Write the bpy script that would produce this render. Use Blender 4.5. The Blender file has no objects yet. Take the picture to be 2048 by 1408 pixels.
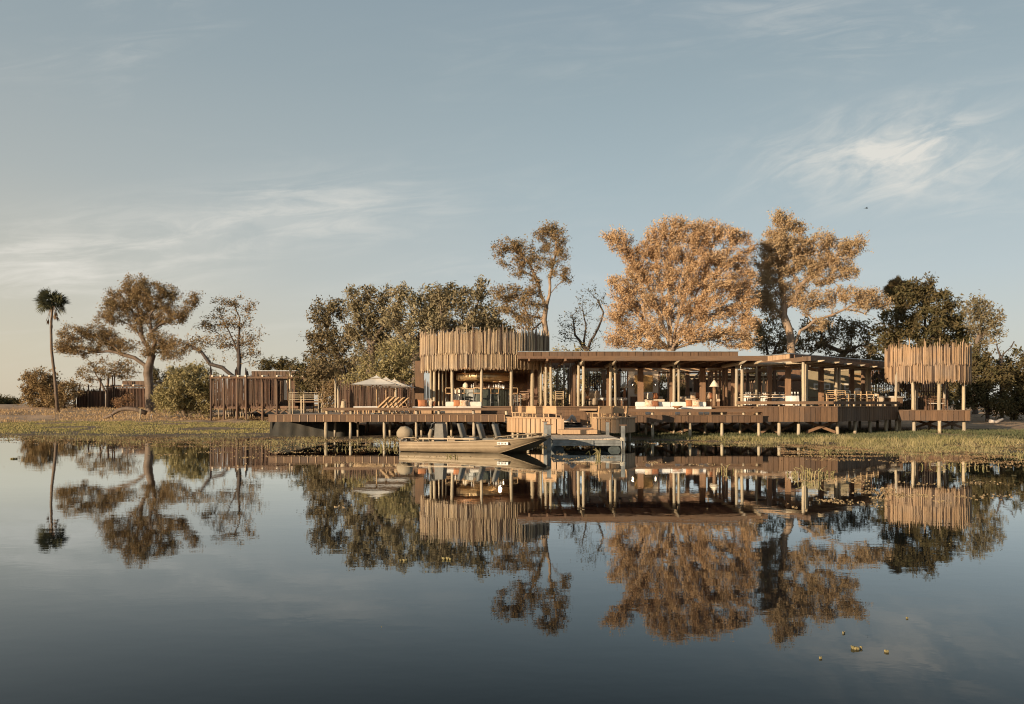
import bpy, math, random
import numpy as np
from mathutils import Vector, Matrix
R = math.radians
SC = bpy.context.scene
COL = SC.collection
rnd = random.Random(7)
rng = np.random.default_rng(11)

# ------------------------------------------------------------------ camera
EYE, FPX, HOR = 1.67, 1700.0, 808.0
cam = bpy.data.cameras.new('camera')
cam.sensor_fit = 'HORIZONTAL'; cam.sensor_width = 36.0
cam.lens = 36.0 * FPX / 2048
cam.shift_y = (HOR - 704) / 2048
cam.clip_start = 0.1; cam.clip_end = 6000
camo = bpy.data.objects.new('camera', cam); COL.objects.link(camo)
camo.location = (0, 0, EYE); camo.rotation_euler = (R(90), 0, 0)
SC.camera = camo

# ------------------------------------------------------------------ light
SUN_AZ, SUN_EL = R(-133), R(9)          # azimuth clockwise from +Y
sdir = Vector((math.sin(SUN_AZ) * math.cos(SUN_EL), math.cos(SUN_AZ) * math.cos(SUN_EL), math.sin(SUN_EL)))
sl = bpy.data.lights.new('sun', 'SUN'); sl.energy = 5.0; sl.angle = R(0.6); sl.color = (1.0, 0.77, 0.52)
so = bpy.data.objects.new('sun', sl); COL.objects.link(so)
so.rotation_euler = (-sdir).to_track_quat('-Z', 'Y').to_euler()

SC.view_settings.view_transform = 'Standard'
SC.view_settings.look = 'None'; SC.view_settings.gamma = 1.0
SC.view_settings.use_curve_mapping = False
SC.view_settings.exposure = 0.55
SC.cycles.max_bounces = 6; SC.cycles.diffuse_bounces = 4; SC.cycles.glossy_bounces = 4
SC.cycles.transparent_max_bounces = 8; SC.cycles.transmission_bounces = 4
SC.cycles.filter_width = 1.1
SC.cycles.use_adaptive_sampling = True; SC.cycles.caustics_reflective = False

SKYK = 1 / (0.105 * 2 ** 0.55)
wd = bpy.data.worlds.new('World'); SC.world = wd; wd.use_nodes = True
wt = wd.node_tree; wn = wt.nodes; wl = wt.links
bg = wn['Background']; bg.inputs[1].default_value = 0.105
def wmath(op, a, b=None, c=None):
    n = wn.new('ShaderNodeMath'); n.operation = op
    for i, v in enumerate((a, b, c)):
        if v is None: continue
        if isinstance(v, (int, float)): n.inputs[i].default_value = v
        else: wl.new(v, n.inputs[i])
    return n.outputs[0]
sky = wn.new('ShaderNodeTexSky'); sky.sky_type = 'NISHITA'; sky.sun_disc = False
sky.sun_elevation = SUN_EL; sky.sun_rotation = SUN_AZ
sky.air_density = 1.0; sky.dust_density = 1.3; sky.ozone_density = 1.0
tc = wn.new('ShaderNodeTexCoord'); sep = wn.new('ShaderNodeSeparateXYZ'); wl.new(tc.outputs['Generated'], sep.inputs[0])
X_, Y_, Z_ = sep.outputs
hs = wn.new('ShaderNodeHueSaturation'); hs.inputs['Saturation'].default_value = 0.6; wl.new(sky.outputs[0], hs.inputs['Color'])
# dusty evening air: pale warm low down (warmer towards the sunward left), grey blue higher up
zc = wmath('MAXIMUM', Z_, 0.0)
def ramp(stops):
    r = wn.new('ShaderNodeValToRGB'); e = r.color_ramp.elements
    while len(e) < len(stops): e.new(0.5)
    for k, (p, c) in enumerate(stops): e[k].position = p; e[k].color = (*c, 1)
    wl.new(zc, r.inputs[0]); return r.outputs[0]
rl_ = ramp([(0, (.70, .605, .455)), (.06, (.66, .60, .47)), (.14, (.575, .56, .49)), (.24, (.44, .475, .465)), (.36, (.335, .40, .425)), (.46, (.285, .36, .40)), (1, (.15, .21, .27))])
rr_ = ramp([(0, (.60, .58, .51)), (.06, (.565, .585, .555)), (.14, (.485, .555, .58)), (.24, (.385, .475, .51)), (.36, (.305, .39, .43)), (.46, (.26, .34, .395)), (1, (.13, .19, .26))])
az = wmath('DIVIDE', X_, wmath('ADD', wmath('POWER', wmath('ADD', wmath('MULTIPLY', X_, X_), wmath('MULTIPLY', Y_, Y_)), 0.5), 0.001))
side = wmath('MULTIPLY_ADD', az, -1.65, 0.14); side = wmath('MINIMUM', wmath('MAXIMUM', side, 0.0), 1.0)
vc = wn.new('ShaderNodeMixRGB'); wl.new(side, vc.inputs[0]); wl.new(rr_, vc.inputs[1]); wl.new(rl_, vc.inputs[2])
sc6 = wn.new('ShaderNodeMixRGB'); sc6.blend_type = 'MULTIPLY'; sc6.inputs[0].default_value = 1; wl.new(vc.outputs[0], sc6.inputs[1]); sc6.inputs[2].default_value = (SKYK, SKYK, SKYK, 1)
lf = wn.new('ShaderNodeMixRGB'); lf.inputs[0].default_value = 0.85
wl.new(hs.outputs[0], lf.inputs[1]); wl.new(sc6.outputs[0], lf.inputs[2])
# cirrus: wind-drawn feathers, placed by direction
iy = wmath('DIVIDE', 1.0, wmath('MAXIMUM', wmath('ABSOLUTE', Y_), 0.12))
cx = wmath('MULTIPLY', X_, iy); cy = wmath('MULTIPLY', zc, iy)
cmb = wn.new('ShaderNodeCombineXYZ'); wl.new(cx, cmb.inputs[0]); wl.new(cy, cmb.inputs[1])
def cloud_noise(scl, rot, loc, detail, rough, dist, lo, hi):
    mp = wn.new('ShaderNodeMapping'); mp.inputs['Scale'].default_value = scl; mp.inputs['Location'].default_value = loc
    rt = wn.new('ShaderNodeMapping'); rt.inputs['Rotation'].default_value = (0, 0, rot); wl.new(cmb.outputs[0], rt.inputs[0]); wl.new(rt.outputs[0], mp.inputs[0])
    nz = wn.new('ShaderNodeTexNoise'); nz.inputs['Scale'].default_value = 1; nz.inputs['Detail'].default_value = detail; nz.inputs['Roughness'].default_value = rough; nz.inputs['Distortion'].default_value = dist
    wl.new(mp.outputs[0], nz.inputs[0])
    mr = wn.new('ShaderNodeMapRange'); mr.interpolation_type = 'SMOOTHSTEP'; mr.inputs[1].default_value = lo; mr.inputs[2].default_value = hi; wl.new(nz.outputs[0], mr.inputs[0])
    return mr.outputs[0]
def blob(cx0, cy0, rx, ry, sl_=0.0):
    a = wmath('DIVIDE', wmath('SUBTRACT', cx, cx0), rx); b = wmath('DIVIDE', wmath('SUBTRACT', wmath('SUBTRACT', cy, cy0), wmath('MULTIPLY', wmath('SUBTRACT', cx, cx0), sl_)), ry)
    d = wmath('ADD', wmath('MULTIPLY', a, a), wmath('MULTIPLY', b, b))
    return wmath('POWER', 2.718, wmath('MULTIPLY', d, -1.0))
n_a = cloud_noise((9, 30, 1), -0.42, (1, 4, 0), 9, 0.62, 0.9, 0.36, 0.74)
n_b = cloud_noise((9, 14, 1), -0.15, (7, 2, 0), 7, 0.58, 0.7, 0.32, 0.68)
n_c = cloud_noise((6, 34, 1), -0.10, (5, 2, 0), 10, 0.62, 1.0, 0.38, 0.70)
n_d = cloud_noise((2.2, 7, 1), -0.10, (3, 8, 0), 6, 0.55, 0.6, 0.45, 0.75)
c1 = wmath('MULTIPLY', wmath('ADD', wmath('MULTIPLY', n_a, 1.0), wmath('MULTIPLY', n_b, .28)), blob(.45, .292, .14, .048, .08))
c2 = wmath('MULTIPLY', wmath('ADD', wmath('MULTIPLY', n_c, .85), wmath('MULTIPLY', n_b, .35)), wmath('ADD', blob(-.32, .21, .24, .040, .10), blob(-.58, .165, .18, .035, -.10)))
c3 = wmath('MULTIPLY', wmath('MULTIPLY', n_d, n_c), .30)
cl = wmath('MINIMUM', wmath('ADD', wmath('ADD', wmath('MULTIPLY', c1, .98), wmath('MULTIPLY', c2, .62)), c3), 0.85)
cl = wmath('MULTIPLY', cl, wmath('MINIMUM', wmath('MULTIPLY', zc, 12.0), 1.0))
cc = wn.new('ShaderNodeMixRGB'); wl.new(cl, cc.inputs[0]); wl.new(lf.outputs[0], cc.inputs[1]); cc.inputs[2].default_value = (.80 * SKYK, .77 * SKYK, .70 * SKYK, 1)
wl.new(cc.outputs[0], bg.inputs[0])

# ------------------------------------------------------------------ helpers
def W(px, Y): return (px - 1024) / FPX * Y
def H(py, Y): return EYE + (HOR - py) / FPX * Y
def P(px, py, Y): return Vector((W(px, Y), Y, H(py, Y)))

def smooth(a, b, x):
    t = np.clip((x - a) / (b - a), 0, 1); return t * t * (3 - 2 * t)
def vnoise(x, y, seed=0):
    x = np.asarray(x, float); y = np.asarray(y, float)
    xi = np.floor(x).astype(np.int64); yi = np.floor(y).astype(np.int64)
    fx = x - xi; fy = y - yi; fx = fx * fx * (3 - 2 * fx); fy = fy * fy * (3 - 2 * fy)
    def h(a, b):
        n = (a * 374761393 + b * 668265263 + seed * 974711) & 0x7fffffff
        n = (n ^ (n >> 13)) * 1274126177 & 0x7fffffff
        return ((n ^ (n >> 16)) & 0xffff) / 65535.0
    return (h(xi, yi) * (1 - fx) + h(xi + 1, yi) * fx) * (1 - fy) + (h(xi, yi + 1) * (1 - fx) + h(xi + 1, yi + 1) * fx) * fy
def fbm(x, y, seed=0, o=4):
    v = 0; a = 0.5
    for i in range(o):
        v = v + a * vnoise(x * 2 ** i, y * 2 ** i, seed + i); a *= 0.5
    return v / (1 - 0.5 ** o)

def shoreY(x):
    return np.interp(x, [-60, -30, -26, -14, -9, -2, 3, 6, 11, 16, 20, 30, 60], [49, 48.5, 47.5, 46, 45, 44.5, 43, 41.6, 38.8, 37.2, 36.6, 35.0, 34])
def ground_h(x, y):
    x = np.asarray(x, float); y = np.asarray(y, float)
    s = y - shoreY(x)
    left = np.interp(y, [0, 48, 74, 80, 87, 100, 130, 400], [0, 0.02, 0.13, 0.28, 0.68, 1.22, 1.42, 1.5])
    right = np.interp(y, [0, 37, 42, 48, 54, 60, 75, 120, 400], [0, 0.03, 0.10, 0.16, 0.42, 0.75, 1.15, 1.4, 1.5])
    t = smooth(-16, -9, x)
    z = left * (1 - t) + right * t
    n = fbm(x * 0.55, y * 0.35, 3)
    n2 = fbm(x * 0.16, y * 0.16, 9, 3)
    bump = (n - 0.5) * np.interp(s, [0, 20, 28, 60], [0.06, 0.08, 0.45, 0.5]) + (n2 - 0.5) * np.interp(s, [0, 25, 40], [0, 0.1, 0.5])
    zin = z + bump
    nm = fbm(x * 0.9, y * 1.3, 21) * 0.6 + fbm(x * 0.22, y * 0.7, 31, 3) * 0.4
    mw = np.interp(x, [-50, -25, -12, 0, 4, 8, 14, 40], [7, 11, 14, 12, 6, 7, 16, 18])
    marsh = (nm - 0.50) * 0.16 + 0.02 * smooth(-4, 0, s) - 0.10 * smooth(-0.35, -1.0, s / mw) - 0.5 * smooth(-1.0, -1.8, s / mw)
    k = smooth(-1.5, 1.0, s)
    return marsh * (1 - k) + np.maximum(zin, 0.012) * k
def gh(x, y): return float(ground_h(np.array([x]), np.array([y]))[0])

# ---- materials
MATS = {}
def newmat(name):
    m = bpy.data.materials.new(name); m.use_nodes = True; MATS[name] = m
    nt = m.node_tree; return m, nt, nt.nodes, nt.links, nt.nodes['Principled BSDF']
def wood(name, ca, cb, rough=0.75, grain=(18, 18, 1.6), dark=0.55, bump=0.25, weather=0.35):
    m, nt, n, l, b = newmat(name)
    g = n.new('ShaderNodeNewGeometry'); oi = n.new('ShaderNodeObjectInfo')
    mp = n.new('ShaderNodeMapping'); mp.inputs['Scale'].default_value = grain; l.new(g.outputs['Position'], mp.inputs[0])
    nz = n.new('ShaderNodeTexNoise'); nz.inputs['Scale'].default_value = 1; nz.inputs['Detail'].default_value = 5; nz.inputs['Roughness'].default_value = 0.65; l.new(mp.outputs[0], nz.inputs[0])
    nb = n.new('ShaderNodeTexNoise'); nb.inputs['Scale'].default_value = 0.9; nb.inputs['Detail'].default_value = 3; l.new(g.outputs['Position'], nb.inputs[0])
    mx = n.new('ShaderNodeMixRGB'); mx.inputs[1].default_value = (*ca, 1); mx.inputs[2].default_value = (*cb, 1)
    rp = n.new('ShaderNodeMath'); rp.operation = 'ADD'; l.new(oi.outputs['Random'], rp.inputs[0]); l.new(g.outputs['Random Per Island'], rp.inputs[1])
    fr = n.new('ShaderNodeMath'); fr.operation = 'FRACT'; l.new(rp.outputs[0], fr.inputs[0]); l.new(fr.outputs[0], mx.inputs[0])
    mr = n.new('ShaderNodeMapRange'); mr.inputs[1].default_value = 0.32; mr.inputs[2].default_value = 0.72; mr.inputs[3].default_value = dark; mr.inputs[4].default_value = 1.15; l.new(nz.outputs[0], mr.inputs[0])
    mm = n.new('ShaderNodeMixRGB'); mm.blend_type = 'MULTIPLY'; mm.inputs[0].default_value = 1; l.new(mx.outputs[0], mm.inputs[1]); l.new(mr.outputs[0], mm.inputs[2])
    gr = n.new('ShaderNodeMixRGB'); gr.inputs[2].default_value = tuple([0.3 * sum(cb)] * 3) + (1,)
    mw = n.new('ShaderNodeMapRange'); mw.inputs[1].default_value = 0.45; mw.inputs[2].default_value = 0.75; mw.inputs[4].default_value = weather; l.new(nb.outputs[0], mw.inputs[0])
    l.new(mw.outputs[0], gr.inputs[0]); l.new(mm.outputs[0], gr.inputs[1]); l.new(gr.outputs[0], b.inputs['Base Color'])
    b.inputs['Roughness'].default_value = rough
    bp = n.new('ShaderNodeBump'); bp.inputs['Strength'].default_value = bump; bp.inputs['Distance'].default_value = 0.01; l.new(nz.outputs[0], bp.inputs['Height']); l.new(bp.outputs[0], b.inputs['Normal'])
    return m
def plain(name, c, rough=0.6, metal=0.0, var=0.15, scale=8.0, c2=None, bump=0.0, rndmix=0.0, emit=None):
    m, nt, n, l, b = newmat(name)
    g = n.new('ShaderNodeNewGeometry')
    nz = n.new('ShaderNodeTexNoise'); nz.inputs['Scale'].default_value = scale; nz.inputs['Detail'].default_value = 5; l.new(g.outputs['Position'], nz.inputs[0])
    mx = n.new('ShaderNodeMixRGB'); c2 = c2 or tuple(x * (1 - var * 2) for x in c)
    mx.inputs[1].default_value = (*c, 1); mx.inputs[2].default_value = (*c2, 1)
    mr = n.new('ShaderNodeMapRange'); mr.inputs[1].default_value = 0.35; mr.inputs[2].default_value = 0.68; l.new(nz.outputs[0], mr.inputs[0])
    l.new(mr.outputs[0], mx.inputs[0]); l.new(mx.outputs[0], b.inputs['Base Color'])
    b.inputs['Roughness'].default_value = rough; b.inputs['Metallic'].default_value = metal
    if bump:
        bp = n.new('ShaderNodeBump'); bp.inputs['Strength'].default_value = bump; bp.inputs['Distance'].default_value = 0.02; l.new(nz.outputs[0], bp.inputs['Height']); l.new(bp.outputs[0], b.inputs['Normal'])
    if emit:
        b.inputs['Emission Color'].default_value = (*emit[:3], 1); b.inputs['Emission Strength'].default_value = emit[3]
    return m
def leaf(name, ca, cb, trans=0.3, cc=None):
    m, nt, n, l, b = newmat(name)
    n.remove(b)
    g = n.new('ShaderNodeNewGeometry'); cr = n.new('ShaderNodeValToRGB')
    cr.color_ramp.elements[0].color = (*ca, 1); cr.color_ramp.elements[1].color = (*cb, 1)
    if cc: e = cr.color_ramp.elements.new(0.8); e.color = (*cc, 1)
    nz = n.new('ShaderNodeTexNoise'); nz.inputs['Scale'].default_value = 0.7; nz.inputs['Detail'].default_value = 2; l.new(g.outputs['Position'], nz.inputs[0])
    ad = n.new('ShaderNodeMath'); ad.operation = 'MULTIPLY_ADD'; ad.inputs[1].default_value = 0.45; l.new(g.outputs['Random Per Island'], ad.inputs[0])
    mr = n.new('ShaderNodeMapRange'); mr.inputs[1].default_value = 0.35; mr.inputs[2].default_value = 0.65; mr.inputs[4].default_value = 0.55; l.new(nz.outputs[0], mr.inputs[0]); l.new(mr.outputs[0], ad.inputs[2])
    l.new(ad.outputs[0], cr.inputs[0])
    d = n.new('ShaderNodeBsdfDiffuse'); t = n.new('ShaderNodeBsdfTranslucent'); ms = n.new('ShaderNodeMixShader'); ms.inputs[0].default_value = trans
    l.new(cr.outputs[0], d.inputs[0]); l.new(cr.outputs[0], t.inputs[0]); l.new(d.outputs[0], ms.inputs[1]); l.new(t.outputs[0], ms.inputs[2])
    l.new(ms.outputs[0], n['Material Output'].inputs[0])
    return m

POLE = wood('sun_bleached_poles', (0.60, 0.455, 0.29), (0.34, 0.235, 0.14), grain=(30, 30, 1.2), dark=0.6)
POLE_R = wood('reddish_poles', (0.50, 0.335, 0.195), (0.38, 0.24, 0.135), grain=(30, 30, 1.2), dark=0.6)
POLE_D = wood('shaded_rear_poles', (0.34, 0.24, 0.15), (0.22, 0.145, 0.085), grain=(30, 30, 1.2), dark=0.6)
STICK_D = wood('dark_sticks', (0.19, 0.10, 0.06), (0.09, 0.045, 0.03), grain=(30, 30, 1.2))
STICK = wood('brown_sticks', (0.185, 0.108, 0.063), (0.09, 0.052, 0.032), grain=(30, 30, 1.2))
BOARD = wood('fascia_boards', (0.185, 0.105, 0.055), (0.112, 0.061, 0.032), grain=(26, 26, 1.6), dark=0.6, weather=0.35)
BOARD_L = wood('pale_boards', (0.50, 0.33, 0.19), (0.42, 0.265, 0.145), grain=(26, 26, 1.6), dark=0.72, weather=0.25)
BOARD_D = wood('dark_boards', (0.19, 0.105, 0.062), (0.12, 0.066, 0.04), grain=(20, 20, 1.6), weather=0.15)
BEAMH = wood('beam_timber', (0.205, 0.122, 0.066), (0.155, 0.088, 0.047), grain=(1.3, 20, 20), dark=0.7)
TIMBER = wood('square_timber', (0.27, 0.155, 0.085), (0.20, 0.112, 0.06), grain=(22, 22, 1.2), dark=0.7)
LOG = wood('peeled_logs', (0.52, 0.42, 0.28), (0.40, 0.32, 0.21), grain=(20, 20, 1.2), dark=0.62, weather=0.5)
DECK = wood('deck_planks', (0.42, 0.30, 0.20), (0.32, 0.22, 0.14), grain=(18, 1.2, 18), dark=0.7, weather=0.5)
JETTYW = wood('jetty_planks', (0.68, 0.53, 0.37), (0.58, 0.44, 0.30), grain=(18, 1.2, 18), dark=0.75, weather=0.5)
STEEL = plain('galvanised_steel', (0.27, 0.28, 0.27), rough=0.5, metal=0.3, c2=(0.15, 0.155, 0.15), scale=5)
METAL = plain('roof_edge_metal', (0.45, 0.48, 0.5), rough=0.4, metal=0.6)
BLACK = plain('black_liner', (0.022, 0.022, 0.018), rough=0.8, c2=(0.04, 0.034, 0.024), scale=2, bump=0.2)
BMET = plain('black_metal', (0.02, 0.018, 0.016), rough=0.5)
BOATM = plain('boat_paint', (0.35, 0.27, 0.175), rough=0.5, c2=(0.28, 0.21, 0.135), scale=3, metal=0.15)
def waterline(M_, z0, z1, amt, col):
    nt = M_.node_tree; n = nt.nodes; l = nt.links; b = n['Principled BSDF']
    g = n.new('ShaderNodeNewGeometry'); sp = n.new('ShaderNodeSeparateXYZ'); l.new(g.outputs['Position'], sp.inputs[0]); nz = n.new('ShaderNodeTexNoise'); nz.inputs['Scale'].default_value = 5; nz.inputs['Detail'].default_value = 5; l.new(g.outputs['Position'], nz.inputs[0])
    ad = n.new('ShaderNodeMath'); ad.operation = 'MULTIPLY_ADD'; ad.inputs[1].default_value = -.3; l.new(nz.outputs[0], ad.inputs[0]); l.new(sp.outputs[2], ad.inputs[2])
    mr = n.new('ShaderNodeMapRange'); mr.inputs[1].default_value = z0 - .15; mr.inputs[2].default_value = z1 - .15; mr.inputs[3].default_value = amt; mr.inputs[4].default_value = 0; l.new(ad.outputs[0], mr.inputs[0])
    mx = n.new('ShaderNodeMixRGB'); mx.inputs[2].default_value = (*col, 1); l.new(mr.outputs[0], mx.inputs[0]); l.new(b.inputs['Base Color'].links[0].from_socket, mx.inputs[1]); l.new(mx.outputs[0], b.inputs['Base Color'])
waterline(LOG, .05, .30, .75, (.09, .07, .045))
waterline(STEEL, .02, .16, .7, (.06, .055, .04))
nt = BOATM.node_tree; n = nt.nodes; l = nt.links; b = n['Principled BSDF']     # grimy waterline on the hull paint
g = n.new('ShaderNodeNewGeometry'); sp = n.new('ShaderNodeSeparateXYZ'); l.new(g.outputs['Position'], sp.inputs[0]); nz = n.new('ShaderNodeTexNoise'); nz.inputs['Scale'].default_value = 6; nz.inputs['Detail'].default_value = 6; l.new(g.outputs['Position'], nz.inputs[0])
ad = n.new('ShaderNodeMath'); ad.operation = 'MULTIPLY_ADD'; ad.inputs[1].default_value = .16; l.new(nz.outputs[0], ad.inputs[0]); l.new(sp.outputs[2], ad.inputs[2])
mr = n.new('ShaderNodeMapRange'); mr.inputs[1].default_value = .10; mr.inputs[2].default_value = .24; mr.inputs[3].default_value = .85; mr.inputs[4].default_value = 0; l.new(ad.outputs[0], mr.inputs[0])
mx = n.new('ShaderNodeMixRGB'); mx.inputs[2].default_value = (.10, .075, .045, 1); l.new(mr.outputs[0], mx.inputs[0]); l.new(b.inputs['Base Color'].links[0].from_socket, mx.inputs[1]); l.new(mx.outputs[0], b.inputs['Base Color'])
VINYL = plain('grey_vinyl', (0.16, 0.148, 0.125), rough=0.6, c2=(0.11, 0.105, 0.09), bump=0.1)
TARP = plain('khaki_tarp', (0.31, 0.25, 0.17), rough=0.8, c2=(0.25, 0.20, 0.135), scale=4, bump=0.3)
CREAM = plain('cream_canvas', (0.66, 0.61, 0.53), rough=0.85, c2=(0.58, 0.53, 0.45), scale=4)
WHITEF = plain('white_fabric', (0.70, 0.68, 0.64), rough=0.9, c2=(0.60, 0.57, 0.53), scale=5)
LINEN = plain('linen_fabric', (0.55, 0.45, 0.33), rough=0.9, c2=(0.46, 0.36, 0.26), scale=14)
ORANGE = plain('orange_fabric', (0.46, 0.19, 0.08), rough=0.9, c2=(0.36, 0.14, 0.06), scale=10)
RUST = plain('rust_fabric', (0.28, 0.11, 0.05), rough=0.9)
PATT = plain('patterned_fabric', (0.66, 0.56, 0.42), rough=0.9, c2=(0.42, 0.22, 0.11), scale=16)
CANV = plain('tan_canvas', (0.47, 0.30, 0.165), rough=0.85, c2=(0.40, 0.25, 0.135), scale=6)
CHAIRW = plain('chair_frame_wood', (0.52, 0.36, 0.20), rough=0.6, c2=(0.42, 0.28, 0.15))
BROWNW = plain('brown_wood', (0.20, 0.11, 0.06), rough=0.6, c2=(0.14, 0.075, 0.042))
PLASTER = plain('pale_plaster', (0.78, 0.67, 0.53), rough=0.9, c2=(0.72, 0.61, 0.475), scale=2)
OLIVE = plain('olive_wall', (0.29, 0.235, 0.145), rough=0.9, c2=(0.24, 0.19, 0.115), scale=2)
TANW = plain('tan_wall', (0.34, 0.22, 0.11), rough=0.85)
GOLDP = plain('gold_painting', (0.42, 0.26, 0.10), rough=0.7, c2=(0.22, 0.14, 0.05), scale=5)
GREEN_BAR = plain('bar_front_glaze', (0.06, 0.07, 0.055), rough=0.4, c2=(0.035, 0.045, 0.04), scale=7)
BRASS = plain('beaten_brass', (0.60, 0.44, 0.25), rough=0.35, metal=0.7, c2=(0.48, 0.33, 0.17), scale=9)
LAMPW = plain('lamp_shade_cloth', (0.72, 0.66, 0.54), rough=0.9)
TERRA = plain('terracotta', (0.45, 0.22, 0.11), rough=0.8, c2=(0.36, 0.17, 0.08))
RATTAN = plain('rattan', (0.52, 0.42, 0.29), rough=0.8, c2=(0.34, 0.25, 0.15), scale=20)
GLASSM = plain('glassware', (0.75, 0.75, 0.72), rough=0.1)
WHITEP = plain('white_plate', (0.78, 0.76, 0.70), rough=0.5, var=0.05)
INK = plain('plate_lettering', (0.06, 0.06, 0.06), rough=0.6)
BONE = plain('bleached_log', (0.50, 0.45, 0.40), rough=0.9, c2=(0.25, 0.2, 0.16), scale=6)
FLOAT = plain('pontoon_plastic', (0.07, 0.09, 0.09), rough=0.6, c2=(0.045, 0.055, 0.055))
ROPE = plain('pale_rope', (0.6, 0.55, 0.45), rough=0.9)
ROCKM = plain('pale_rock', (0.42, 0.33, 0.26), rough=0.95, c2=(0.30, 0.22, 0.17), bump=0.5)
BULB = plain('lit_bulb', (0.9, 0.8, 0.6), emit=(1.0, 0.78, 0.5, 7))
BARK = wood('grey_brown_bark', (0.20, 0.14, 0.095), (0.16, 0.11, 0.075), grain=(7, 7, 2), dark=0.5, bump=0.6)
BARK_P = wood('pale_bark', (0.38, 0.27, 0.18), (0.33, 0.23, 0.15), grain=(7, 7, 2), dark=0.55, bump=0.6)
BARK_D = wood('dark_bark', (0.09, 0.065, 0.05), (0.07, 0.05, 0.04), grain=(7, 7, 2), dark=0.5, bump=0.6)
L_GOLD = leaf('golden_dry_leaves', (0.60, 0.43, 0.255), (0.27, 0.165, 0.09), 0.16, (0.47, 0.31, 0.175))
L_TAN = leaf('tan_olive_leaves', (0.235, 0.18, 0.095), (0.125, 0.095, 0.05), 0.22, (0.29, 0.195, 0.10))
L_OLIVE = leaf('olive_brown_leaves', (0.165, 0.14, 0.08), (0.075, 0.072, 0.042), 0.2, (0.21, 0.16, 0.092))
L_BROWN = leaf('brown_leaves', (0.29, 0.235, 0.145), (0.14, 0.118, 0.072), 0.2, (0.20, 0.17, 0.10))
L_DARK = leaf('dark_green_leaves', (0.088, 0.085, 0.042), (0.040, 0.046, 0.025), 0.2, (0.145, 0.11, 0.055))
L_PALE = leaf('pale_brown_leaves', (0.36, 0.295, 0.185), (0.20, 0.165, 0.10), 0.2, (0.26, 0.225, 0.13))
L_TANG = leaf('golden_olive_leaves', (0.43, 0.325, 0.19), (0.25, 0.19, 0.11), 0.22, (0.48, 0.34, 0.20))
L_SHRUB = leaf('yellow_green_leaves', (0.29, 0.255, 0.12), (0.145, 0.14, 0.062), 0.25, (0.34, 0.28, 0.145))
L_RED = leaf('dry_reddish_leaves', (0.36, 0.22, 0.12), (0.24, 0.14, 0.075), 0.3)
L_PALM = leaf('palm_leaves', (0.12, 0.115, 0.065), (0.055, 0.06, 0.036), 0.15)
L_DEAD = leaf('dead_palm_leaves', (0.30, 0.21, 0.13), (0.2, 0.13, 0.08), 0.2)
G_GREEN = leaf('meadow_grass', (0.27, 0.265, 0.095), (0.18, 0.185, 0.068), 0.3, (0.38, 0.30, 0.145))
G_COOL = leaf('marsh_grass', (0.085, 0.115, 0.058), (0.052, 0.068, 0.036), 0.25, (0.17, 0.16, 0.09))
G_DRY = leaf('dry_grass', (0.44, 0.29, 0.155), (0.28, 0.18, 0.10), 0.3, (0.50, 0.36, 0.20))
G_STRAW = leaf('straw', (0.52, 0.42, 0.24), (0.35, 0.27, 0.13), 0.3, (0.28, 0.26, 0.11))
G_FLOAT = leaf('floating_leaves', (0.22, 0.15, 0.09), (0.09, 0.065, 0.04), 0.1, (0.32, 0.24, 0.13))
G_RAFT = leaf('pale_raft_leaves', (0.26, 0.18, 0.10), (0.14, 0.095, 0.055), 0.1, (0.36, 0.27, 0.16))
G_WEED = leaf('brown_water_weed', (0.19, 0.115, 0.065), (0.075, 0.05, 0.03), 0.1, (0.32, 0.23, 0.13))

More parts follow.
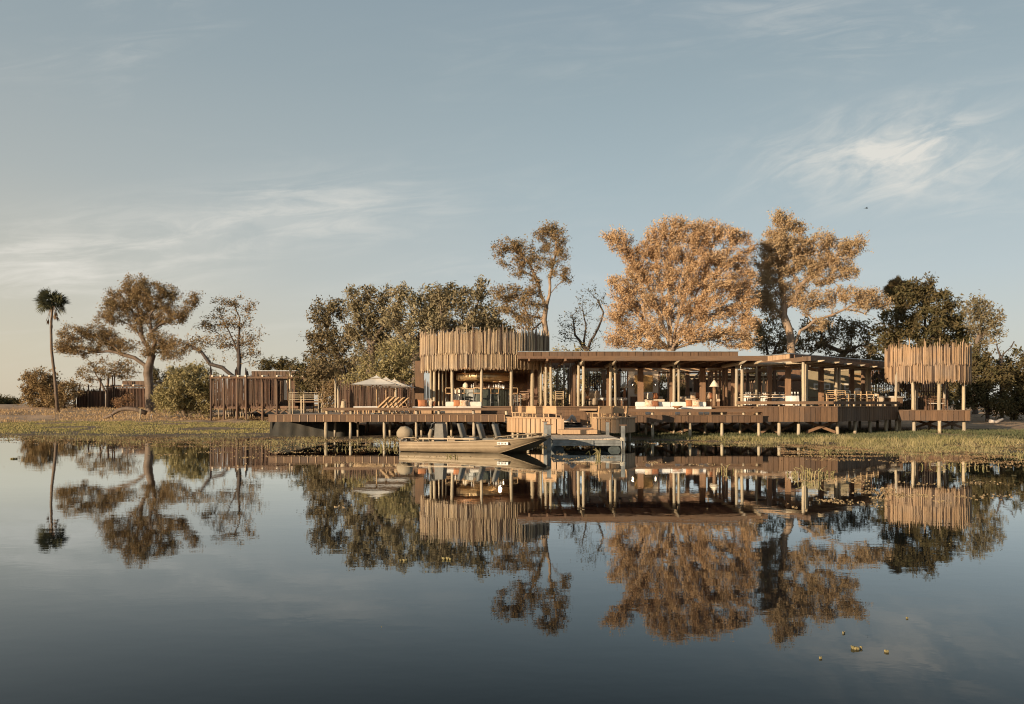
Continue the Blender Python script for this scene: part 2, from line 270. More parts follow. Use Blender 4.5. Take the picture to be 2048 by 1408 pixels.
# ---- mesh builder
class MB:
    def __init__(s): s.v = []; s.f = []; s.sm = []
    def add(s, vs, fs, smooth_=False):
        o = len(s.v); s.v += [tuple(v) for v in vs]; s.f += [tuple(i + o for i in f) for f in fs]; s.sm += [smooth_] * len(fs); return s
    def box(s, x0, x1, y0, y1, z0, z1, rz=0.0, c=None):
        vs = [(x, y, z) for z in (z0, z1) for x, y in ((x0, y0), (x1, y0), (x1, y1), (x0, y1))]
        if rz:
            cx_, cy_ = c or ((x0 + x1) / 2, (y0 + y1) / 2); a, b = math.cos(rz), math.sin(rz)
            vs = [(cx_ + (x - cx_) * a - (y - cy_) * b, cy_ + (x - cx_) * b + (y - cy_) * a, z) for x, y, z in vs]
        return s.add(vs, [(0, 3, 2, 1), (4, 5, 6, 7), (0, 1, 5, 4), (1, 2, 6, 5), (2, 3, 7, 6), (3, 0, 4, 7)])
    def tube(s, pts, rad, n=8, cap=True, flat=1.0):
        pts = [Vector(p) for p in pts]
        if isinstance(rad, (int, float)): rad = [rad] * len(pts)
        vs = []; prev = None
        for i, p in enumerate(pts):
            d = (pts[min(i + 1, len(pts) - 1)] - pts[max(i - 1, 0)]).normalized()
            if prev is None: u = d.cross(Vector((0, 0, 1)) if abs(d.z) < 0.9 else Vector((1, 0, 0))).normalized()
            else: u = (prev - d * prev.dot(d)).normalized()
            prev = u; w = d.cross(u)
            for k in range(n):
                a = 2 * math.pi * k / n; vs.append(p + (u * math.cos(a) + w * math.sin(a) * flat) * rad[i])
        fs = [(i * n + k, i * n + (k + 1) % n, (i + 1) * n + (k + 1) % n, (i + 1) * n + k) for i in range(len(pts) - 1) for k in range(n)]
        s.add(vs, fs, True)
        if cap:
            o = len(s.v) - len(vs); s.f += [tuple(o + k for k in range(n))[::-1], tuple(o + (len(pts) - 1) * n + k for k in range(n))]; s.sm += [False, False]
        return s
    def lathe(s, prof, c=(0, 0, 0), n=16, cap=True, sq=False):
        vs = []
        for r, z in prof:
            for k in range(n):
                a = 2 * math.pi * (k + (0.5 if sq else 0)) / n; vs.append((c[0] + r * math.cos(a), c[1] + r * math.sin(a), c[2] + z))
        fs = [(i * n + k, i * n + (k + 1) % n, (i + 1) * n + (k + 1) % n, (i + 1) * n + k) for i in range(len(prof) - 1) for k in range(n)]
        s.add(vs, fs, not sq)
        if cap:
            o = len(s.v) - len(vs); s.f += [tuple(o + k for k in range(n))[::-1], tuple(o + (len(prof) - 1) * n + k for k in range(n))]; s.sm += [False, False]
        return s
    def bar(s, p0, p1, w, h):            # rectangular bar between two points (w across, h vertical-ish)
        p0 = Vector(p0); p1 = Vector(p1); d = (p1 - p0).normalized()
        u = d.cross(Vector((0, 0, 1)) if abs(d.z) < 0.95 else Vector((0, 1, 0))).normalized(); v = u.cross(d)
        vs = [p + u * a * w / 2 + v * b * h / 2 for p in (p0, p1) for a, b in ((-1, -1), (1, -1), (1, 1), (-1, 1))]
        return s.add(vs, [(0, 1, 2, 3), (7, 6, 5, 4), (0, 4, 5, 1), (1, 5, 6, 2), (2, 6, 7, 3), (3, 7, 4, 0)])
    def pad(s, x0, x1, y0, y1, z0, z1, b=0.04):   # soft-edged cushion block
        vs = []; prof = [(b, 0), (0.3 * b, 0.3 * b), (0, b), (0, -b), (0.3 * b, -0.3 * b), (b, 0)]
        zz = [z0, z0 + 0.3 * b, z0 + b, z1 - b, z1 - 0.3 * b, z1]; ins = [b, 0.3 * b, 0, 0, 0.3 * b, b]
        for z, i in zip(zz, ins):
            e = i + b * 0.6
            vs += [(x0 + e, y0 + i, z), (x1 - e, y0 + i, z), (x1 - i, y0 + e, z), (x1 - i, y1 - e, z), (x1 - e, y1 - i, z), (x0 + e, y1 - i, z), (x0 + i, y1 - e, z), (x0 + i, y0 + e, z)]
        fs = [(r * 8 + k, r * 8 + (k + 1) % 8, (r + 1) * 8 + (k + 1) % 8, (r + 1) * 8 + k) for r in range(5) for k in range(8)]
        fs += [tuple(range(8))[::-1], tuple(40 + k for k in range(8))]
        return s.add(vs, fs, False)
    def poly(s, pts, z0, z1):
        n = len(pts); vs = [(x, y, z0) for x, y in pts] + [(x, y, z1) for x, y in pts]
        return s.add(vs, [tuple(range(n))[::-1], tuple(range(n, 2 * n))] + [(k, (k + 1) % n, n + (k + 1) % n, n + k) for k in range(n)])
    def build(s, name, mat, parent=None, **kw):
        return mkobj(name, s.v, s.f, mat, parent, s.sm, **kw)
WLOC = {}
def link(o, parent, wl_):
    COL.objects.link(o)
    if parent is not None:
        o.parent = parent; o.location = Vector(wl_) - WLOC[parent.name]
    else: o.location = wl_
    WLOC[o.name] = Vector(wl_)
def mkobj(name, v, f, mat, parent=None, sm=None, kind=None, label=None, base=False):
    a = np.array(v, dtype=float); lo, hi = a.min(0), a.max(0); c = (lo + hi) / 2
    if base or parent is None: c[2] = lo[2]
    me = bpy.data.meshes.new(name); me.from_pydata([tuple(x) for x in (a - c)], [], f)
    if sm and any(sm): me.polygons.foreach_set('use_smooth', sm)
    me.materials.append(mat); me.update()
    o = bpy.data.objects.new(name, me); link(o, parent, c)
    if kind: o['kind'] = kind
    if label: o['label'] = label
    return o
def fastmesh(name, verts, quads, mat, parent=None, kind=None, tri=False, smooth_=False, origin=None):
    k = 3 if tri else 4
    verts = np.asarray(verts, np.float32).reshape(-1, 3); quads = np.asarray(quads, np.int32).reshape(-1, k)
    c = np.array(origin if origin is not None else (verts.min(0) + verts.max(0)) / 2, np.float32)
    me = bpy.data.meshes.new(name); me.vertices.add(len(verts)); me.vertices.foreach_set('co', (verts - c).ravel())
    me.loops.add(len(quads) * k); me.loops.foreach_set('vertex_index', quads.ravel())
    me.polygons.add(len(quads)); me.polygons.foreach_set('loop_start', np.arange(0, len(quads) * k, k, dtype=np.int32)); me.polygons.foreach_set('loop_total', np.full(len(quads), k, np.int32))
    if smooth_: me.polygons.foreach_set('use_smooth', np.ones(len(quads), bool))
    me.materials.append(mat); me.update(calc_edges=True); me.validate()
    o = bpy.data.objects.new(name, me); link(o, parent, c)
    if kind: o['kind'] = kind
    return o
UNIT = {}
def inst(name, shape, mat, parent, loc, scale=(1, 1, 1), rot=(0, 0, 0)):
    key = (shape, mat.name)
    if key not in UNIT:
        m = MB()
        if shape == 'box': m.box(-.5, .5, -.5, .5, -.5, .5)
        elif shape == 'pole': m.tube([(0, 0, -.5), (0.06, 0.03, -.1), (-0.05, 0.02, .25), (0, 0, .5)], [.5, .47, .46, .36], 6)
        elif shape == 'log': m.tube([(0, 0, -.5), (.06, 0, -.15), (-.05, .05, .2), (0, 0, .5)], [.53, .5, .5, .46], 10)
        me = bpy.data.meshes.new(shape); me.from_pydata(m.v, [], m.f); me.polygons.foreach_set('use_smooth', m.sm); me.materials.append(mat); me.update(); UNIT[key] = me
    o = bpy.data.objects.new(name, UNIT[key]); link(o, parent, loc); o.scale = scale; o.rotation_euler = rot
    return o
def thing(name, label, cat, loc=(0, 0, 0), group=None):
    o = bpy.data.objects.new(name, None); o.empty_display_size = 0.2; link(o, None, loc)
    return tag(o, label, cat, group)
def tag(o, label, cat, group=None):
    o['label'] = label; o['category'] = cat
    if group: o['group'] = group
    return o
def place(o, loc, rz=0.0, s=1.0):
    o.location = loc; o.rotation_euler = (0, 0, rz); o.scale = (s, s, s); return o
def copy_tree(o, parent=None):
    c = o.copy(); COL.objects.link(c)
    if parent is not None: c.parent = parent
    for ch in [x for x in CH.get(o.name, [])]: copy_tree(ch, c)
    return c
CH = {}
def index_children():
    CH.clear()
    for o in COL.objects:
        if o.parent: CH.setdefault(o.parent.name, []).append(o)
def dup(o, loc, rz, label, group=None, s=None):
    index_children(); c = copy_tree(o); c.location = loc; c.rotation_euler = (0, 0, rz); c['label'] = label
    if group: c['group'] = group
    if s: c.scale = (s, s, s)
    return c

# ================================================================== SETTING
def struct(o): o['kind'] = 'structure'; return o
# water: one sheet
wm, nt, n, l, b = newmat('still_water')
b.inputs['Base Color'].default_value = (0.004, 0.007, 0.010, 1); b.inputs['Roughness'].default_value = 0.6; b.inputs['Specular IOR Level'].default_value = 0.0
gls = n.new('ShaderNodeBsdfGlossy'); gls.inputs['Roughness'].default_value = 0.012; gls.inputs['Color'].default_value = (0.94, 0.98, 1.0, 1); frn = n.new('ShaderNodeFresnel'); frn.inputs['IOR'].default_value = 1.333
fmp = n.new('ShaderNodeMapRange'); fmp.inputs[1].default_value = 0.115; fmp.inputs[2].default_value = 0.60; fmp.inputs[3].default_value = 0.04; fmp.inputs[4].default_value = 0.90; l.new(frn.outputs[0], fmp.inputs[0])
wmx = n.new('ShaderNodeMixShader'); l.new(fmp.outputs[0], wmx.inputs[0]); l.new(b.outputs[0], wmx.inputs[1]); l.new(gls.outputs[0], wmx.inputs[2]); l.new(wmx.outputs[0], n['Material Output'].inputs[0])
g = n.new('ShaderNodeNewGeometry')
def wnoise(scale, strength, dist, det, prev=None):
    mp = n.new('ShaderNodeMapping'); mp.inputs['Scale'].default_value = scale; l.new(g.outputs['Position'], mp.inputs[0])
    nz = n.new('ShaderNodeTexNoise'); nz.inputs['Scale'].default_value = 1; nz.inputs['Detail'].default_value = det; l.new(mp.outputs[0], nz.inputs[0])
    bp = n.new('ShaderNodeBump'); bp.inputs['Strength'].default_value = strength; bp.inputs['Distance'].default_value = dist; l.new(nz.outputs[0], bp.inputs['Height'])
    if prev: l.new(prev.outputs[0], bp.inputs['Normal'])
    return bp
bb = wnoise((0.5, 0.6, 1), 0.24, 0.008, 2); bb = wnoise((3.0, 4.5, 1), 0.25, 0.0022, 3, bb)
l.new(bb.outputs[0], gls.inputs['Normal']); l.new(bb.outputs[0], frn.inputs['Normal'])
xs = [-600, -60, 60, 600]; m = MB(); m.add([(-900, -60, 0), (900, -60, 0), (900, 900, 0), (-900, 900, 0)], [(0, 1, 2, 3)])
struct(m.build('water', wm))

# ground
gm, nt, n, l, b = newmat('bank_ground')
g = n.new('ShaderNodeNewGeometry'); sp = n.new('ShaderNodeSeparateXYZ'); l.new(g.outputs['Position'], sp.inputs[0])
def nz_(sc_, det=6, mp_=None):
    q = n.new('ShaderNodeTexNoise'); q.inputs['Scale'].default_value = sc_; q.inputs['Detail'].default_value = det; l.new(g.outputs['Position'], q.inputs[0]); return q.outputs[0]
def mixc(f, a, c):
    q = n.new('ShaderNodeMixRGB'); l.new(f, q.inputs[0])
    for i, v in ((1, a), (2, c)):
        if isinstance(v, tuple): q.inputs[i].default_value = (*v, 1)
        else: l.new(v, q.inputs[i])
    return q.outputs[0]
def mrange(v, a, c, lo=0, hi=1):
    q = n.new('ShaderNodeMapRange'); q.interpolation_type = 'SMOOTHSTEP'; l.new(v, q.inputs[0]); q.inputs[1].default_value = a; q.inputs[2].default_value = c; q.inputs[3].default_value = lo; q.inputs[4].default_value = hi; return q.outputs[0]
n1, n2, n3 = nz_(0.25), nz_(1.6), nz_(9, 8)
soil = mixc(mrange(n1, .42, .6), (0.42, 0.285, 0.18), (0.30, 0.19, 0.11))
soil = mixc(mrange(n2, .45, .62), soil, (0.46, 0.30, 0.17))
soil = mixc(mrange(n3, .48, .7, 0, .6), soil, (0.16, 0.10, 0.055))
wet = mixc(mrange(n2, .4, .6), (0.085, 0.06, 0.035), (0.13, 0.085, 0.045))
zw = n.new('ShaderNodeMath'); zw.operation = 'MULTIPLY_ADD'; zw.inputs[1].default_value = 0.15; l.new(n2, zw.inputs[0]); l.new(sp.outputs[2], zw.inputs[2])
colr = mixc(mrange(zw.outputs[0], .10, .24), wet, soil)
l.new(colr, b.inputs['Base Color']); b.inputs['Roughness'].default_value = 0.95
bp = n.new('ShaderNodeBump'); bp.inputs['Strength'].default_value = 0.8; bp.inputs['Distance'].default_value = 0.06; l.new(n3, bp.inputs['Height']); l.new(bp.outputs[0], b.inputs['Normal'])
ys = np.concatenate([np.arange(8, 18, 1.0), np.arange(18, 56, 0.22), np.arange(56, 110, 0.6), np.arange(110, 200, 5), np.array([200, 260, 400, 900, 3000])])
xg = np.concatenate([[-2500, -900, -400, -200, -120], np.arange(-90, -45, 1.0), np.arange(-45, 45, 0.32), np.arange(45, 90, 1.0), [120, 200, 400, 900, 2500]])
XX, YY = np.meshgrid(xg, ys); ZZ = ground_h(XX, YY)
nx, ny = len(xg), len(ys)
idx = np.arange(nx * ny).reshape(ny, nx)
q = np.stack([idx[:-1, :-1], idx[:-1, 1:], idx[1:, 1:], idx[1:, :-1]], -1).reshape(-1, 4)
struct(fastmesh('ground', np.stack([XX, YY, ZZ], -1).reshape(-1, 3), q, gm, smooth_=True, origin=(0, 60, 0)))

# grass: blades as thin leaning triangles
def blades(name, mat, xs_, ys_, hmin, hmax, wd_, lean=0.5, zbase=None, label=None, cat='grass', sink=0.01):
    k = len(xs_); z = ground_h(xs_, ys_) if zbase is None else np.full(k, zbase)
    h = rng.uniform(hmin, hmax, k); a = rng.uniform(0, 6.28, k); ln = rng.uniform(0, lean, k) * h; la = rng.uniform(0, 6.28, k)
    w_ = wd_ * rng.uniform(.6, 1.3, k)
    p = np.stack([xs_, ys_, z - sink], -1)
    d = np.stack([np.cos(a) * w_, np.sin(a) * w_, np.zeros(k)], -1) / 2
    mid = p + np.stack([np.cos(la) * ln * .35, np.sin(la) * ln * .35, h * .62], -1)
    tip = p + np.stack([np.cos(la) * ln, np.sin(la) * ln, h], -1)
    v = np.stack([p - d, p + d, mid + d * .7, mid - d * .7, tip], 1)
    i = np.arange(k)[:, None] * 5
    t = np.concatenate([i + [0, 1, 2], i + [0, 2, 3], i + [3, 2, 4]], 1).reshape(-1, 3)
    o = fastmesh(name, v.reshape(-1, 3), t, mat, tri=True, kind='stuff')
    tag(o, label, cat); return o
def scatter(k, x0, x1, y0, y1, fn=None, persp=True):
    xs_ = []; ys_ = []; tot = 0
    while tot < k:
        y = rng.uniform(y0, y1, k); x = rng.uniform(x0, x1, k)
        pr = np.ones(k)
        if fn is not None: pr = fn(x, y)
        keep = rng.random(k) < pr; xs_.append(x[keep]); ys_.append(y[keep]); tot += keep.sum()
        if len(xs_) > 30: break
    return np.concatenate(xs_)[:k], np.concatenate(ys_)[:k]
# green meadow on the left bank
x, y = scatter(52000, -52, -11.5, 47, 76, lambda x, y: (fbm(x * .3, y * .3, 5) > .36) * smooth(46.5, 48.5, y) * (1 - smooth(71, 76, y)))
blades('meadow_grass', G_GREEN, x, y, .03, .13, .05, .6, label='short green grass on the flat bank at the left of the water')
x, y = scatter(15000, -60, -11, 72, 112, lambda x, y: (fbm(x * .22, y * .3, 15) > .50) * (1 - .6 * (x > -24) * (y > 76)))
blades('dry_grass', G_DRY, x, y, .05, .26, .06, .8, label='dry golden grass on the sandy rise below the cabins')
# right: cool green grass under and before the decks
x, y = scatter(46000, 4.5, 30, 37.5, 48, lambda x, y: (fbm(x * .5, y * .5, 25) > .36 + .12 * (fbm(x * .12, y * .8, 26) > .5)) * smooth(-0.6, 1.0, y - shoreY(x)) * (1 - .7 * smooth(44.5, 48, y)))
blades('marsh_grass', G_COOL, x, y, .05, .20, .03, .7, label='green marsh grass round the stilts of the right hand decks')
x, y = scatter(11000, 5, 30, 30, 40, lambda x, y: np.exp(-((y - shoreY(x) + .6) / .55) ** 2) * (fbm(x * .8, y * .8, 35) > .38))
blades('straw_grass', G_STRAW, x, y, .08, .26, .022, 1.2, label='pale straw coloured grass along the right hand waterline', sink=.03)
x, y = scatter(2600, 12, 26, 32, 38, lambda x, y: (fbm(x * 1.4, y * 1.2, 38) > .60))
blades('tall_straw_tuft', G_STRAW, x, y, .12, .42, .02, 1.1, label='scattered tall straw tufts in the brown marsh at the right', sink=.03)
x, y = scatter(4500, 9, 17, 19, 37, lambda x, y: smooth(-13, -5, y - shoreY(x)) * (ground_h(x, y) > -0.02) * (fbm(x * .9, y * .9, 37) > .5))
x2, y2 = scatter(4200, 8, 24, 19.5, 36, lambda x, y: (x > (1640 - 1024) / FPX * y) * (fbm(x * .7, y * 1.1, 39) > .55) * smooth(-14, -6, y - shoreY(x)))
blades('broken_reed', G_STRAW, np.concatenate([x, x2]), np.concatenate([y, y2]), .05, .20, .016, 2.0, zbase=0.0, label='broken straw reeds lying in the shallows at the right', cat='reeds', sink=.02)
WX = [-50, -25, -12, 0, 4, 8]; WW = [5, 9, 15, 15, 10, 8]
x, y = scatter(80000, -36, 6, 26, 47, lambda x, y: smooth(-1.05, -.75, (y - shoreY(x)) / np.interp(x, WX, WW)) * (y < shoreY(x) + .3) * (fbm(x * .16, y * .8, 41) * .6 + fbm(x * 1.1, y * 2.6, 42) * .4 > .45 + .055 * np.clip((shoreY(x) - y) / np.interp(x, WX, WW), 0, 1)))
kk = (np.arange(len(x)) % 5 == 0) & (fbm(x * .9, y * .9, 48) > .52)
blades('weed_stem', G_STRAW, x[kk], y[kk], .04, .16, .018, 1.4, zbase=0.0, label='thin pale weed stems poking from the shallows in front of the pool deck', cat='weeds', sink=.02)
blades('water_weed', G_WEED, x, y, .008, .045, .05, 2.5, zbase=0.0, label='low brown water weed along the left waterline', cat='weeds', sink=.02)

# floating leaves and debris: small flat pads
def pads(name, mat, xs_, ys_, r0, r1, label, cat):
    k = len(xs_); r = rng.uniform(r0, r1, k) * rng.uniform(.6, 1, k); a = rng.uniform(0, 6.28, k); e = rng.uniform(.35, 1, k)
    vs = []
    for j in range(5):
        t = a * 0 + j * 2 * math.pi / 5
        px = np.cos(t) * r; py = np.sin(t) * r * e
        vs.append(np.stack([xs_ + px * np.cos(a) - py * np.sin(a), ys_ + px * np.sin(a) + py * np.cos(a), .006 + rng.uniform(0, .012, k)], -1))
    v = np.stack(vs, 1).reshape(-1, 3); i = np.arange(k)[:, None] * 5
    t = np.concatenate([i + [0, 1, 2], i + [0, 2, 3], i + [0, 3, 4]], 1).reshape(-1, 3)
    o = fastmesh(name, v, t, mat, tri=True, kind='stuff'); tag(o, label, cat); return o
def padfn(x, y):
    s = y - shoreY(x); w_ = np.interp(x, [-50, -12, 2, 8, 14, 40], [6.5, 6.0, 4.5, 6, 15, 17])
    return smooth(-1.0, -.25, s / w_) * (fbm(x * .45, y * 1.4, 51) * .6 + fbm(x * 1.5, y * 3, 61) * .4 > .50)
x, y = scatter(17000, 7, 16, 19, 36, lambda x, y: (x > (1560 - 1024) / FPX * y) * (x < (2060 - 1024) / FPX * y) * smooth(-18, -8, y - shoreY(x)) * (fbm(x * .3, y * 1.1, 44) * .6 + fbm(x * 1.3, y * 3, 45) * .4 > .475 + .008 * (shoreY(x) - y)))
x2, y2 = scatter(16000, 5, 26, 28, 40, lambda x, y: smooth(-9, -5, y - shoreY(x)) * (y < shoreY(x) + .8) * (fbm(x * .3, y * 1.1, 46) * .65 + fbm(x * 1.3, y * 2.6, 47) * .35 > .44 + .016 * (shoreY(x) - y)))
blades('brown_marsh_weed', G_WEED, np.concatenate([x, x2]), np.concatenate([y, y2]), .008, .05, .045, 2.4, zbase=0.0, label='reddish brown marsh weed covering the shallows at the right', cat='weeds', sink=.02)
x, y = scatter(16000, -34, 30, 20, 46, padfn)
pads('floating_weed', G_FLOAT, x, y, .03, .13, 'brown floating weed and leaf litter near the banks', 'floating weed')
x, y = scatter(260, -22, 22, 5, 30, lambda x, y: .03 + .97 * (fbm(x * .4, y * .4, 71) > .62))
pads('floating_specks', G_STRAW, x, y, .006, .016, 'tiny pale seeds and specks floating on the open water', 'floating specks')
x, y = scatter(170, 9, 20, 15, 24, lambda x, y: (x > (1520 - 1024) / FPX * y) * (fbm(x * .8, y * .8, 73) > .5))
rx_, ry_ = [], []
for (pxa, pya, wa, na) in ((1608, 962, 50, 30), (1640, 960, 26, 20), (1712, 958, 30, 22), (1725, 968, 26, 18), (1745, 984, 60, 60), (1770, 978, 40, 40), (1790, 990, 70, 70), (1840, 990, 40, 26), (1765, 999, 30, 30), (1690, 1004, 70, 36), (1745, 1010, 40, 16), (1700, 960, 60, 16), (1850, 968, 40, 16), (1942, 966, 30, 24), (1985, 966, 50, 20), (1965, 994, 34, 14), (1927, 994, 14, 14), (1878, 1003, 22, 10), (1590, 1014, 24, 10), (1990, 990, 30, 12), (1640, 1000, 24, 10), (690, 1010, 30, 8), (190, 905, 60, 24), (260, 898, 80, 30), (330, 910, 70, 30), (420, 905, 90, 50), (500, 915, 90, 40), (560, 905, 120, 70), (640, 912, 90, 50), (700, 925, 70, 30), (480, 930, 40, 10), (1300, 925, 60, 20), (1420, 930, 60, 20), (1130, 918, 60, 40), (1170, 928, 60, 40), (1215, 915, 40, 30), (1120, 908, 30, 24), (880, 913, 120, 30)):
    Yc = EYE * FPX / (pya - HOR); sx = wa / FPX * Yc * .5
    rx_.append(W(pxa, Yc) + rng.normal(0, sx * .55, na)); ry_.append(Yc + rng.normal(0, .22 * Yc / 17, na))
rx_ = np.repeat(np.concatenate(rx_), 2); ry_ = np.repeat(np.concatenate(ry_), 2); rx_ = rx_ + rng.normal(0, .05, len(rx_)); ry_ = ry_ + rng.normal(0, .05, len(ry_))
blades('floating_raft', G_RAFT, rx_, ry_, .008, .03, .04, 2.6, zbase=0.0, label='rafts of pale floating leaves streaked across the dark reflections', cat='floating leaves', sink=.005)
pads('floating_litter', G_STRAW, x, y, .03, .10, 'pale leaf patches floating before the round lounge reflection', 'floating leaves')

# clumps of floating leaves in the open water
def leaf_clump(px, py, wpx, label, cat='leaf clump'):
    Y = EYE * FPX / (py - HOR); s_ = wpx / FPX * Y; c = Vector((W(px, Y), Y, 0))
    m = MB(); r2 = random.Random(px)
    for i in range(9):
        a = r2.uniform(0, 6.28); d = r2.uniform(0, .42) * s_; rr = r2.uniform(.10, .2) * s_
        cx_, cy_ = c.x + math.cos(a) * d, c.y + math.sin(a) * d * .8; h0 = r2.uniform(.02, .10) * s_ + .01
        tl = r2.uniform(-.5, .5) * rr
        ring = [(cx_ + math.cos(t) * rr, cy_ + math.sin(t) * rr * .7, h0 + math.cos(t) * tl * .5) for t in [k * 1.047 for k in range(6)]]
        m.add(ring + [(cx_, cy_, h0 + rr * .35), (cx_, cy_, -.02)], [(k, (k + 1) % 6, 6) for k in range(6)] + [((k + 1) % 6, k, 7) for k in range(6)], True)
    o = m.build('leaf_clump', L_SHRUB); tag(o, label, cat); return o
leaf_clump(1712, 1297, 25, 'largest yellow green clump of floating leaves in the open water, lower right')
leaf_clump(1773, 1304, 11, 'small floating leaf clump just right of the largest clump')
leaf_clump(1641, 1317, 10, 'small brown floating leaf clump left of the largest clump')
leaf_clump(1687, 1267, 9, 'small floating leaf clump above the largest clump')
leaf_clump(808, 1122, 18, 'floating leaf clump below the reflection of the stick screen')
leaf_clump(897, 1119, 24, 'long thin raft of floating leaves right of the clump by the screen reflection')
leaf_clump(27, 918, 16, 'dark floating leaf clump at the far left of the water')
leaf_clump(1814, 1237, 6, 'tiny floating leaf clump at the right below the tree reflection')

# ================================================================== DECKS
def boards_line(parent, p0, p1, z0, z1, bw, mat, name='fascia_board', th=0.03, gap=.022, jit=.02, strips=.25, smat=None):
    p0 = Vector((*p0, 0)); p1 = Vector((*p1, 0)); L = (p1 - p0).length; nB = max(1, round(L / bw)); d = (p1 - p0) / nB
    ang = math.atan2(d.y, d.x)
    for i in range(nB):
        c = p0 + d * (i + .5)
        t = th + rnd.uniform(0, .012)
        inst(name, 'box', mat, parent, (c.x, c.y, (z0 + z1) / 2 + rnd.uniform(-jit, 0) * .5), (L / nB - gap, t, (z1 - z0) + rnd.uniform(-jit, 0)), (0, 0, ang))
        if rnd.random() < strips: inst('cover_strip', 'box', smat or mat, parent, (c.x + d.x * .5, c.y + d.y * .5 - t * .5 - .012, (z0 + z1) / 2 - .004), (.035, .022, z1 - z0 - .02), (0, 0, ang))
def planks(parent, x0, x1, y0, y1, z, mat, w=.14, name='deck_planks'):
    m = MB(); x = x0
    while x < x1 - .01:
        xe = min(x + w, x1); m.box(x + .004, xe - .004, y0, y1, z - .03, z - rnd.uniform(0, .004)); x += w
    o = m.build(name, mat, parent); o['kind'] = 'stuff'; return o
def posts(parent, lst, z1, r=.07, name='stilt', mat=None):
    for it in lst:
        x, y = it[0], it[1]; rr = it[2] if len(it) > 2 else r
        z0 = min(gh(x, y), 0) - .35
        inst(name, 'log', mat or LOG, parent, (x, y, (z0 + z1) / 2), (2 * rr, 2 * rr, z1 - z0), (rnd.uniform(-.012, .012), rnd.uniform(-.012, .012), rnd.uniform(0, 6)))
def braces(parent, x0, x1, y, z0, z1, n=1, mat=None):
    w = (x1 - x0) / n
    for i in range(n):
        a, b_ = x0 + i * w, x0 + (i + 1) * w
        for (xa, xb, dy) in ((a, b_, 0), (b_, a, .09)):
            m = MB(); m.bar((xa, y + dy, z0), (xb, y + dy, z1), .05, .13); m.build('brace', mat or TIMBER, parent)
def backing(parent, x0, x1, y0, y1, z0, z1, mat=None, name='joist'):
    x = x0
    while x < x1:
        MB().box(x, x + .06, y0, y1, z0, z1).build(name, mat or BROWNW, parent); x += 1.2

# --- pool deck (left)
pd = thing('pool_deck', 'long low timber deck on log stilts at the left with boarded edge', 'deck', (-6, 41, 0))
ZP = 1.15
XL, XR = W(537, 40.6), -0.35
planks(pd, XL, XR, 40.64, 53.6, ZP, DECK)
boards_line(pd, (XL, 40.6), (XR, 40.6), .82, ZP + .005, .38, BOARD, strips=1, smat=BOARD_L)
boards_line(pd, (XL, 53.4), (XL, 40.6), .82, ZP + .005, .38, BOARD)
MB().box(XL, XR, 40.55, 40.66, ZP + .006, ZP + .035).build('edge_trim', BEAMH, pd)
backing(pd, XL + .2, XR, 40.7, 53.3, .92, 1.1)
fr = [(W(x, 40.75), 40.75, r) for x, r in ((652, .085), (701, .07), (769, .075), (833, .07), (893, .06), (948, .075))]
sr = [(W(x, 42.6), 42.6, .06) for x in (670, 716, 780, 843, 903, 963)]
tr = [(W(x, 46), 46, .07) for x in (690, 735, 808, 865, 918, 975)] + [(W(x, 50), 50, .07) for x in (700, 790, 850, 930, 1000)]
posts(pd, fr + sr + tr, ZP - .32)
braces(pd, W(780, 45), W(850, 45), 45, .15, .8); braces(pd, W(905, 45), W(985, 45), 45, .15, .8); braces(pd, W(985, 46), W(1060, 46), 46, .15, .8)
# black lined bank under the left end
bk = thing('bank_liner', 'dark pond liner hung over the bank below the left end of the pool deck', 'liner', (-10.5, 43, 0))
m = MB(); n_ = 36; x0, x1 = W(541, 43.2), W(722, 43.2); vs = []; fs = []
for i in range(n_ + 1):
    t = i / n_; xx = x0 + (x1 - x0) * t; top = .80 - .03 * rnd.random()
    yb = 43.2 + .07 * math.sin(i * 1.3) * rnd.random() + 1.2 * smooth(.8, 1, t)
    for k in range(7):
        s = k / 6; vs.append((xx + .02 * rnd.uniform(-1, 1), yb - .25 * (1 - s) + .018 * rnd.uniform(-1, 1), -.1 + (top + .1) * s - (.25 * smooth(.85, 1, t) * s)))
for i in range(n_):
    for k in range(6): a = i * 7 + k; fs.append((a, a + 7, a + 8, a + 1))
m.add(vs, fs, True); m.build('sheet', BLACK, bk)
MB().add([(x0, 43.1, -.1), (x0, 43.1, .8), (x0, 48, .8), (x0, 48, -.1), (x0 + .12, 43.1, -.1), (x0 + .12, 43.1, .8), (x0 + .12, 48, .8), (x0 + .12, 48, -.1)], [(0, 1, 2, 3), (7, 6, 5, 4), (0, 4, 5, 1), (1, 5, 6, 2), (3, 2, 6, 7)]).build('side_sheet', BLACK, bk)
# low rail bench along the front
def low_bench(label, pts, zt, zb, deckz, postx, depth=.38, mat=BEAMH, pr=.06):
    t = thing('rail_bench', label, 'bench', (pts[0][0], pts[0][1], deckz), 'low rail benches along the deck edges')
    for (a, b_) in zip(pts[:-1], pts[1:]):
        m = MB(); m.bar((a[0], a[1], (zt + zb) / 2), (b_[0], b_[1], (zt + zb) / 2), depth, zt - zb); m.build('bench_plank', mat, t)
    for (x, y) in postx:
        inst('bench_post', 'log', LOG, t, (x, y, (deckz + zb) / 2), (2 * pr, 2 * pr, zb - deckz + .01))
    return t
low_bench('long low rail bench on stub logs along the front edge of the pool deck', [(W(648, 40.95), 40.95), (W(1036, 40.95), 40.95)], 1.49, 1.36, ZP,
          [(W(x, 40.95), 40.95) for x in (654, 702, 767, 833, 878, 947, 1013)], .34, pr=.075)

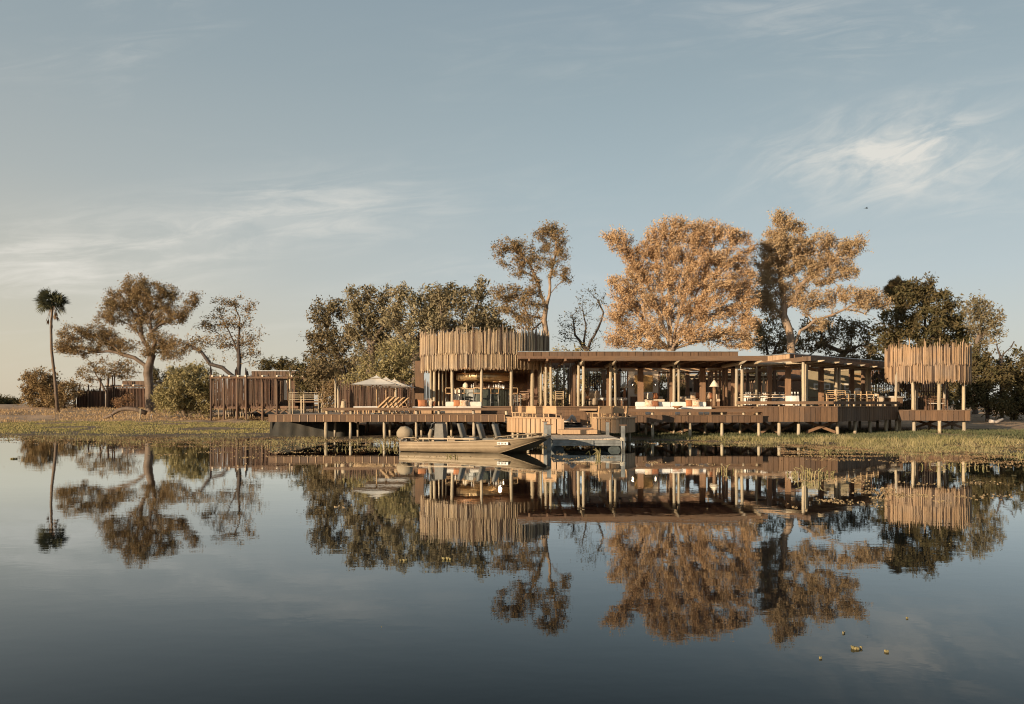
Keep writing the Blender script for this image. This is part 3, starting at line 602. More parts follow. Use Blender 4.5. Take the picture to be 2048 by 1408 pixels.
# --- river deck (middle right)
rd = thing('river_deck', 'low timber deck on log stilts below the open living room', 'deck', (8.7, 40, 0))
ZR = 1.13
planks(rd, W(1262, 40), W(1524, 40.2), 40.06, 43, ZR, DECK)
boards_line(rd, (W(1262, 40.02), 40.02), (W(1526, 40.02), 40.02), .80, ZR, .30, BOARD)
boards_line(rd, (W(1526, 40.02), 40.02), (W(1526, 40.02), 43), .80, ZR, .30, BOARD)
MB().box(W(1262, 40), W(1527, 40), 39.97, 40.08, ZR + .003, ZR + .03).build('edge_trim', BEAMH, rd)
posts(rd, [(W(x, 40.2), 40.2, .075) for x in (1305, 1380, 1444, 1518)] + [(W(x, 42), 42, .06) for x in (1292, 1348, 1365, 1410, 1480)] + [(W(x, 46), 46, .07) for x in (1278, 1320, 1358, 1400, 1440, 1500, 1545)], .82)
braces(rd, W(1275, 43), W(1350, 43), 43, .15, .85); braces(rd, W(1350, 43.4), W(1425, 43.4), 43.4, .15, .85); braces(rd, W(1430, 43), W(1480, 43), 43, .2, .85); braces(rd, W(1478, 42.5), W(1515, 42.5), 42.5, .25, .85)
low_bench('long low rail bench on stub logs along the front edge of the river deck', [(W(1244, 40.5), 40.5), (W(1527, 40.5), 40.5)], 1.43, 1.29, ZR,
          [(W(x, 40.5), 40.5) for x in (1305, 1380, 1444, 1487, 1514)], .34)

# ================================================================== MAIN PAVILION
FZ = 1.54
mp_ = thing('main_pavilion', 'long flat roofed open timber pavilion on paired log columns', 'building', (6, 44, 0))
planks(mp_, W(955, 43.1), 12.8, 43.12, 53, FZ, DECK, .2, 'floor_planks')
m = MB(); xx = W(955, 43.05)
for (zz0, zz1) in ((1.02, 1.17), (1.18, 1.32), (1.33, 1.5)):
    x = xx
    while x < 12.7:
        inst('riser_board', 'box', BOARD, mp_, (min(x + 1.2, 12.75) - .6, 43.08, (zz0 + zz1) / 2), (1.19, .05, zz1 - zz0), (0, 0, 0)); x += 1.2
MB().box(xx, 12.8, 43.0, 43.12, 1.505, 1.56).build('floor_edge', BEAMH, mp_)
posts(mp_, [(x, y) for x in (1.5, 4.0, 6.5, 9.0, 11.5) for y in (44.5, 48, 51.5)], 1.3, .08)
posts(mp_, [(x, 44.0) for x in (-4, -2.4, -.8)] + [(x, 48.0) for x in (-3.6, -1.2)], 1.3, .08)
# roof in front and rear strips; unseen gap between added to brighten the rooms
RX0, RX1 = W(1036, 42.6), W(1536, 41.7)
MB().box(RX0 + .1, 12.3, 42.2, 46.4, 3.92, 4.02).build('ceiling', BOARD_D, mp_)
MB().box(RX0 + .1, 12.3, 51.3, 53, 3.92, 4.02).build('ceiling', BOARD_D, mp_)
MB().box(RX0 + .15, W(1474, 43), 43.08, 46.4, 4.021, 4.30).build('roof_core', BROWNW, mp_)
MB().box(RX0 + .15, W(1474, 43), 51.3, 52.6, 4.021, 4.30).build('roof_core', BROWNW, mp_)
MB().box(RX0, W(1475, 43) + .03, 42.95, 46.45, 4.31, 4.345).build('roof_cap', METAL, mp_)
MB().box(RX0, W(1475, 43) + .03, 51.25, 52.8, 4.31, 4.345).build('roof_cap', METAL, mp_)
boards_line(mp_, (RX0, 43), (W(1475, 43), 43), 4.06, 4.31, .40, BOARD, 'fascia_board')
boards_line(mp_, (RX0, 52), (RX0, 43), 4.06, 4.31, .40, BOARD, 'fascia_board')
boards_line(mp_, (W(1475, 43), 43), (W(1475, 43), 52), 4.06, 4.31, .40, BOARD, 'fascia_board')
MB().box(W(1165, 41.8), RX1, 41.75, 42.0, 3.80, 4.035).build('edge_beam', BEAMH, mp_)
MB().box(RX0, W(1165, 41.8) + .1, 42.35, 42.5, 3.92, 4.05).build('edge_beam', BEAMH, mp_)
MB().box(W(1165, 41.8), W(1165, 41.8) + .22, 42.0, 52, 3.84, 4.0).build('edge_beam', BEAMH, mp_)
MB().box(RX1 - .2, RX1, 42.0, 46, 3.84, 4.0).build('edge_beam', BEAMH, mp_)
for x in np.arange(RX0 + .5, 12, .9): MB().box(x, x + .09, 42.0, 52.5, 3.80, 3.915).build('rafter', TIMBER, mp_)
for px, Yd in ((1162.5, 43.6), (1226, 43.6), (1353, 43.6), (1478.5, 43.6), (1118, 46), (1124, 44.6)):
    MB().lathe([(.05, 0), (.07, .03), (.05, .1)], (W(px, Yd), Yd, 3.72), 10).build('downlight', LAMPW, mp_)
    a = bpy.data.lights.new('downlight_fill', 'SPOT'); a.energy = 60; a.color = (1, .76, .5); a.spot_size = R(150); a.spot_blend = .6; a.shadow_soft_size = .03  # spot added at each downlight to brighten the rooms under the roof
    o = bpy.data.objects.new('downlight_fill', a); COL.objects.link(o); o.location = (W(px, Yd), Yd, 3.71)
for px in (1166, 1230, 1355, 1486, 1516):
    x = W(px, 41.9); inst('log_beam', 'log', LOG, mp_, (x, 45.6, 3.70), (.2, .2, 7.6), (R(90), 0, 0))
for px, Y, r in ((1092, 44.2, .075), (1102, 43.4, .075), (1082, 45, .07), (1157, 43.4, .075), (1167, 43.3, .08), (1221, 43.3, .08), (1230.5, 43.4, .07), (1348, 43.3, .08), (1357.5, 43.4, .075), (1473, 43.3, .08), (1484, 43.4, .08), (1115, 50, .07), (1128, 50.5, .06), (1140, 49, .06), (1176, 48, .06)):
    z1 = 3.78; inst('column', 'log', LOG, mp_, (W(px, Y), Y, (FZ + z1) / 2), (2 * r, 2 * r, z1 - FZ), (0, 0, rnd.uniform(0, 6)))
for px, w_, Y in ((1216, 6, 46), (1281, 11, 46), (1343, 7, 46), (1405, 10.5, 46), (1467, 8.5, 46), (1453, 4, 47), (1446, 3, 49), (1419, 5, 51), (1432, 4, 51), (1375, 7, 50.6), (1400, 5, 51), (1237, 5, 50.6), (1207, 9, 50.4), (1150, 5, 47)):
    ww = w_ / FPX * Y; MB().box(W(px, Y) - ww / 2, W(px, Y) + ww / 2, Y - .1, Y + .1, FZ, 3.66).build('timber_post', TIMBER, mp_)
x = W(1150, 46)
while x < W(1470, 46):
    inst('header_board', 'box', BOARD_D, mp_, (x + .2, 46.0, 3.79), (.39, .06, .27)); x += .4
MB().box(W(1150, 46), W(1470, 46), 45.9, 46.1, 3.60, 3.66).build('header_rail', TIMBER, mp_)
MB().box(W(1165, 50.4), W(1470, 50.4), 50.3, 50.5, 3.60, 3.80).build('rear_beam', BOARD_L, mp_)
# rear: stick screens, plaster wall, glazed door frames
def screen(parent, x0, x1, y, z0, z1, sp=.09, r=.022, mat=STICK, jag=.15, nm='stick', ang=None, p0=None, p1=None, rails=(.2, .55, .9), dens=1.0, lean=.015, alt=None):
    a = Vector((x0, y, 0)) if p0 is None else Vector((*p0, 0)); b_ = Vector((x1, y, 0)) if p1 is None else Vector((*p1, 0))
    L = (b_ - a).length; nS = int(L / sp)
    for i in range(nS):
        if rnd.random() > dens: continue
        p = a.lerp(b_, (i + .5) / nS); top = z1 + rnd.uniform(-jag, jag * .7); bot = z0 + rnd.uniform(-.04, .04)
        rr = r * rnd.uniform(.75, 1.35)
        inst(nm, 'pole', alt if (alt and rnd.random() < .3) else mat, parent, (p.x, p.y + rnd.uniform(-.02, .02), (top + bot) / 2), (2 * rr, 2 * rr, top - bot), (rnd.uniform(-lean, lean), rnd.uniform(-lean, lean), rnd.uniform(0, 6)))
    for f in rails:
        z = z0 + (z1 - z0) * f; mm = MB(); mm.tube([(a.x, a.y + .05, z), (b_.x, b_.y + .05, z)], .025, 6); mm.build('screen_rail', mat, parent)
screen(mp_, W(1170, 51), W(1256, 51), 51, FZ, 3.5, .10, .030, STICK_D, .1, dens=.95)
screen(mp_, W(1108, 52), W(1150, 52), 52, FZ, 3.5, .22, .03, STICK, .1, dens=.8, rails=(.5,))
MB().box(W(1256, 51), W(1318, 51), 51, 51.12, FZ, 3.66).build('plaster_wall', PLASTER, mp_)
for a in (1318, 1336, 1345, 1358): MB().box(W(a, 51) - .04, W(a, 51) + .04, 50.98, 51.06, FZ, 3.66).build('door_frame', TIMBER, mp_)
MB().box(W(1318, 51), W(1400, 51), 50.98, 51.06, 3.5, 3.6).build('door_head', TIMBER, mp_)
# side wall between corridor and living room (seen obliquely)
for i, y in enumerate(np.arange(44.6, 51, .42)):
    if i % 3 == 2: continue
    MB().box(W(1148, 46) - .02, W(1148, 46) + .04, y, y + .40, FZ, 3.8).build('wall_board', BOARD, mp_)
# east end: row of slim mullions with panels
for y in np.arange(46.5, 51.2, .9): MB().box(11.55, 11.65, y, y + .1, FZ, 3.7).build('mullion', TIMBER, mp_)
MB().box(11.56, 11.64, 46.5, 51, 3.55, 3.7).build('side_beam', BOARD_L, mp_)
MB().box(10.9, 11.3, 51, 51.06, FZ, 3.2).build('side_panel', BOARD, mp_)

# ================================================================== BAR PAVILION (round, pole screened)
BX, BY, BR = -1.5, 46.95, 3.5
bp_ = thing('bar_pavilion', 'round bar pavilion crowned by a tall two tier screen of upright poles', 'building', (BX, BY, 0))
def ring_screen(parent, cx_, cy_, R_, tiers, a0, a1, sp, mats, rr=.042, name='pole'):
    cnt_ = 0; ex = MB()
    for ti, (z0, z1, dr, j0, j1) in enumerate(tiers):
        n_ = int(R_ * abs(a1 - a0) / sp)
        for i in range(n_):
            a = a0 + (a1 - a0) * (i + .5 + rnd.uniform(-.2, .2)) / n_; r_ = R_ + dr + rnd.uniform(-.025, .025)
            b0 = z0 + rnd.uniform(-j0, j0 * .5); b1 = z1 + rnd.uniform(-j1 * .6, j1) + (rnd.random() < .10) * j1 * 1.1
            q = rr * rnd.uniform(.75, 1.25); x_, y_ = cx_ + r_ * math.cos(a), cy_ + r_ * math.sin(a); cnt_ += 1
            if cnt_ > 298: ex.tube([(x_, y_, b0), (x_, y_, b1)], q, 5); continue
            inst(name, 'pole', mats[0] if rnd.random() < .8 else mats[1], parent, (x_, y_, (b0 + b1) / 2), (2 * q, 2 * q, b1 - b0), (rnd.uniform(-.012, .012), rnd.uniform(-.012, .012), rnd.uniform(0, 6)))
    if ex.v: o = ex.build(name, mats[0], parent); o['kind'] = 'stuff'
# far half of the ring (only glimpsed) as one mass
def ring_mass(parent, cx_, cy_, R_, z0, z1, a0, a1, sp, mat, rr=.04, jag=.15, nm='far_poles'):
    m = MB(); n_ = int(R_ * abs(a1 - a0) / sp)
    for i in range(n_):
        a = a0 + (a1 - a0) * (i + .5) / n_; x_, y_ = cx_ + R_ * math.cos(a), cy_ + R_ * math.sin(a)
        m.tube([(x_, y_, z0 + rnd.uniform(-jag, jag)), (x_, y_, z1 + rnd.uniform(-jag, jag))], rr, 5)
    o = m.build(nm, mat, parent); o['kind'] = 'stuff'
ring_screen(bp_, BX, BY, BR, [(4.30, 5.37, 0.04, .05, .21), (3.50, 4.40, .0, .07, .05)], R(181), R(365), .061, (POLE, STICK), rr=.0275, name='pole')
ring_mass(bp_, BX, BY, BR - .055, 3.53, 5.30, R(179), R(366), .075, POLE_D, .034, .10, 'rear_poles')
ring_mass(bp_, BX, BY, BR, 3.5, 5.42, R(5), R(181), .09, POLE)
# backing hoop, roof disc
for z in (3.75, 4.36, 5.0):
    m = MB(); m.tube([(BX + (BR - .07) * math.cos(a), BY + (BR - .07) * math.sin(a), z) for a in np.linspace(0, 2 * math.pi, 60)], .045, 6, cap=False); m.build('hoop', STICK, bp_)
MB().poly([(BX + (BR - .13) * math.cos(a), BY + (BR - .13) * math.sin(a)) for a in np.linspace(0, 2 * math.pi, 48, endpoint=False)], 3.62, 4.9).build('roof_drum', BROWNW, bp_)
MB().poly([(BX + BR * math.cos(a), BY + BR * math.sin(a)) for a in np.linspace(0, 2 * math.pi, 48, endpoint=False)], 1.44, FZ + .012).build('floor', DECK, bp_)
MB().lathe([(BR + .02, 1.18), (BR + .02, 1.44)], (BX, BY, 0), 48, cap=False).build('floor_skirt', BOARD, bp_)
for px, w_ in ((862, 5), (869, 6.5), (878, 3.5), (885, 4), (892, 3), (904.5, 6.5), (963, 5.5), (1022.5, 6.5), (1064.5, 7.5), (1079, 7), (1091, 4)):
    dx = (px - 970.5) / 127.5; a = math.asin(max(-.97, min(.97, dx))); Y = BY - (BR - .25) * math.cos(a) + (0 if w_ > 4.5 else 1.2); r = w_ / 2 / FPX * Y
    inst('column', 'log', LOG, bp_, (W(px, Y), Y, (FZ + 3.66) / 2), (2 * r, 2 * r, 3.66 - FZ), (0, 0, rnd.uniform(0, 6)))
# rear wall of boards
for i in range(26):
    a = R(20 + i * 5.6); rr = BR - .35
    inst('wall_board', 'box', BOARD if i % 4 else BOARD_D, bp_, (BX + rr * math.cos(a), BY + rr * math.sin(a), 2.6), (.33, .04, 2.1), (0, 0, a + math.pi / 2))
MB().box(W(1055, 47.5), W(1075, 47.5), 47.5, 47.56, FZ, 3.4).build('wall_panel', BOARD_D, bp_)
# flat panel left of the drum
MB().box(W(831, 50.5), W(848, 50.5), 50.3, 50.5, 1.15, H(722, 50.5)).build('side_wall', BOARD, bp_)

# ================================================================== DINING PAVILION
dn = thing('dining_pavilion', 'angled flat roofed dining pavilion with deep boarded deck edge', 'building', (15, 44, 0))
DA, DB, DC, DD = (11.9, 40.35), (13.8, 40.1), (15.35, 40.15), (20.7, 45.6)
MB().poly([(DA[0], DA[1] + .04), (DC[0], DC[1] + .04), (DD[0], DD[1] + .04), (21, 54), (12.2, 54), (12.2, 43.5)], FZ - .08, FZ - .02).build('floor', DECK, dn)
boards_line(dn, DA, DB, .83, 1.53, .245, BOARD); boards_line(dn, DB, DC, .83, 1.53, .245, BOARD); boards_line(dn, DC, DD, .83, 1.53, .27, BOARD)
boards_line(dn, (11.9, 43), DA, .83, 1.53, .245, BOARD)
for a, b_ in ((DA, DC), (DC, DD)):
    m = MB(); m.bar((a[0], a[1] - .03, 1.545), (b_[0], b_[1] - .03, 1.545), .1, .035); m.build('edge_trim', BEAMH, dn)
pl = [(W(x, Y), Y, .08) for x, Y in ((1558, 40.6), (1597, 40.7), (1675, 41.3), (1710, 42.3), (1740, 43.7), (1772, 45.4), (1545, 44), (1625, 43.5), (1660, 45), (1700, 47), (1590, 46), (1640, 47), (1755, 49), (1780, 50), (1720, 50))]
posts(dn, pl, .9)
braces(dn, W(1522, 42), W(1558, 42), 42, .25, .85); braces(dn, W(1612, 41.2), W(1672, 41.2), 41.2, .3, .85)
m = MB(); m.bar((W(1558, 43), 43, .25), (W(1600, 43), 43, .85), .05, .12); m.build('brace', TIMBER, dn)
P1, P2, P3 = (13.6, 48), (14.3, 41), (22.9, 51.4)
MB().poly([P2, P3, (20.5, 51.4), (15.2, 45.2), (14.9, 52), (13.5, 52), (13.5, 48)], 3.88, 3.95).build('ceiling', BOARD_D, dn)  # middle left open out of view, added to brighten the dining room
for a, b_ in ((P1, P2), (P2, P3)):
    m = MB(); m.bar((a[0], a[1], 3.86), (b_[0], b_[1], 3.86), .22, .22); m.build('edge_beam', BEAMH, dn)
Q1, Q2, Q3 = (13.2, 49.5), (14.7, 45), (23.9, 53.7)
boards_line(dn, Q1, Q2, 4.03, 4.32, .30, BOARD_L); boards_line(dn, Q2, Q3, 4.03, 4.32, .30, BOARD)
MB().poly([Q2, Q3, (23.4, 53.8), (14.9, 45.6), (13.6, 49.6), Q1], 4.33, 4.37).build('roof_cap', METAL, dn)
m = MB(); m.bar((14.95, 45.35, 4.13), (23.6, 53.7, 4.13), .3, .34); m.build('roof_core', BROWNW, dn); m = MB(); m.bar((14.9, 45.5, 4.13), (13.5, 49.6, 4.13), .3, .34); m.build('roof_core', BROWNW, dn)
for t in (.06, .22, .36, .52, .68, .84):
    x_, y_ = P2[0] + (P3[0] - P2[0]) * t, P2[1] + (P3[1] - P2[1]) * t
    inst('log_beam', 'log', LOG, dn, (x_ - 1.1, y_ + 1.6, 3.74), (.16, .16, 4.2), (R(90), 0, R(35)))
for px, Y, r in ((1607, 41.8, .085), (1613, 42.2, .075), (1672, 46.6, .095), (1678.5, 47, .085), (1733, 49.6, .09), (1739, 50, .09), (1513, 47, .06)):
    inst('column', 'log', LOG, dn, (W(px, Y), Y, (FZ + 3.78) / 2), (2 * r, 2 * r, 3.78 - FZ), (0, 0, rnd.uniform(0, 6)))
for px, w_, Y in ((1539, 8, 45.5), (1576, 9.5, 44.5), (1642, 8.5, 48), (1514, 5, 50), (1519, 4, 50.3), (1549, 4, 49.5), (1703, 8, 50.5), (1727, 7, 52.2), (1495, 4, 52)):
    ww = w_ / FPX * Y; MB().box(W(px, Y) - ww / 2, W(px, Y) + ww / 2, Y - .12, Y + .12, FZ, 3.85).build('timber_post', TIMBER, dn)
for k, (xa, ya, xb, yb) in enumerate(((13.3, 52, 15.2, 44.8), (12.2, 53, 16.3, 49.5), (15.2, 44.8, 19.6, 52.5))):
    m = MB(); m.bar((xa, ya, 3.62), (xb, yb, 3.62), .12, .16); m.build('cross_beam', BOARD_L, dn)
MB().box(W(1600, 54), W(1728, 54), 54, 54.1, FZ, 3.85).build('rear_wall', OLIVE, dn)
MB().box(W(1583, 53.5), W(1600, 53.5), 53.4, 53.5, FZ, 3.85).build('dark_door', BROWNW, dn)
MB().box(W(1707, 53.2), W(1723, 53.2), 53.2, 53.28, FZ, 3.6).build('tan_panel', TANW, dn)
MB().box(W(1555, 53.8), W(1582, 53.8), 53.7, 53.8, FZ, 3.85).build('rear_panel', BOARD_D, dn)
screen(dn, W(1742, 53.4), W(1795, 53.4), 53.4, FZ, 3.7, .10, .028, STICK_D, .1, dens=.93)
t = low_bench('low rail bench turning the corner above the deep boarded dining deck edge', [(W(1473, 41.2), 41.2), (W(1600, 40.6), 40.6), (15.3, 40.6), (W(1797, 45.7), 45.7)], 1.80, 1.66, FZ,
          [(W(x, Y), Y) for x, Y in ((1478, 41.3), (1515, 41), (1558, 40.9), (1588, 40.9), (1623, 40.8), (1672, 41), (1708, 42.4), (1740, 43.7), (1770, 45))], .16, pr=.045)

# --- far lounge (second drum)
rl = thing('round_lounge', 'small round lounge pod at the far right under a ragged pole screen', 'building', (23, 47, 0))
ZL = 1.33
LP = [(20.75, 45.4), (20.9, 45.0), (23.9, 44.4), (24.3, 46.5)]
MB().poly([(20.3, 45.7), (23.85, 44.45), (25.2, 46.5), (25, 51), (20.5, 51)], ZL - .08, ZL - .01).build('floor', DECK, rl)
boards_line(rl, (W(1797, 45.3), 45.3), (W(1940, 44.4), 44.4), .79, ZL, .26, BOARD); boards_line(rl, (W(1940, 44.4), 44.4), (W(1942, 47.5), 49), .79, ZL, .26, BOARD)
m = MB(); m.bar((W(1797, 45.3), 45.26, ZL + .015), (W(1941, 44.4), 44.36, ZL + .015), .1, .03); m.build('edge_trim', BEAMH, rl)
LX, LY, LR = 23.05, 47.2, 2.13
ring_screen(rl, LX, LY, LR, [(3.80, 4.72, .03, .05, .20), (2.92, 3.92, 0, .13, .06)], R(178), R(364), .052, (POLE_R, STICK), rr=.025)
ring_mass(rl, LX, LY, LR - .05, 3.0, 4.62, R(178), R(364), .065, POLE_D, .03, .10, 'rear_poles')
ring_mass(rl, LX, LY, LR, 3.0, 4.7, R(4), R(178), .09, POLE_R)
for z in (3.1, 3.85, 4.4):
    m = MB(); m.tube([(LX + (LR - .07) * math.cos(a), LY + (LR - .07) * math.sin(a), z) for a in np.linspace(0, 2 * math.pi, 48)], .04, 6, cap=False); m.build('hoop', STICK, rl)
MB().poly([(LX + (LR - .13) * math.cos(a), LY + (LR - .13) * math.sin(a)) for a in np.linspace(0, 2 * math.pi, 36, endpoint=False)], 3.3, 4.2).build('roof_drum', BROWNW, rl)
for px, Y, r in ((1826, 46.2, .085), (1833, 48.5, .07), (1878, 45.5, .09), (1889, 48.5, .07), (1927, 46.0, .085), (1792, 46.5, .07)):
    inst('column', 'log', LOG, rl, (W(px, Y), Y, (ZL + 3.3) / 2), (2 * r, 2 * r, 3.3 - ZL), (0, 0, rnd.uniform(0, 6)))
posts(rl, [(W(x, Y), Y, .09) for x, Y in ((1793, 45.8), (1799, 46.3), (1828, 45.6), (1879, 44.8), (1928, 44.9), (1860, 49), (1905, 49))], .8)
braces(rl, W(1828, 48.5), W(1879, 48.5), 48.5, .3, .8); braces(rl, W(1879, 48.6), W(1928, 48.6), 48.6, .3, .8)
screen(rl, W(1800, 50.5), W(1897, 50.5), 50.5, ZL, 3.3, .10, .032, STICK_D, .05, alt=STICK)

# ================================================================== FIRE TERRACE
ft = thing('fire_terrace', 'round sunken fire terrace with curved boarded walls and timber steps', 'terrace', (2.56, 37.9, 0))
TX, TY, TR = 2.62, 37.9, 2.83
MB().poly([(TX + (TR - .06) * math.cos(a), TY + (TR - .06) * math.sin(a)) for a in np.linspace(0, 2 * math.pi, 40, endpoint=False)], .58, .66).build('floor', DECK, ft)
def arc_boards(a0, a1, z0, z1, sp, mat, rr):
    n_ = max(1, int(rr * abs(R(a1 - a0)) / sp))
    for i in range(n_):
        a = R(a0 + (a1 - a0) * (i + .5) / n_)
        inst('wall_board', 'box', mat, ft, (TX + rr * math.cos(a), TY + rr * math.sin(a), (z0 + z1) / 2), (sp - .035, .035, z1 - z0), (0, 0, a + math.pi / 2))
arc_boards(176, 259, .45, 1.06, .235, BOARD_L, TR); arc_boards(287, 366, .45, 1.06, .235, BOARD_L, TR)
def arc_cap(a0, a1, z, r0, r1, mat, nm='wall_cap', h=.045):
    A = np.linspace(R(a0), R(a1), 20); pts = [(TX + r1 * math.cos(a), TY + r1 * math.sin(a)) for a in A] + [(TX + r0 * math.cos(a), TY + r0 * math.sin(a)) for a in A[::-1]]
    n_ = len(A); vs = [(x, y, z) for x, y in pts] + [(x, y, z + h) for x, y in pts]; N = 2 * n_
    fs = [(k, k + 1, N + k + 1, N + k) for k in range(N - 1)] + [(N - 1, 0, N, 2 * N - 1)]
    fs += [(N + k, N + k + 1, N + N - 2 - k, N + N - 1 - k) for k in range(n_ - 1)] + [(k + 1, k, N - 1 - k, N - 2 - k) for k in range(n_ - 1)]
    MB().add(vs, fs).build(nm, mat, ft)
MB().lathe([(TR - .04, .47), (TR - .04, .66)], (TX, TY, 0), 60, cap=False).build('wall_frame', BROWNW, ft)
for a0_, a1_ in ((176, 258), (288, 366)):
    A = np.linspace(R(a0_), R(a1_), 24); vs = [(TX + (TR - .04) * math.cos(a), TY + (TR - .04) * math.sin(a), z) for a in A for z in (.47, 1.04)]
    MB().add(vs, [(2 * i, 2 * i + 2, 2 * i + 3, 2 * i + 1) for i in range(23)]).build('wall_frame', BROWNW, ft)
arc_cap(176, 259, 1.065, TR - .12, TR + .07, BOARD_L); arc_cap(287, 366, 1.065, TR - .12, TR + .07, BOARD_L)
for a in (259, 287):
    x_, y_ = TX + TR * math.cos(R(a)), TY + TR * math.sin(R(a)); MB().box(x_ - .07, x_ + .07, y_ - .02, y_ + .9, .45, 1.07).build('wall_end', BOARD_L, ft)
# back wall in horizontal boards, top ledge
for k in range(6):
    MB().box(TX - 1.6, TX + 1.5, 40.72, 40.78, .67 + k * .145, .67 + k * .145 + .138).build('back_board', BOARD, ft)
for k in range(7): MB().box(TX + .62 + k * .26, TX + .62 + k * .26 + .25, 40.3, 40.36, .67, 1.40).build('niche_board', BOARD, ft)
MB().box(W(1161, 39.9), W(1193, 39.9), 39.8, 40.5, 1.36, 1.45).build('side_ledge', BOARD_L, ft)
MB().box(TX - 1.5, TX + 1.6, 40.78, 43, 1.44, 1.5).build('rear_ledge', DECK, ft)
MB().box(TX - 1.5, TX + 1.6, 40.65, 40.79, 1.505, 1.55).build('ledge_trim', BEAMH, ft)
MB().box(W(1116, 34.8), W(1193, 34.8), 34.5, 35.3, .45, .62).build('step', BOARD_L, ft)
MB().box(W(1112, 35.5), W(1186, 35.5), 35.3, 36.2, .5, .67).build('step', BOARD_L, ft)
posts(ft, [(TX + 2.6 * math.cos(R(a)), TY + 2.6 * math.sin(R(a)), .07) for a in (190, 205, 222, 240, 258, 285, 303, 325, 345)] + [(TX - .9, 36, .07), (TX + .9, 36, .07)], .6)

# ================================================================== JETTY
jt = thing('jetty', 'floating planked jetty with steel beams between four steel posts', 'jetty', (2.7, 30.4, 0))
JX0, JX1, JY0, JY1 = 1.47, 3.93, 30.45, 34.9
k = 0; x = JX0
while x < JX1 - .02:
    inst('jetty_plank', 'box', JETTYW, jt, (x + .0685, (JY0 + JY1) / 2, .395), (.128, JY1 - JY0, .03)); x += .1367
MB().box(JX0, JX1, JY0 + .02, JY0 + .07, .27, .375).build('front_beam', STEEL, jt)
MB().box(JX0, JX1, JY0 + .03, JY0 + .13, .17, .26).build('lower_beam', STEEL, jt)
MB().box(W(1155, 30.4), W(1187, 30.4), JY0 - .02, JY0 + .02, .19, .36).build('bumper_plate', STEEL, jt)
for y in np.arange(31.2, 34.9, .9): MB().box(JX0, JX1, y, y + .08, .24, .37).build('cross_beam', STEEL, jt)
for x0_, x1_ in ((JX0 + .02, JX0 + .38), (JX1 - .42, JX1 - .04)):
    m = MB(); m.tube([((x0_ + x1_) / 2, JY0 + .15, -.02), ((x0_ + x1_) / 2, JY1 - .2, -.02)], [.21, .21], 14); m.build('pontoon', FLOAT, jt)
def hpost(x, y, zt, label):
    t = thing('mooring_post', label, 'post', (x, y, 0), 'steel mooring posts of the jetty')
    m = MB(); m.box(x - .065, x + .065, y - .06, y - .045, -.6, zt); m.box(x - .065, x + .065, y + .045, y + .06, -.6, zt); m.box(x - .008, x + .008, y - .045, y + .045, -.6, zt); m.build('web', STEEL, t)
    MB().box(x - .12, x + .12, y - .1, y + .1, zt + .002, zt + .03).build('cap_plate', BROWNW, t); return t
hpost(W(1098, 29.9), 29.9, H(850, 29.9), 'steel mooring post nearest the boat bow at the front left of the jetty')
hpost(W(1090.5, 33), 33, H(844, 33), 'steel mooring post behind the boat bow at the back left of the jetty')
hpost(W(1246, 30), 30, H(851, 30), 'rope wrapped steel mooring post at the front right of the jetty')
hpost(W(1215, 34.6), 34.6, H(843.5, 34.6), 'steel mooring post at the back right of the jetty by the boarded wall')
m = MB(); x, y = W(1246, 30), 30
for k in range(4): m.tube([(x + .1 * math.cos(a), y + .1 * math.sin(a), .38 + .03 * k + .01 * math.sin(a * 2)) for a in np.linspace(0, 2 * math.pi, 12)], .013, 5)
m.tube([(x - .08, y - .08, .42), (x - .3, y + .2, .43), (x - .6, y + .6, .42)], .013, 5); m.tube([(x - .07, y - .1, .4), (x - .06, y - .11, .1)], .012, 5)
tag(m.build('mooring_rope', ROPE), 'pale rope looped round the front right mooring post', 'rope')

# ================================================================== STICK FENCE BY THE POOL
fn = thing('stick_fence', 'tall ragged brown stick fence behind the parasols on the pool deck', 'fence', (-8, 53.5, 0))
screen(fn, W(672, 53.5), W(842, 53.5), 53.5, ZP, H(766, 53.5), .072, .030, STICK, .22, lean=.03, alt=STICK_D, rails=(.3, .75))
screen(fn, W(835, 51.6), W(862, 51.6), 51.6, ZP, H(762, 51.6), .085, .03, STICK, .25, rails=(.4,))
screen(fn, W(674, 54.2), W(842, 54.2), 54.2, ZP, H(772, 54.2), .10, .045, STICK_D, .2, lean=.02, rails=(.5,), nm='rear_stick')
for px, Y, r, z in ((676.5, 52.8, .075, H(777, 52.8)), (792, 53, .09, H(772, 53)), (671, 53.4, .06, H(762, 53.4))):
    inst('fence_post', 'log', LOG, fn, (W(px, Y), Y, (ZP + z) / 2), (2 * r, 2 * r, z - ZP))

# ================================================================== CABINS
c2 = thing('stilt_cabin', 'dark timber cabin on stilts with slatted screen and a railed balcony, nearer of the two', 'cabin', (W(530, 78), 78, 0), 'cabins among the trees')
Y = 78; g0 = .3
def c2box(nm, x0, x1, y0, y1, d0, d1, mat): return MB().box(W(x0, Y), W(x1, Y), Y + d0, Y + d1, H(y1, Y), H(y0, Y)).build(nm, mat, c2)
c2box('floor', 421, 608, 812, 817, .1, 8, BROWNW)
boards = lambda x0, x1, y0, y1, d, mat, bw: boards_line(c2, (W(x0, Y), Y + d), (W(x1, Y), Y + d), H(y1, Y), H(y0, Y), bw, mat, 'wall_board', .05, .03)
boards(493, 582, 741, 754, 1.5, BOARD, .30)
MB().box(W(493, Y), W(590, Y), Y + 1.56, Y + 7, H(818, Y), H(741, Y)).build('core', BOARD_D, c2)
MB().box(W(492, Y), W(584, Y), Y + 1.4, Y + 7, H(741, Y), H(739.5, Y)).build('roof_cap', METAL, c2)
boards(555, 580, 757, 818, .7, BOARD, .25)
c2box('window', 564.5, 570.5, 760, 800, .6, .68, CREAM)
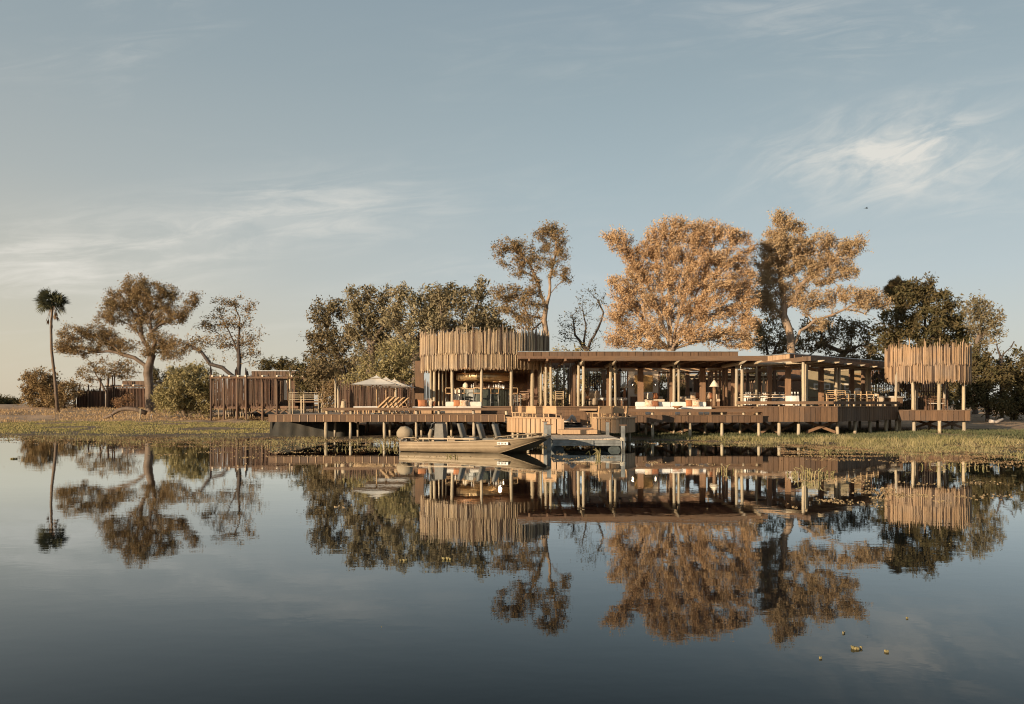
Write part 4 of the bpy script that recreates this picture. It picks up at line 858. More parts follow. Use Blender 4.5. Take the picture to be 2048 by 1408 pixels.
c2box('window_frame', 563.4, 564.4, 759, 801, .58, .68, BROWNW); c2box('window_frame', 570.6, 571.6, 759, 801, .58, .68, BROWNW)
c2box('porch_wall', 580, 586, 757, 818, .7, 4, BOARD_D); c2box('porch_wall', 586, 608, 757, 818, 3.9, 4, BOARD_D)
c2box('pergola_beam', 420, 613, 753, 757, -.12, .12, BOARD)
screen(c2, W(422, Y), W(553, Y), Y, H(809, Y), H(758, Y), .115, .05, STICK, .12, dens=.93, lean=.008, alt=STICK_D, rails=(.45, .05), nm='slat')
screen(c2, W(421, Y), W(421, Y), Y, H(812, Y), H(758, Y), .2, .05, STICK, .1, p0=(W(421, Y), Y), p1=(W(428, Y + 6), Y + 6), nm='slat', dens=.8)
screen(c2, W(425, Y), W(553, Y), Y + 1.4, H(812, Y), H(757, Y), .15, .055, STICK_D, .12, dens=.85, rails=(.3,), nm='rear_slat')
boards_line(c2, (W(422, Y), Y + .1), (W(553, Y), Y + .1), H(816, Y), H(800, Y), .22, BOARD_D, 'skirt_board', .04)
for px in (426, 442.5, 460, 477, 492, 526, 555, 585, 606): MB().tube([(W(px, Y), Y - .25, H(752.5, Y) + .02), (W(px, Y), Y + 4.5, H(752.5, Y) + .02)], .085, 8).build('rafter_pole', PLASTER, c2)
for px, zt, yo in ((422, 742, 0), (448, 757, 0), (474, 744, 0), (493, 745, -.1), (525, 757, 0), (554, 756, 0), (579, 744, .2), (608, 744, .1), (436, 747, 5), (462, 750, 5)):
    z1 = H(zt, Y + yo); zb = gh(W(px, Y), Y + yo) - .2
    inst('stilt', 'log', LOG if px > 570 else STICK, c2, (W(px, Y), Y + yo, (z1 + zb) / 2), (.2, .2, z1 - zb))
for px in range(426, 490, 5): inst('stilt', 'log', LOG, c2, (W(px, Y), Y + 1.5 + (px % 3) * 1.5, .6), (.11, .11, 1.6))
for (xa, xb) in ((495, 524), (525, 553), (557, 578)):
    for (u, v) in ((xa, xb), (xb, xa)):
        m = MB(); m.bar((W(u, Y), Y + .1 + (.1 if u > v else 0), H(828, Y)), (W(v, Y), Y + .1 + (.1 if u > v else 0), H(812, Y)), .06, .14); m.build('brace', BEAMH, c2)
c2box('balcony_floor', 580, 647, 802, 805, -.6, 3.5, BEAMH)
for zz in (785, 789.5, 793.5, 798): c2box('rail', 582, 646, zz, zz + 1.3, -.62, -.54, LOG)
c2box('rail', 645.5, 646.8, 785, 786.5, -.6, 3.5, LOG)
for px in (582, 588.5, 606, 611, 640, 646): 
    z1 = H(784.5, Y); inst('rail_post', 'log', LOG, c2, (W(px, Y), Y - .58, (z1 + .1) / 2), (.16 if px in (606,) else .11, .12, z1))
for px in (595, 612, 640): inst('stilt', 'log', LOG, c2, (W(px, Y), Y + 3, .8), (.16, .16, 1.9))

c1 = thing('hidden_cabin', 'dark slatted cabin half hidden behind the large tree at the far left', 'cabin', (W(240, 100), 100, 0), 'cabins among the trees')
Y1 = 100
def c1box(nm, x0, x1, y0, y1, d0, d1, mat): return MB().box(W(x0, Y1), W(x1, Y1), Y1 + d0, Y1 + d1, H(y1, Y1), H(y0, Y1)).build(nm, mat, c1)
for x0, x1, yt, yb, d in ((154, 207, 780, 816, -.5), (207, 322, 774, 818, .6)):
    screen(c1, W(x0, Y1), W(x1, Y1), Y1 + d, H(yb, Y1), H(yt, Y1), .165, .062, STICK_D, .12, lean=.006, alt=STICK, nm='slat', rails=(.12,))
    screen(c1, W(x0 + 1, Y1), W(x1, Y1), Y1 + d + .5, H(yb, Y1), H(yt + 1, Y1), .15, .07, STICK_D, .1, lean=.004, nm='rear_slat', rails=(.5,))
    c1box('rear_panel', x0 + 1, x1 - 1, yt + 2, yb, d + .9, d + 1.0, BOARD_D)
    c1box('screen_rail', x0, x1, yt + 2.5, yt + 3.5, d - .12, d - .06, STICK)
c1box('core', 212, 318, 776, 816, 1, 7, BOARD_D)
boards_line(c1, (W(229, Y1), Y1 + 2), (W(290, Y1), Y1 + 2), H(772, Y1), H(761, Y1), .32, BOARD, 'wall_board', .05, .02)
c1box('upper_core', 229, 290, 761, 772, 2.05, 7, BOARD_D)
boards_line(c1, (W(290, Y1), Y1 + 2), (W(327, Y1 + 2), Y1 + 5), H(771, Y1), H(761.5, Y1), .32, BOARD, 'wall_board', .05, .02)
m = MB(); m.bar((W(300, Y1), Y1 + 2, H(760.7, Y1)), (W(329, Y1), Y1 + 4.5, H(762.5, Y1)), .3, .06); m.build('roof_cap', METAL, c1)
c1box('pergola_beam', 206, 300, 771.5, 773.5, .3, .5, BOARD)
for px in (211, 219, 244, 265.5, 304): MB().tube([(W(px, Y1), Y1 + .1, H(770.5, Y1)), (W(px, Y1), Y1 + 3, H(770.5, Y1))], .10, 8).build('rafter_pole', PLASTER, c1)
for px, zt in ((154, 778), (206.5, 765), (213, 764), (222, 762), (226, 761), (302, 764), (165, 779), (183, 779)): 
    z1 = H(zt, Y1); inst('post', 'log', STICK, c1, (W(px, Y1), Y1 - .7 if px < 210 else Y1 + .4, (z1 + .9) / 2), (.17, .17, z1 - .9 + .6))

# dark service building and stick fence behind the dining room
sb = thing('back_building', 'dark low building with a pale roof edge glimpsed behind the dining room', 'building', (W(1520, 66), 66, 0))
MB().box(W(1365, 66), W(1580, 66), 66, 70, .6, H(752, 66)).build('wall', BOARD_D, sb)
MB().box(W(1360, 65), W(1580, 65), 65, 70.5, H(752, 65), H(748.5, 65)).build('roof_edge', LOG, sb)
MB().box(W(1365, 65.8), W(1580, 65.8), 65.6, 65.7, H(759, 65.8), H(755.5, 65.8)).build('beam', LOG, sb)
for px in (1400, 1450, 1497, 1527, 1560): inst('post', 'log', LOG, sb, (W(px, 65.3), 65.3, 2.0), (.16, .16, 3.5))
bf = thing('back_fence', 'ragged stick fence seen behind the dining tables', 'fence', (W(1510, 58), 58, 0))
screen(bf, W(1486, 58), W(1545, 58), 58, .7, H(767, 58), .12, .045, POLE_R, .15, rails=(.5,))

# ================================================================== POOL DECK FURNITURE
def umbrella(px, Y, label, s=1.0):
    t = thing('parasol', label, 'parasol', (0, 0, 0), 'parasols on the pool deck')
    ht = H(752, 43) - ZP; rim = 1.40; hw = 1.12; n_ = 7
    m = MB(); vs = []
    m.tube([(0, 0, 0.05), (0, 0, ht)], .025, 8); m.build('pole', CHAIRW, t)
    MB().lathe([(.01, 0), (.28, .0), (.28, .05), (.03, .07)], (0, 0, 0), 16).build('base', STEEL, t)
    for k in range(4):           # four cloth panels of the square canopy, slightly sagging
        c, s_ = math.cos(k * math.pi / 2), math.sin(k * math.pi / 2); vs = []; fs = []
        for i in range(n_ + 1):
            u = i / n_
            for j in range(n_ + 1):
                v = -1 + 2 * j / n_; x = hw * u; y = hw * u * v
                z = ht - .02 - (ht - rim - .12) * (u ** .92) - .05 * math.sin(u * math.pi) * (1 - abs(v)) - .015 * (1 - v * v) * u
                vs.append((x * c - y * s_, x * s_ + y * c, z))
        fs = [(i * (n_ + 1) + j, (i + 1) * (n_ + 1) + j, (i + 1) * (n_ + 1) + j + 1, i * (n_ + 1) + j + 1) for i in range(n_) for j in range(n_)]
        o = MB().add(vs, fs, True).build('canopy_panel', CREAM, t)
        m = MB(); m.bar((0, 0, ht - .05), (hw * (c - s_), hw * (s_ + c), rim + .08), .03, .02); m.build('rib', CHAIRW, t)
        m = MB(); m.bar((hw * (c - s_) * .5, hw * (s_ + c) * .5, (ht + rim) / 2 + .0), (0, 0, rim - .05), .02, .02); m.build('strut', CHAIRW, t)
    MB().lathe([(.42, -.085), (.2, -.02), (.03, .06), (.02, .09)], (0, 0, ht - .02), 4, sq=True).build('vent_cap', CREAM, t)
    MB().lathe([(.02, 0), (.03, .03), (.01, .07)], (0, 0, ht + .06), 8).build('finial', CHAIRW, t)
    return t
u0 = umbrella(0, 0, 'cream square parasol nearest the camera, front of the three on the pool deck')
u1 = dup(u0, (W(772, 46.4), 46.4, ZP), 0.05, 'cream square parasol in the middle of the three on the pool deck')
u2 = dup(u0, (W(789, 50), 50, ZP), -0.04, 'cream square parasol farthest back, next to the pole screen')
place(u0, (W(753, 43.4), 43.4, ZP), .02)

lg = thing('sun_lounger', 'x', 'sun lounger', (0, 0, 0), 'sun loungers under the parasols')
for y in (-.33, .33): MB().box(-1.0, 1.0, y - .03, y + .03, .24, .31).build('side_rail', CHAIRW, lg)
for x in (-.9, .85):
    for y in (-.33, .33): MB().box(x - .03, x + .03, y - .03, y + .03, 0, .24).build('leg', CHAIRW, lg)
for k in range(9): MB().box(-.95 + k * .13, -.95 + k * .13 + .10, -.31, .31, .312, .33).build('slat', CHAIRW, lg)
MB().pad(-.98, .25, -.31, .31, .335, .40, .03).build('seat_cushion', WHITEF, lg)
m = MB(); m.bar((.25, 0, .36), (.78, 0, .86), .62, .06); m.build('backrest', CANV, lg)
for y in (-.3, .3): m = MB(); m.bar((.22, y, .30), (.83, y, .885), .05, .05); m.build('back_rail', CHAIRW, lg)
for k in range(6): m = MB(); m.bar((.30 + k * .09, -.28, .42 + k * .085), (.30 + k * .09, .28, .42 + k * .085), .03, .02); m.build('back_slat', CHAIRW, lg)
m = MB(); m.bar((.62, -.25, .7), (.80, -.25, .26), .03, .03); m.bar((.62, .25, .7), (.80, .25, .26), .03, .03); m.build('prop', CHAIRW, lg)
names = ['nearest the camera', 'second from the front, behind the nearest', 'third from the front, middle of the row', 'fourth from the front of the row', 'farthest back, against the stick fence']
lgs = [lg]
spots = [(742 + 0, 42.6), (750, 44.2), (757, 45.9), (764, 47.7), (771, 49.6)]
for i, (px, Yq) in enumerate(spots):
    o = lg if i == 0 else dup(lg, (0, 0, 0), 0, '')
    o.location = (W(770 + i * 9.5, Yq) - .55, Yq, ZP); o.rotation_euler = (0, 0, .02 * (i - 2)); o['label'] = 'wooden sun lounger with raised slatted back, ' + names[i]

bs = thing('basket_lantern', 'tall woven basket lantern beside the stick fence post on the pool deck', 'basket', (W(687, 43.2), 43.2, ZP))
bs0 = (W(687, 43.2), 43.2, ZP)
MB().lathe([(.10, .10), (.15, .12), (.155, .35), (.12, .55), (.10, .66), (.085, .67)], bs0, 14).build('body', RATTAN, bs)
for a in (0, 2.1, 4.2): m = MB(); m.bar((bs0[0] + .09 * math.cos(a), bs0[1] + .09 * math.sin(a), ZP + .12), (bs0[0] + .15 * math.cos(a), bs0[1] + .15 * math.sin(a), ZP), .03, .03); m.build('leg', CHAIRW, bs)
m = MB(); m.tube([(bs0[0] - .09, bs0[1], ZP + .64), (bs0[0] - .06, bs0[1], ZP + .73), (bs0[0] + .06, bs0[1], ZP + .73), (bs0[0] + .09, bs0[1], ZP + .64)], .012, 6); m.build('handle', RATTAN, bs)

def cushion(x, y, z, w_, h_, d_, mat, label, rz=0, tilt=.25, grp='scatter cushions on the sofas', name='cushion'):
    m = MB(); N = 7; vs = []; fs = []
    for sgn in (1, -1):
        o = len(vs)
        for i in range(N):
            for j in range(N):
                u, v = -1 + 2 * i / (N - 1), -1 + 2 * j / (N - 1); b = (1 - u ** 4) * (1 - v ** 4); k = 1 - .06 * (1 - abs(u * v)) * (max(abs(u), abs(v)) ** 3)
                vs.append((u * w_ / 2 * k, sgn * d_ / 2 * (b ** .5), v * h_ / 2 * k + h_ / 2))
        for i in range(N - 1):
            for j in range(N - 1):
                a = o + i * N + j; f = (a, a + N, a + N + 1, a + 1); fs.append(f if sgn < 0 else f[::-1])
    ct, st = math.cos(-tilt), math.sin(-tilt); c, s_ = math.cos(rz), math.sin(rz)
    vs = [(p[0], p[1] * ct - p[2] * st, p[1] * st + p[2] * ct) for p in vs]
    vs = [(x + p[0] * c - p[1] * s_, y + p[0] * s_ + p[1] * c, z + p[2]) for p in vs]
    o = m.add(vs, fs, True).build(name, mat); return tag(o, label, 'cushion', grp)
def sofa(name, label, px0, px1, Y, zf, seat_z, back_z, mat, mat2=None, nseat=2, depth=.85, back_px=None, base=BOARD_L, cat='sofa', grp=None):
    x0, x1 = W(px0, Y), W(px1, Y); t = thing(name, label, cat, ((x0 + x1) / 2, Y, zf), grp)
    MB().box(x0 + .03, x1 - .03, Y + .03, Y + depth, zf, seat_z - .16).build('base', base, t)
    w_ = (x1 - x0) / nseat
    for i in range(nseat): MB().pad(x0 + i * w_ + .005, x0 + (i + 1) * w_ - .005, Y, Y + depth - .15, seat_z - .155, seat_z, .04).build('seat_cushion', mat, t)
    if back_z:
        b0, b1 = back_px and (W(back_px[0], Y), W(back_px[1], Y)) or (x0, x1); wb = (b1 - b0) / nseat
        for i in range(nseat): MB().pad(b0 + i * wb + .005, b0 + (i + 1) * wb - .005, Y + depth - .22, Y + depth, seat_z - .02, back_z, .05).build('back_cushion', mat2 or mat, t)
    return t
def stool(name, label, px, Y, zf, r, h, mat, grp='small stools on the decks'):
    x = W(px, Y); o = MB().lathe([(r * .75, 0), (r, h * .3), (r, h * .75), (r * .8, h), (.01, h)], (x, Y, zf), 16).build(name, mat); return tag(o, label, 'stool', grp)
# pool deck seating
sofa('daybed', 'low white cushioned bench in front of the bar, left of the corner sofa', 824, 864, 42.4, ZP, 1.54, None, WHITEF, nseat=1, depth=1.2)
cushion(W(845, 42.9), 42.9, 1.54, .46, .36, .18, ORANGE, 'orange cushion leaning alone on the white bench by the bar', .3)
cushion(W(859, 43.1), 43.1, 1.54, .26, .34, .18, LINEN, 'pale linen cushion beside the orange one on the white bench', -.6)
cushion(W(866, 43.2), 43.2, 1.54, .22, .28, .15, RUST, 'small brown cushion at the right end of the white bench', -.6)
t_ = thing('side_table', 'small round wooden side table with a bowl left of the white bench', 'table', (W(814, 42), 42, ZP))
MB().lathe([(.20, .36), (.21, .38), (.21, .41), (.01, .41)], (W(814, 42), 42, ZP), 16).build('top', BROWNW, t_)
for a in (.5, 2.6, 4.7): m = MB(); m.bar((W(814, 42) + .13 * math.cos(a), 42 + .13 * math.sin(a), ZP + .36), (W(814, 42) + .18 * math.cos(a), 42 + .18 * math.sin(a), ZP), .03, .03); m.build('leg', BROWNW, t_)
stool('stool', 'left round cream stool of the pair under the rail bench by the loungers', 805, 41.6, ZP, .10, .17, LINEN)
stool('stool', 'right round cream stool of the pair under the rail bench by the loungers', 813.5, 41.6, ZP, .10, .17, LINEN)
stool('stool', 'cream stool in front of the corner sofa, left one', 875, 41.7, ZP, .14, .18, LINEN)
stool('stool', 'cream stool in front of the corner sofa, right one', 885.5, 41.7, ZP, .12, .18, LINEN)
sofa('corner_sofa', 'cream sofa with long back in front of the bar counter', 866, 963, 42.3, ZP, 1.555, 1.79, CREAM, nseat=2, back_px=(889, 963))
cushion(W(914, 42.8), 42.8, 1.55, .36, .34, .16, ORANGE, 'orange cushion in the middle of the cream bar sofa', .1)
cushion(W(926, 42.75), 42.75, 1.55, .36, .33, .16, PATT, 'patterned cushion right of the orange one on the bar sofa', -.1)
cushion(W(932, 42.9), 42.9, 1.55, .30, .31, .14, PATT, 'second patterned cushion tucked behind at the middle of the bar sofa', -.4)
# river deck seating
sofa('long_sofa', 'very long low white sofa on the river deck', 1275, 1424, 42.1, ZR, 1.545, 1.78, WHITEF, nseat=4, back_px=(1275, 1419), base=BOARD)
cushion(W(1298, 42.5), 42.5, 1.54, .40, .34, .16, PATT, 'patterned cushion at the left end of the long white sofa')
cushion(W(1311, 42.5), 42.5, 1.54, .36, .31, .16, RUST, 'tan brown cushion right of the patterned one at the left end of the long sofa', .05)
cushion(W(1379, 42.5), 42.5, 1.54, .36, .34, .16, ORANGE, 'orange cushion near the right end of the long white sofa', .2)
cushion(W(1391, 42.5), 42.5, 1.54, .40, .34, .16, PATT, 'patterned cushion leaning right of the orange one on the long sofa', -.2)
stool('stool', 'tall cream stool under the left part of the river deck bench', 1296, 41.2, ZR, .13, .19, WHITEF)
stool('stool', 'white stool beneath the brown bowl on the river deck', 1355, 41.2, ZR, .12, .20, WHITEF)
stool('stool', 'left cream stool of the pair right of the bowl on the river deck', 1402, 41.2, ZR, .12, .18, CREAM)
stool('stool', 'right cream stool of the pair right of the bowl on the river deck', 1413.5, 41.2, ZR, .13, .19, CREAM)
ft2 = thing('fire_bowl', 'shallow brown bowl on a slim pedestal before the long white sofa', 'bowl', (W(1355, 41.5), 41.5, ZR))
q0 = (W(1355, 41.5), 41.5, ZR)
MB().lathe([(.05, .32), (.12, .34), (.26, .43), (.27, .45), (.24, .44), (.02, .37)], q0, 18).build('bowl', TERRA, ft2); MB().lathe([(.14, .0), (.05, .05), (.04, .32)], q0, 12).build('pedestal', BROWNW, ft2)
# fire terrace: chairs and fire pit
ch = thing('director_chair', 'x', 'chair', (0, 0, 0), 'canvas director chairs round the fire terrace')
for y in (-.29, .29):
    for x in (-.24, .24): MB().box(x - .02, x + .02, y - .018, y + .018, 0, .60 if x < 0 else .62).build('leg', CHAIRW, ch)
    MB().box(-.26, .28, y - .03, y + .03, .60, .63).build('armrest', CHAIRW, ch); MB().box(-.24, .24, y - .015, y + .015, .10, .14).build('stretcher', CHAIRW, ch); MB().box(-.24, .24, y - .015, y + .015, .40, .44).build('seat_rail', CHAIRW, ch)
    m = MB(); m.bar((-.24, y, .60), (-.30, y, .90), .035, .035); m.build('back_post', CHAIRW, ch)
MB().pad(-.24, .26, -.27, .27, .41, .45, .015).build('seat', CANV, ch)
m = MB(); m.bar((-.27, -.32, .76), (-.27, .32, .76), .04, .32); m.build('backrest', CANV, ch)
cp = [(1038, 38.8, -12, 'first from the left on the left side of the fire terrace'), (1052, 37.4, 10, 'second from the left, behind the lit curved boards'), (1072, 36.5, 40, 'third from the left, its broad canvas back towards the water'), (1105, 36.1, 62, 'fourth from the left, nearest the terrace steps'),
      (1189, 37.3, 190, 'turned side on beside the ledge right of the fire pit'), (1203, 36.4, 118, 'with a grey shaded canvas back, first right of the steps'), (1228, 36.9, 128, 'with a grey shaded canvas back, second right of the steps'), (1242, 38.0, 165, 'at the right end of the fire terrace by the river deck')]
for i, (px, Yq, rz, lb) in enumerate(cp):
    o = ch if i == 0 else dup(ch, (0, 0, 0), 0, '')
    place(o, (W(px, Yq), Yq, .665), R(rz)); o['label'] = 'canvas director chair ' + lb
fp = thing('fire_pit', 'dark round fire pit with a bleached log standing in it', 'fire pit', (W(1143, 37.9), 37.9, .66))
q0 = (W(1143, 37.9), 37.9, .66)
MB().lathe([(.50, 0), (.50, .10), (.42, .12), (.40, .16)], q0, 24).build('base', BMET, fp); MB().lathe([(.30, .14), (.52, .17), (.53, .19), (.25, .18)], q0, 24).build('bowl', BMET, fp)
m = MB(); m.tube([(q0[0] - .35, q0[1], q0[2] + .20), (q0[0] - .1, q0[1] - .05, q0[2] + .28), (q0[0] + .02, q0[1], q0[2] + .50)], [.05, .09, .05], 7)
m.tube([(q0[0] + .16, q0[1], q0[2] + .18), (q0[0] + .10, q0[1], q0[2] + .38), (q0[0] - .0, q0[1], q0[2] + .52)], [.10, .09, .05], 7)
tag(m.build('bleached_log', BONE), 'bleached grey log leaning upright in the fire pit', 'log')
# ================================================================== BAR INTERIOR
bc = thing('bar_counter', 'curved dark glazed bar counter with a pale wooden top under the pole screen', 'bar counter', (W(965, 46), 46, FZ))
A = np.linspace(R(205), R(335), 34); CR = 2.0; CX, CY = W(966, 46.6), 47.1
for i in range(33):
    a = (A[i] + A[i + 1]) / 2
    inst('front_panel', 'box', CREAM if i < 6 else GREEN_BAR, bc, (CX + .86 * CR * math.cos(a), CY + .55 * CR * math.sin(a), FZ + .47), (.13, .05, .92), (0, 0, a + math.pi / 2))
pts = [(CX + (.86 * CR + .12) * math.cos(a), CY + (.55 * CR + .12) * math.sin(a)) for a in A] + [(CX + (.86 * CR - .4) * math.cos(a), CY + (.55 * CR - .4) * math.sin(a)) for a in A[::-1]]
MB().poly(pts, FZ + .935, FZ + .975).build('counter_top', CHAIRW, bc)
sh = thing('brass_canopy', 'wide beaten brass drum hanging over the bar counter', 'lamp', (W(966, 46.3), 46.3, 3.1))
MB().lathe([(1.48, .0), (1.52, .02), (1.52, .33), (1.48, .36)], (CX + .05, 46.9, 2.98), 48, cap=False).build('drum', BRASS, sh)
MB().lathe([(1.40, .0), (1.46, .02)], (CX + .05, 46.9, 2.95), 48, cap=False).build('lower_rim', CHAIRW, sh)
MB().lathe([(.35, 0), (.38, .03), (.2, .05)], (W(997, 46.6), 46.6, 2.86), 20).build('inner_lamp', BRASS, sh)
for px in (930, 1000): MB().tube([(W(px, 46.5), 46.5, 3.3), (W(px, 46.5), 46.5, 3.66)], .02, 6).build('hanger', BMET, sh)
tl = thing('table_lamp', 'small cream lamp with egg shaped shade at the left of the bar', 'lamp', (W(931, 47.8), 47.8, FZ + .97))
q0 = (W(931, 47.8), 47.8, FZ + .9); MB().lathe([(.10, 0), (.03, .06), (.03, .14)], q0, 10).build('base', TERRA, tl); MB().lathe([(.10, .10), (.16, .18), (.14, .33), (.05, .43), (.01, .44)], q0, 14).build('shade', LAMPW, tl)
bsn = [(901, 45.2), (923, 44.7), (955, 44.5), (989, 44.5), (1026, 45.0)]
st = thing('bar_stool', 'x', 'bar stool', (0, 0, 0), 'tubular bar stools along the counter')
MB().pad(-.2, .2, -.2, .2, .66, .72, .03).build('seat', CANV, st)
for x in (-.19, .19):
    for y in (-.18, .18): m = MB(); m.tube([(x * 1.15, y * 1.15, 0), (x, y, .66)], .016, 6); m.build('leg', STEEL, st)
m = MB(); m.tube([(-.19, -.19, .66), (-.21, -.22, .92), (-.17, -.24, .98), (.17, -.24, .98), (.21, -.22, .92), (.19, -.19, .66)], .022, 6); m.build('back_tube', CHAIRW, st)
m = MB(); m.tube([(-.2, -.2, .22), (.2, -.2, .22), (.2, .2, .22), (-.2, .2, .22), (-.2, -.2, .22)], .012, 5); m.build('foot_ring', STEEL, st)
lb = ['at the left end of the bar, behind a log column', 'in front of the pale lit end of the bar', 'just left of the middle log column', 'in front of the dark middle of the bar', 'at the right end of the bar by the fourth column']
for i, (px, Yq) in enumerate(bsn):
    o = st if i == 0 else dup(st, (0, 0, 0), 0, '')
    place(o, (W(px, Yq), Yq, FZ), (px - 965) / 250); o['label'] = 'tubular bar stool ' + lb[i]
bx = thing('bottle', 'x', 'bottle', (0, 0, 0), 'bottles and glasses on the bar'); MB().lathe([(.035, 0), (.035, .16), (.012, .21), (.012, .27)], (0, 0, 0), 8).build('glass', GLASSM, bx)
ordn = ('first', 'second', 'third', 'fourth', 'fifth', 'sixth', 'seventh', 'eighth', 'ninth', 'last')
for i, px in enumerate((943, 947, 978, 987, 991, 994, 998, 1002, 1005, 1008)):
    o = bx if i == 0 else dup(bx, (0, 0, 0), 0, '')
    place(o, (W(px, 45.7), 45.7, FZ + .976), 0, .7 + .3 * (px % 3) / 2); o['label'] = 'small clear bottle on the bar counter, %s from the left' % ordn[i]
MB()
o = MB().lathe([(.03, 0), (.035, .03), (.01, .07)], (W(1007, 45.9), 45.9, FZ + .98), 8).build('bar_candle', BULB); tag(o, 'small lit candle glowing on the right end of the bar counter', 'candle')
o = MB().lathe([(.04, 0), (.07, .05), (.04, .12)], (W(929, 46.3), 46.3, 3.10), 10).build('lit_bulb', BULB); tag(o, 'lit bulb inside the brass drum at the left', 'bulb')
def lamp_or_fill(x, y, z, e, r=.09):  # serves the bar lamps and the fill lights added to brighten the living room
    a = bpy.data.lights.new('lamp_or_fill', 'POINT'); a.energy = e; a.color = (1, .74, .46); a.shadow_soft_size = r
    o = bpy.data.objects.new('lamp_or_fill', a); COL.objects.link(o); o.location = (x, y, z)
lamp_or_fill(W(929, 46.3), 46.0, 3.12, 45); lamp_or_fill(W(1000, 46.6), 46.9, 3.05, 12)
def chair_frame(label, px, Y, zf, rz=0, w_=.5, h=.85, seat=.44, mat=CHAIRW, smat=RATTAN, name='armchair', grp=None, cat='chair'):
    t = thing(name, label, cat, (0, 0, 0), grp)
    for x in (-w_ / 2, w_ / 2):
        MB().box(x - .02, x + .02, -.22, -.18, 0, h).build('leg', mat, t); MB().box(x - .02, x + .02, .18, .22, 0, .62).build('leg', mat, t); MB().box(x - .025, x + .025, -.2, .24, .62, .65).build('armrest', mat, t)
    MB().pad(-w_ / 2 + .02, w_ / 2 - .02, -.2, .22, seat - .05, seat, .02).build('seat', smat, t)
    for k in range(4): MB().box(-w_ / 2, w_ / 2, -.215, -.185, seat + .06 + k * .1, seat + .09 + k * .1).build('back_slat', mat, t)
    return place(t, (W(px, Y), Y, zf), rz)
lc = chair_frame('pale ladder backed rattan chair standing in the open corridor', 1117, 47.5, FZ, R(12), .44, .86, mat=RATTAN)
chair_frame('dark low chair at the right side of the bar room', 1046, 46.2, FZ, R(160), .5, .72, mat=BROWNW)
chair_frame('small metal framed chair left of the dark chair at the bar', 1034, 45.3, FZ, R(200), .26, .55, .3, mat=STEEL)
o = MB().box(W(1018, 46.6), W(1056, 46.6), 46.4, 46.9, FZ + .62, FZ + .66).build('bar_table', CHAIRW); tag(o, 'thin high table top at the right of the bar', 'table')

# ================================================================== LIVING ROOM
db = sofa('daybed', 'white cushioned daybed on dark legs in the living room left of the plaster wall', 1190, 1255, 47, FZ, 2.02, None, WHITEF, nseat=1, depth=.9, base=BROWNW)
MB().pad(W(1191, 47), W(1204, 47), 47.1, 47.8, 2.03, 2.18, .04).build('bolster', WHITEF, db)
ac = thing('armchair', 'round beige upholstered armchair at the left of the living room daybed', 'armchair', (W(1184, 46.6), 46.6, FZ))
q0 = (W(1184, 46.9), 46.9, FZ); MB().lathe([(.27, .05), (.33, .12), (.33, .40), (.28, .45), (.01, .45)], q0, 18).build('seat', LINEN, ac)
A = np.linspace(R(20), R(200), 12); m = MB(); m.tube([(q0[0] + .33 * math.cos(a), q0[1] + .33 * math.sin(a), FZ + .62) for a in A], .17, 8, flat=1.6); m.build('backrest', LINEN, ac)
def lamp(px, Y, zf, top_py, shade_py, wpx, lab, postmat=TERRA, pr=.09):
    x = W(px, Y); t = thing('floor_lamp', lab, 'lamp', (x, Y, zf)); zt, zs = H(top_py, Y), H(shade_py, Y); r = wpx / 2 / FPX * Y
    MB().lathe([(r, 0), (r * .16, zt - zs), (.01, zt - zs + .01)], (x, Y, zs), 20).build('shade', LAMPW, t)
    lamp_or_fill(x, Y, zs + (zt - zs) * .45, 90, .04)  # fill light added inside the unlit shade to brighten the living room
    MB().lathe([(pr * 1.15, 0), (pr, .1), (pr, zs - zf - .02), (pr * .6, zs - zf + .05)], (x, Y, zf), 14).build('stand', postmat, t); return t
lamp(1249, 48, 2.02, 765, 776.5, 18.5, 'cream cone shaded lamp with terracotta stand left of the plaster wall', TERRA, .075)
lamp(1428.5, 44.8, FZ, 760.5, 773.5, 20, 'large cream cone shaded floor lamp with thick wooden stand right of the long sofa', BEAMH, .09)
sd = thing('side_cabinet', 'small brown cabinet standing against the plaster wall', 'cabinet', (W(1269, 50.2), 50.2, FZ)); MB().box(W(1262, 50.2), W(1276, 50.2), 50, 50.5, FZ, H(794, 50.2)).build('body', BROWNW, sd); MB().box(W(1261, 50.2), W(1277, 50.2), 49.97, 50.53, H(794, 50.2) + .002, H(793, 50.2) + .01).build('top', CHAIRW, sd)
pn = thing('abstract_painting', 'large gold and brown abstract painting on the plaster wall', 'painting', (W(1287, 50.9), 50.9, 2.3)); MB().box(W(1269.5, 50.9), W(1305.5, 50.9), 50.93, 50.97, H(787, 50.9), H(751, 50.9)).build('canvas', GOLDP, pn)
for x0, x1, z0, z1 in ((1269, 1306, 750.3, 751), (1269, 1306, 787, 787.7)): MB().box(W(x0, 50.9), W(x1, 50.9), 50.9, 50.98, H(z1, 50.9), H(z0, 50.9)).build('frame', CHAIRW, pn)
for x0, x1 in ((1269, 1269.6), (1305.4, 1306)): MB().box(W(x0, 50.9), W(x1, 50.9), 50.9, 50.98, H(787, 50.9) + .001, H(751, 50.9) - .001).build('frame', CHAIRW, pn)
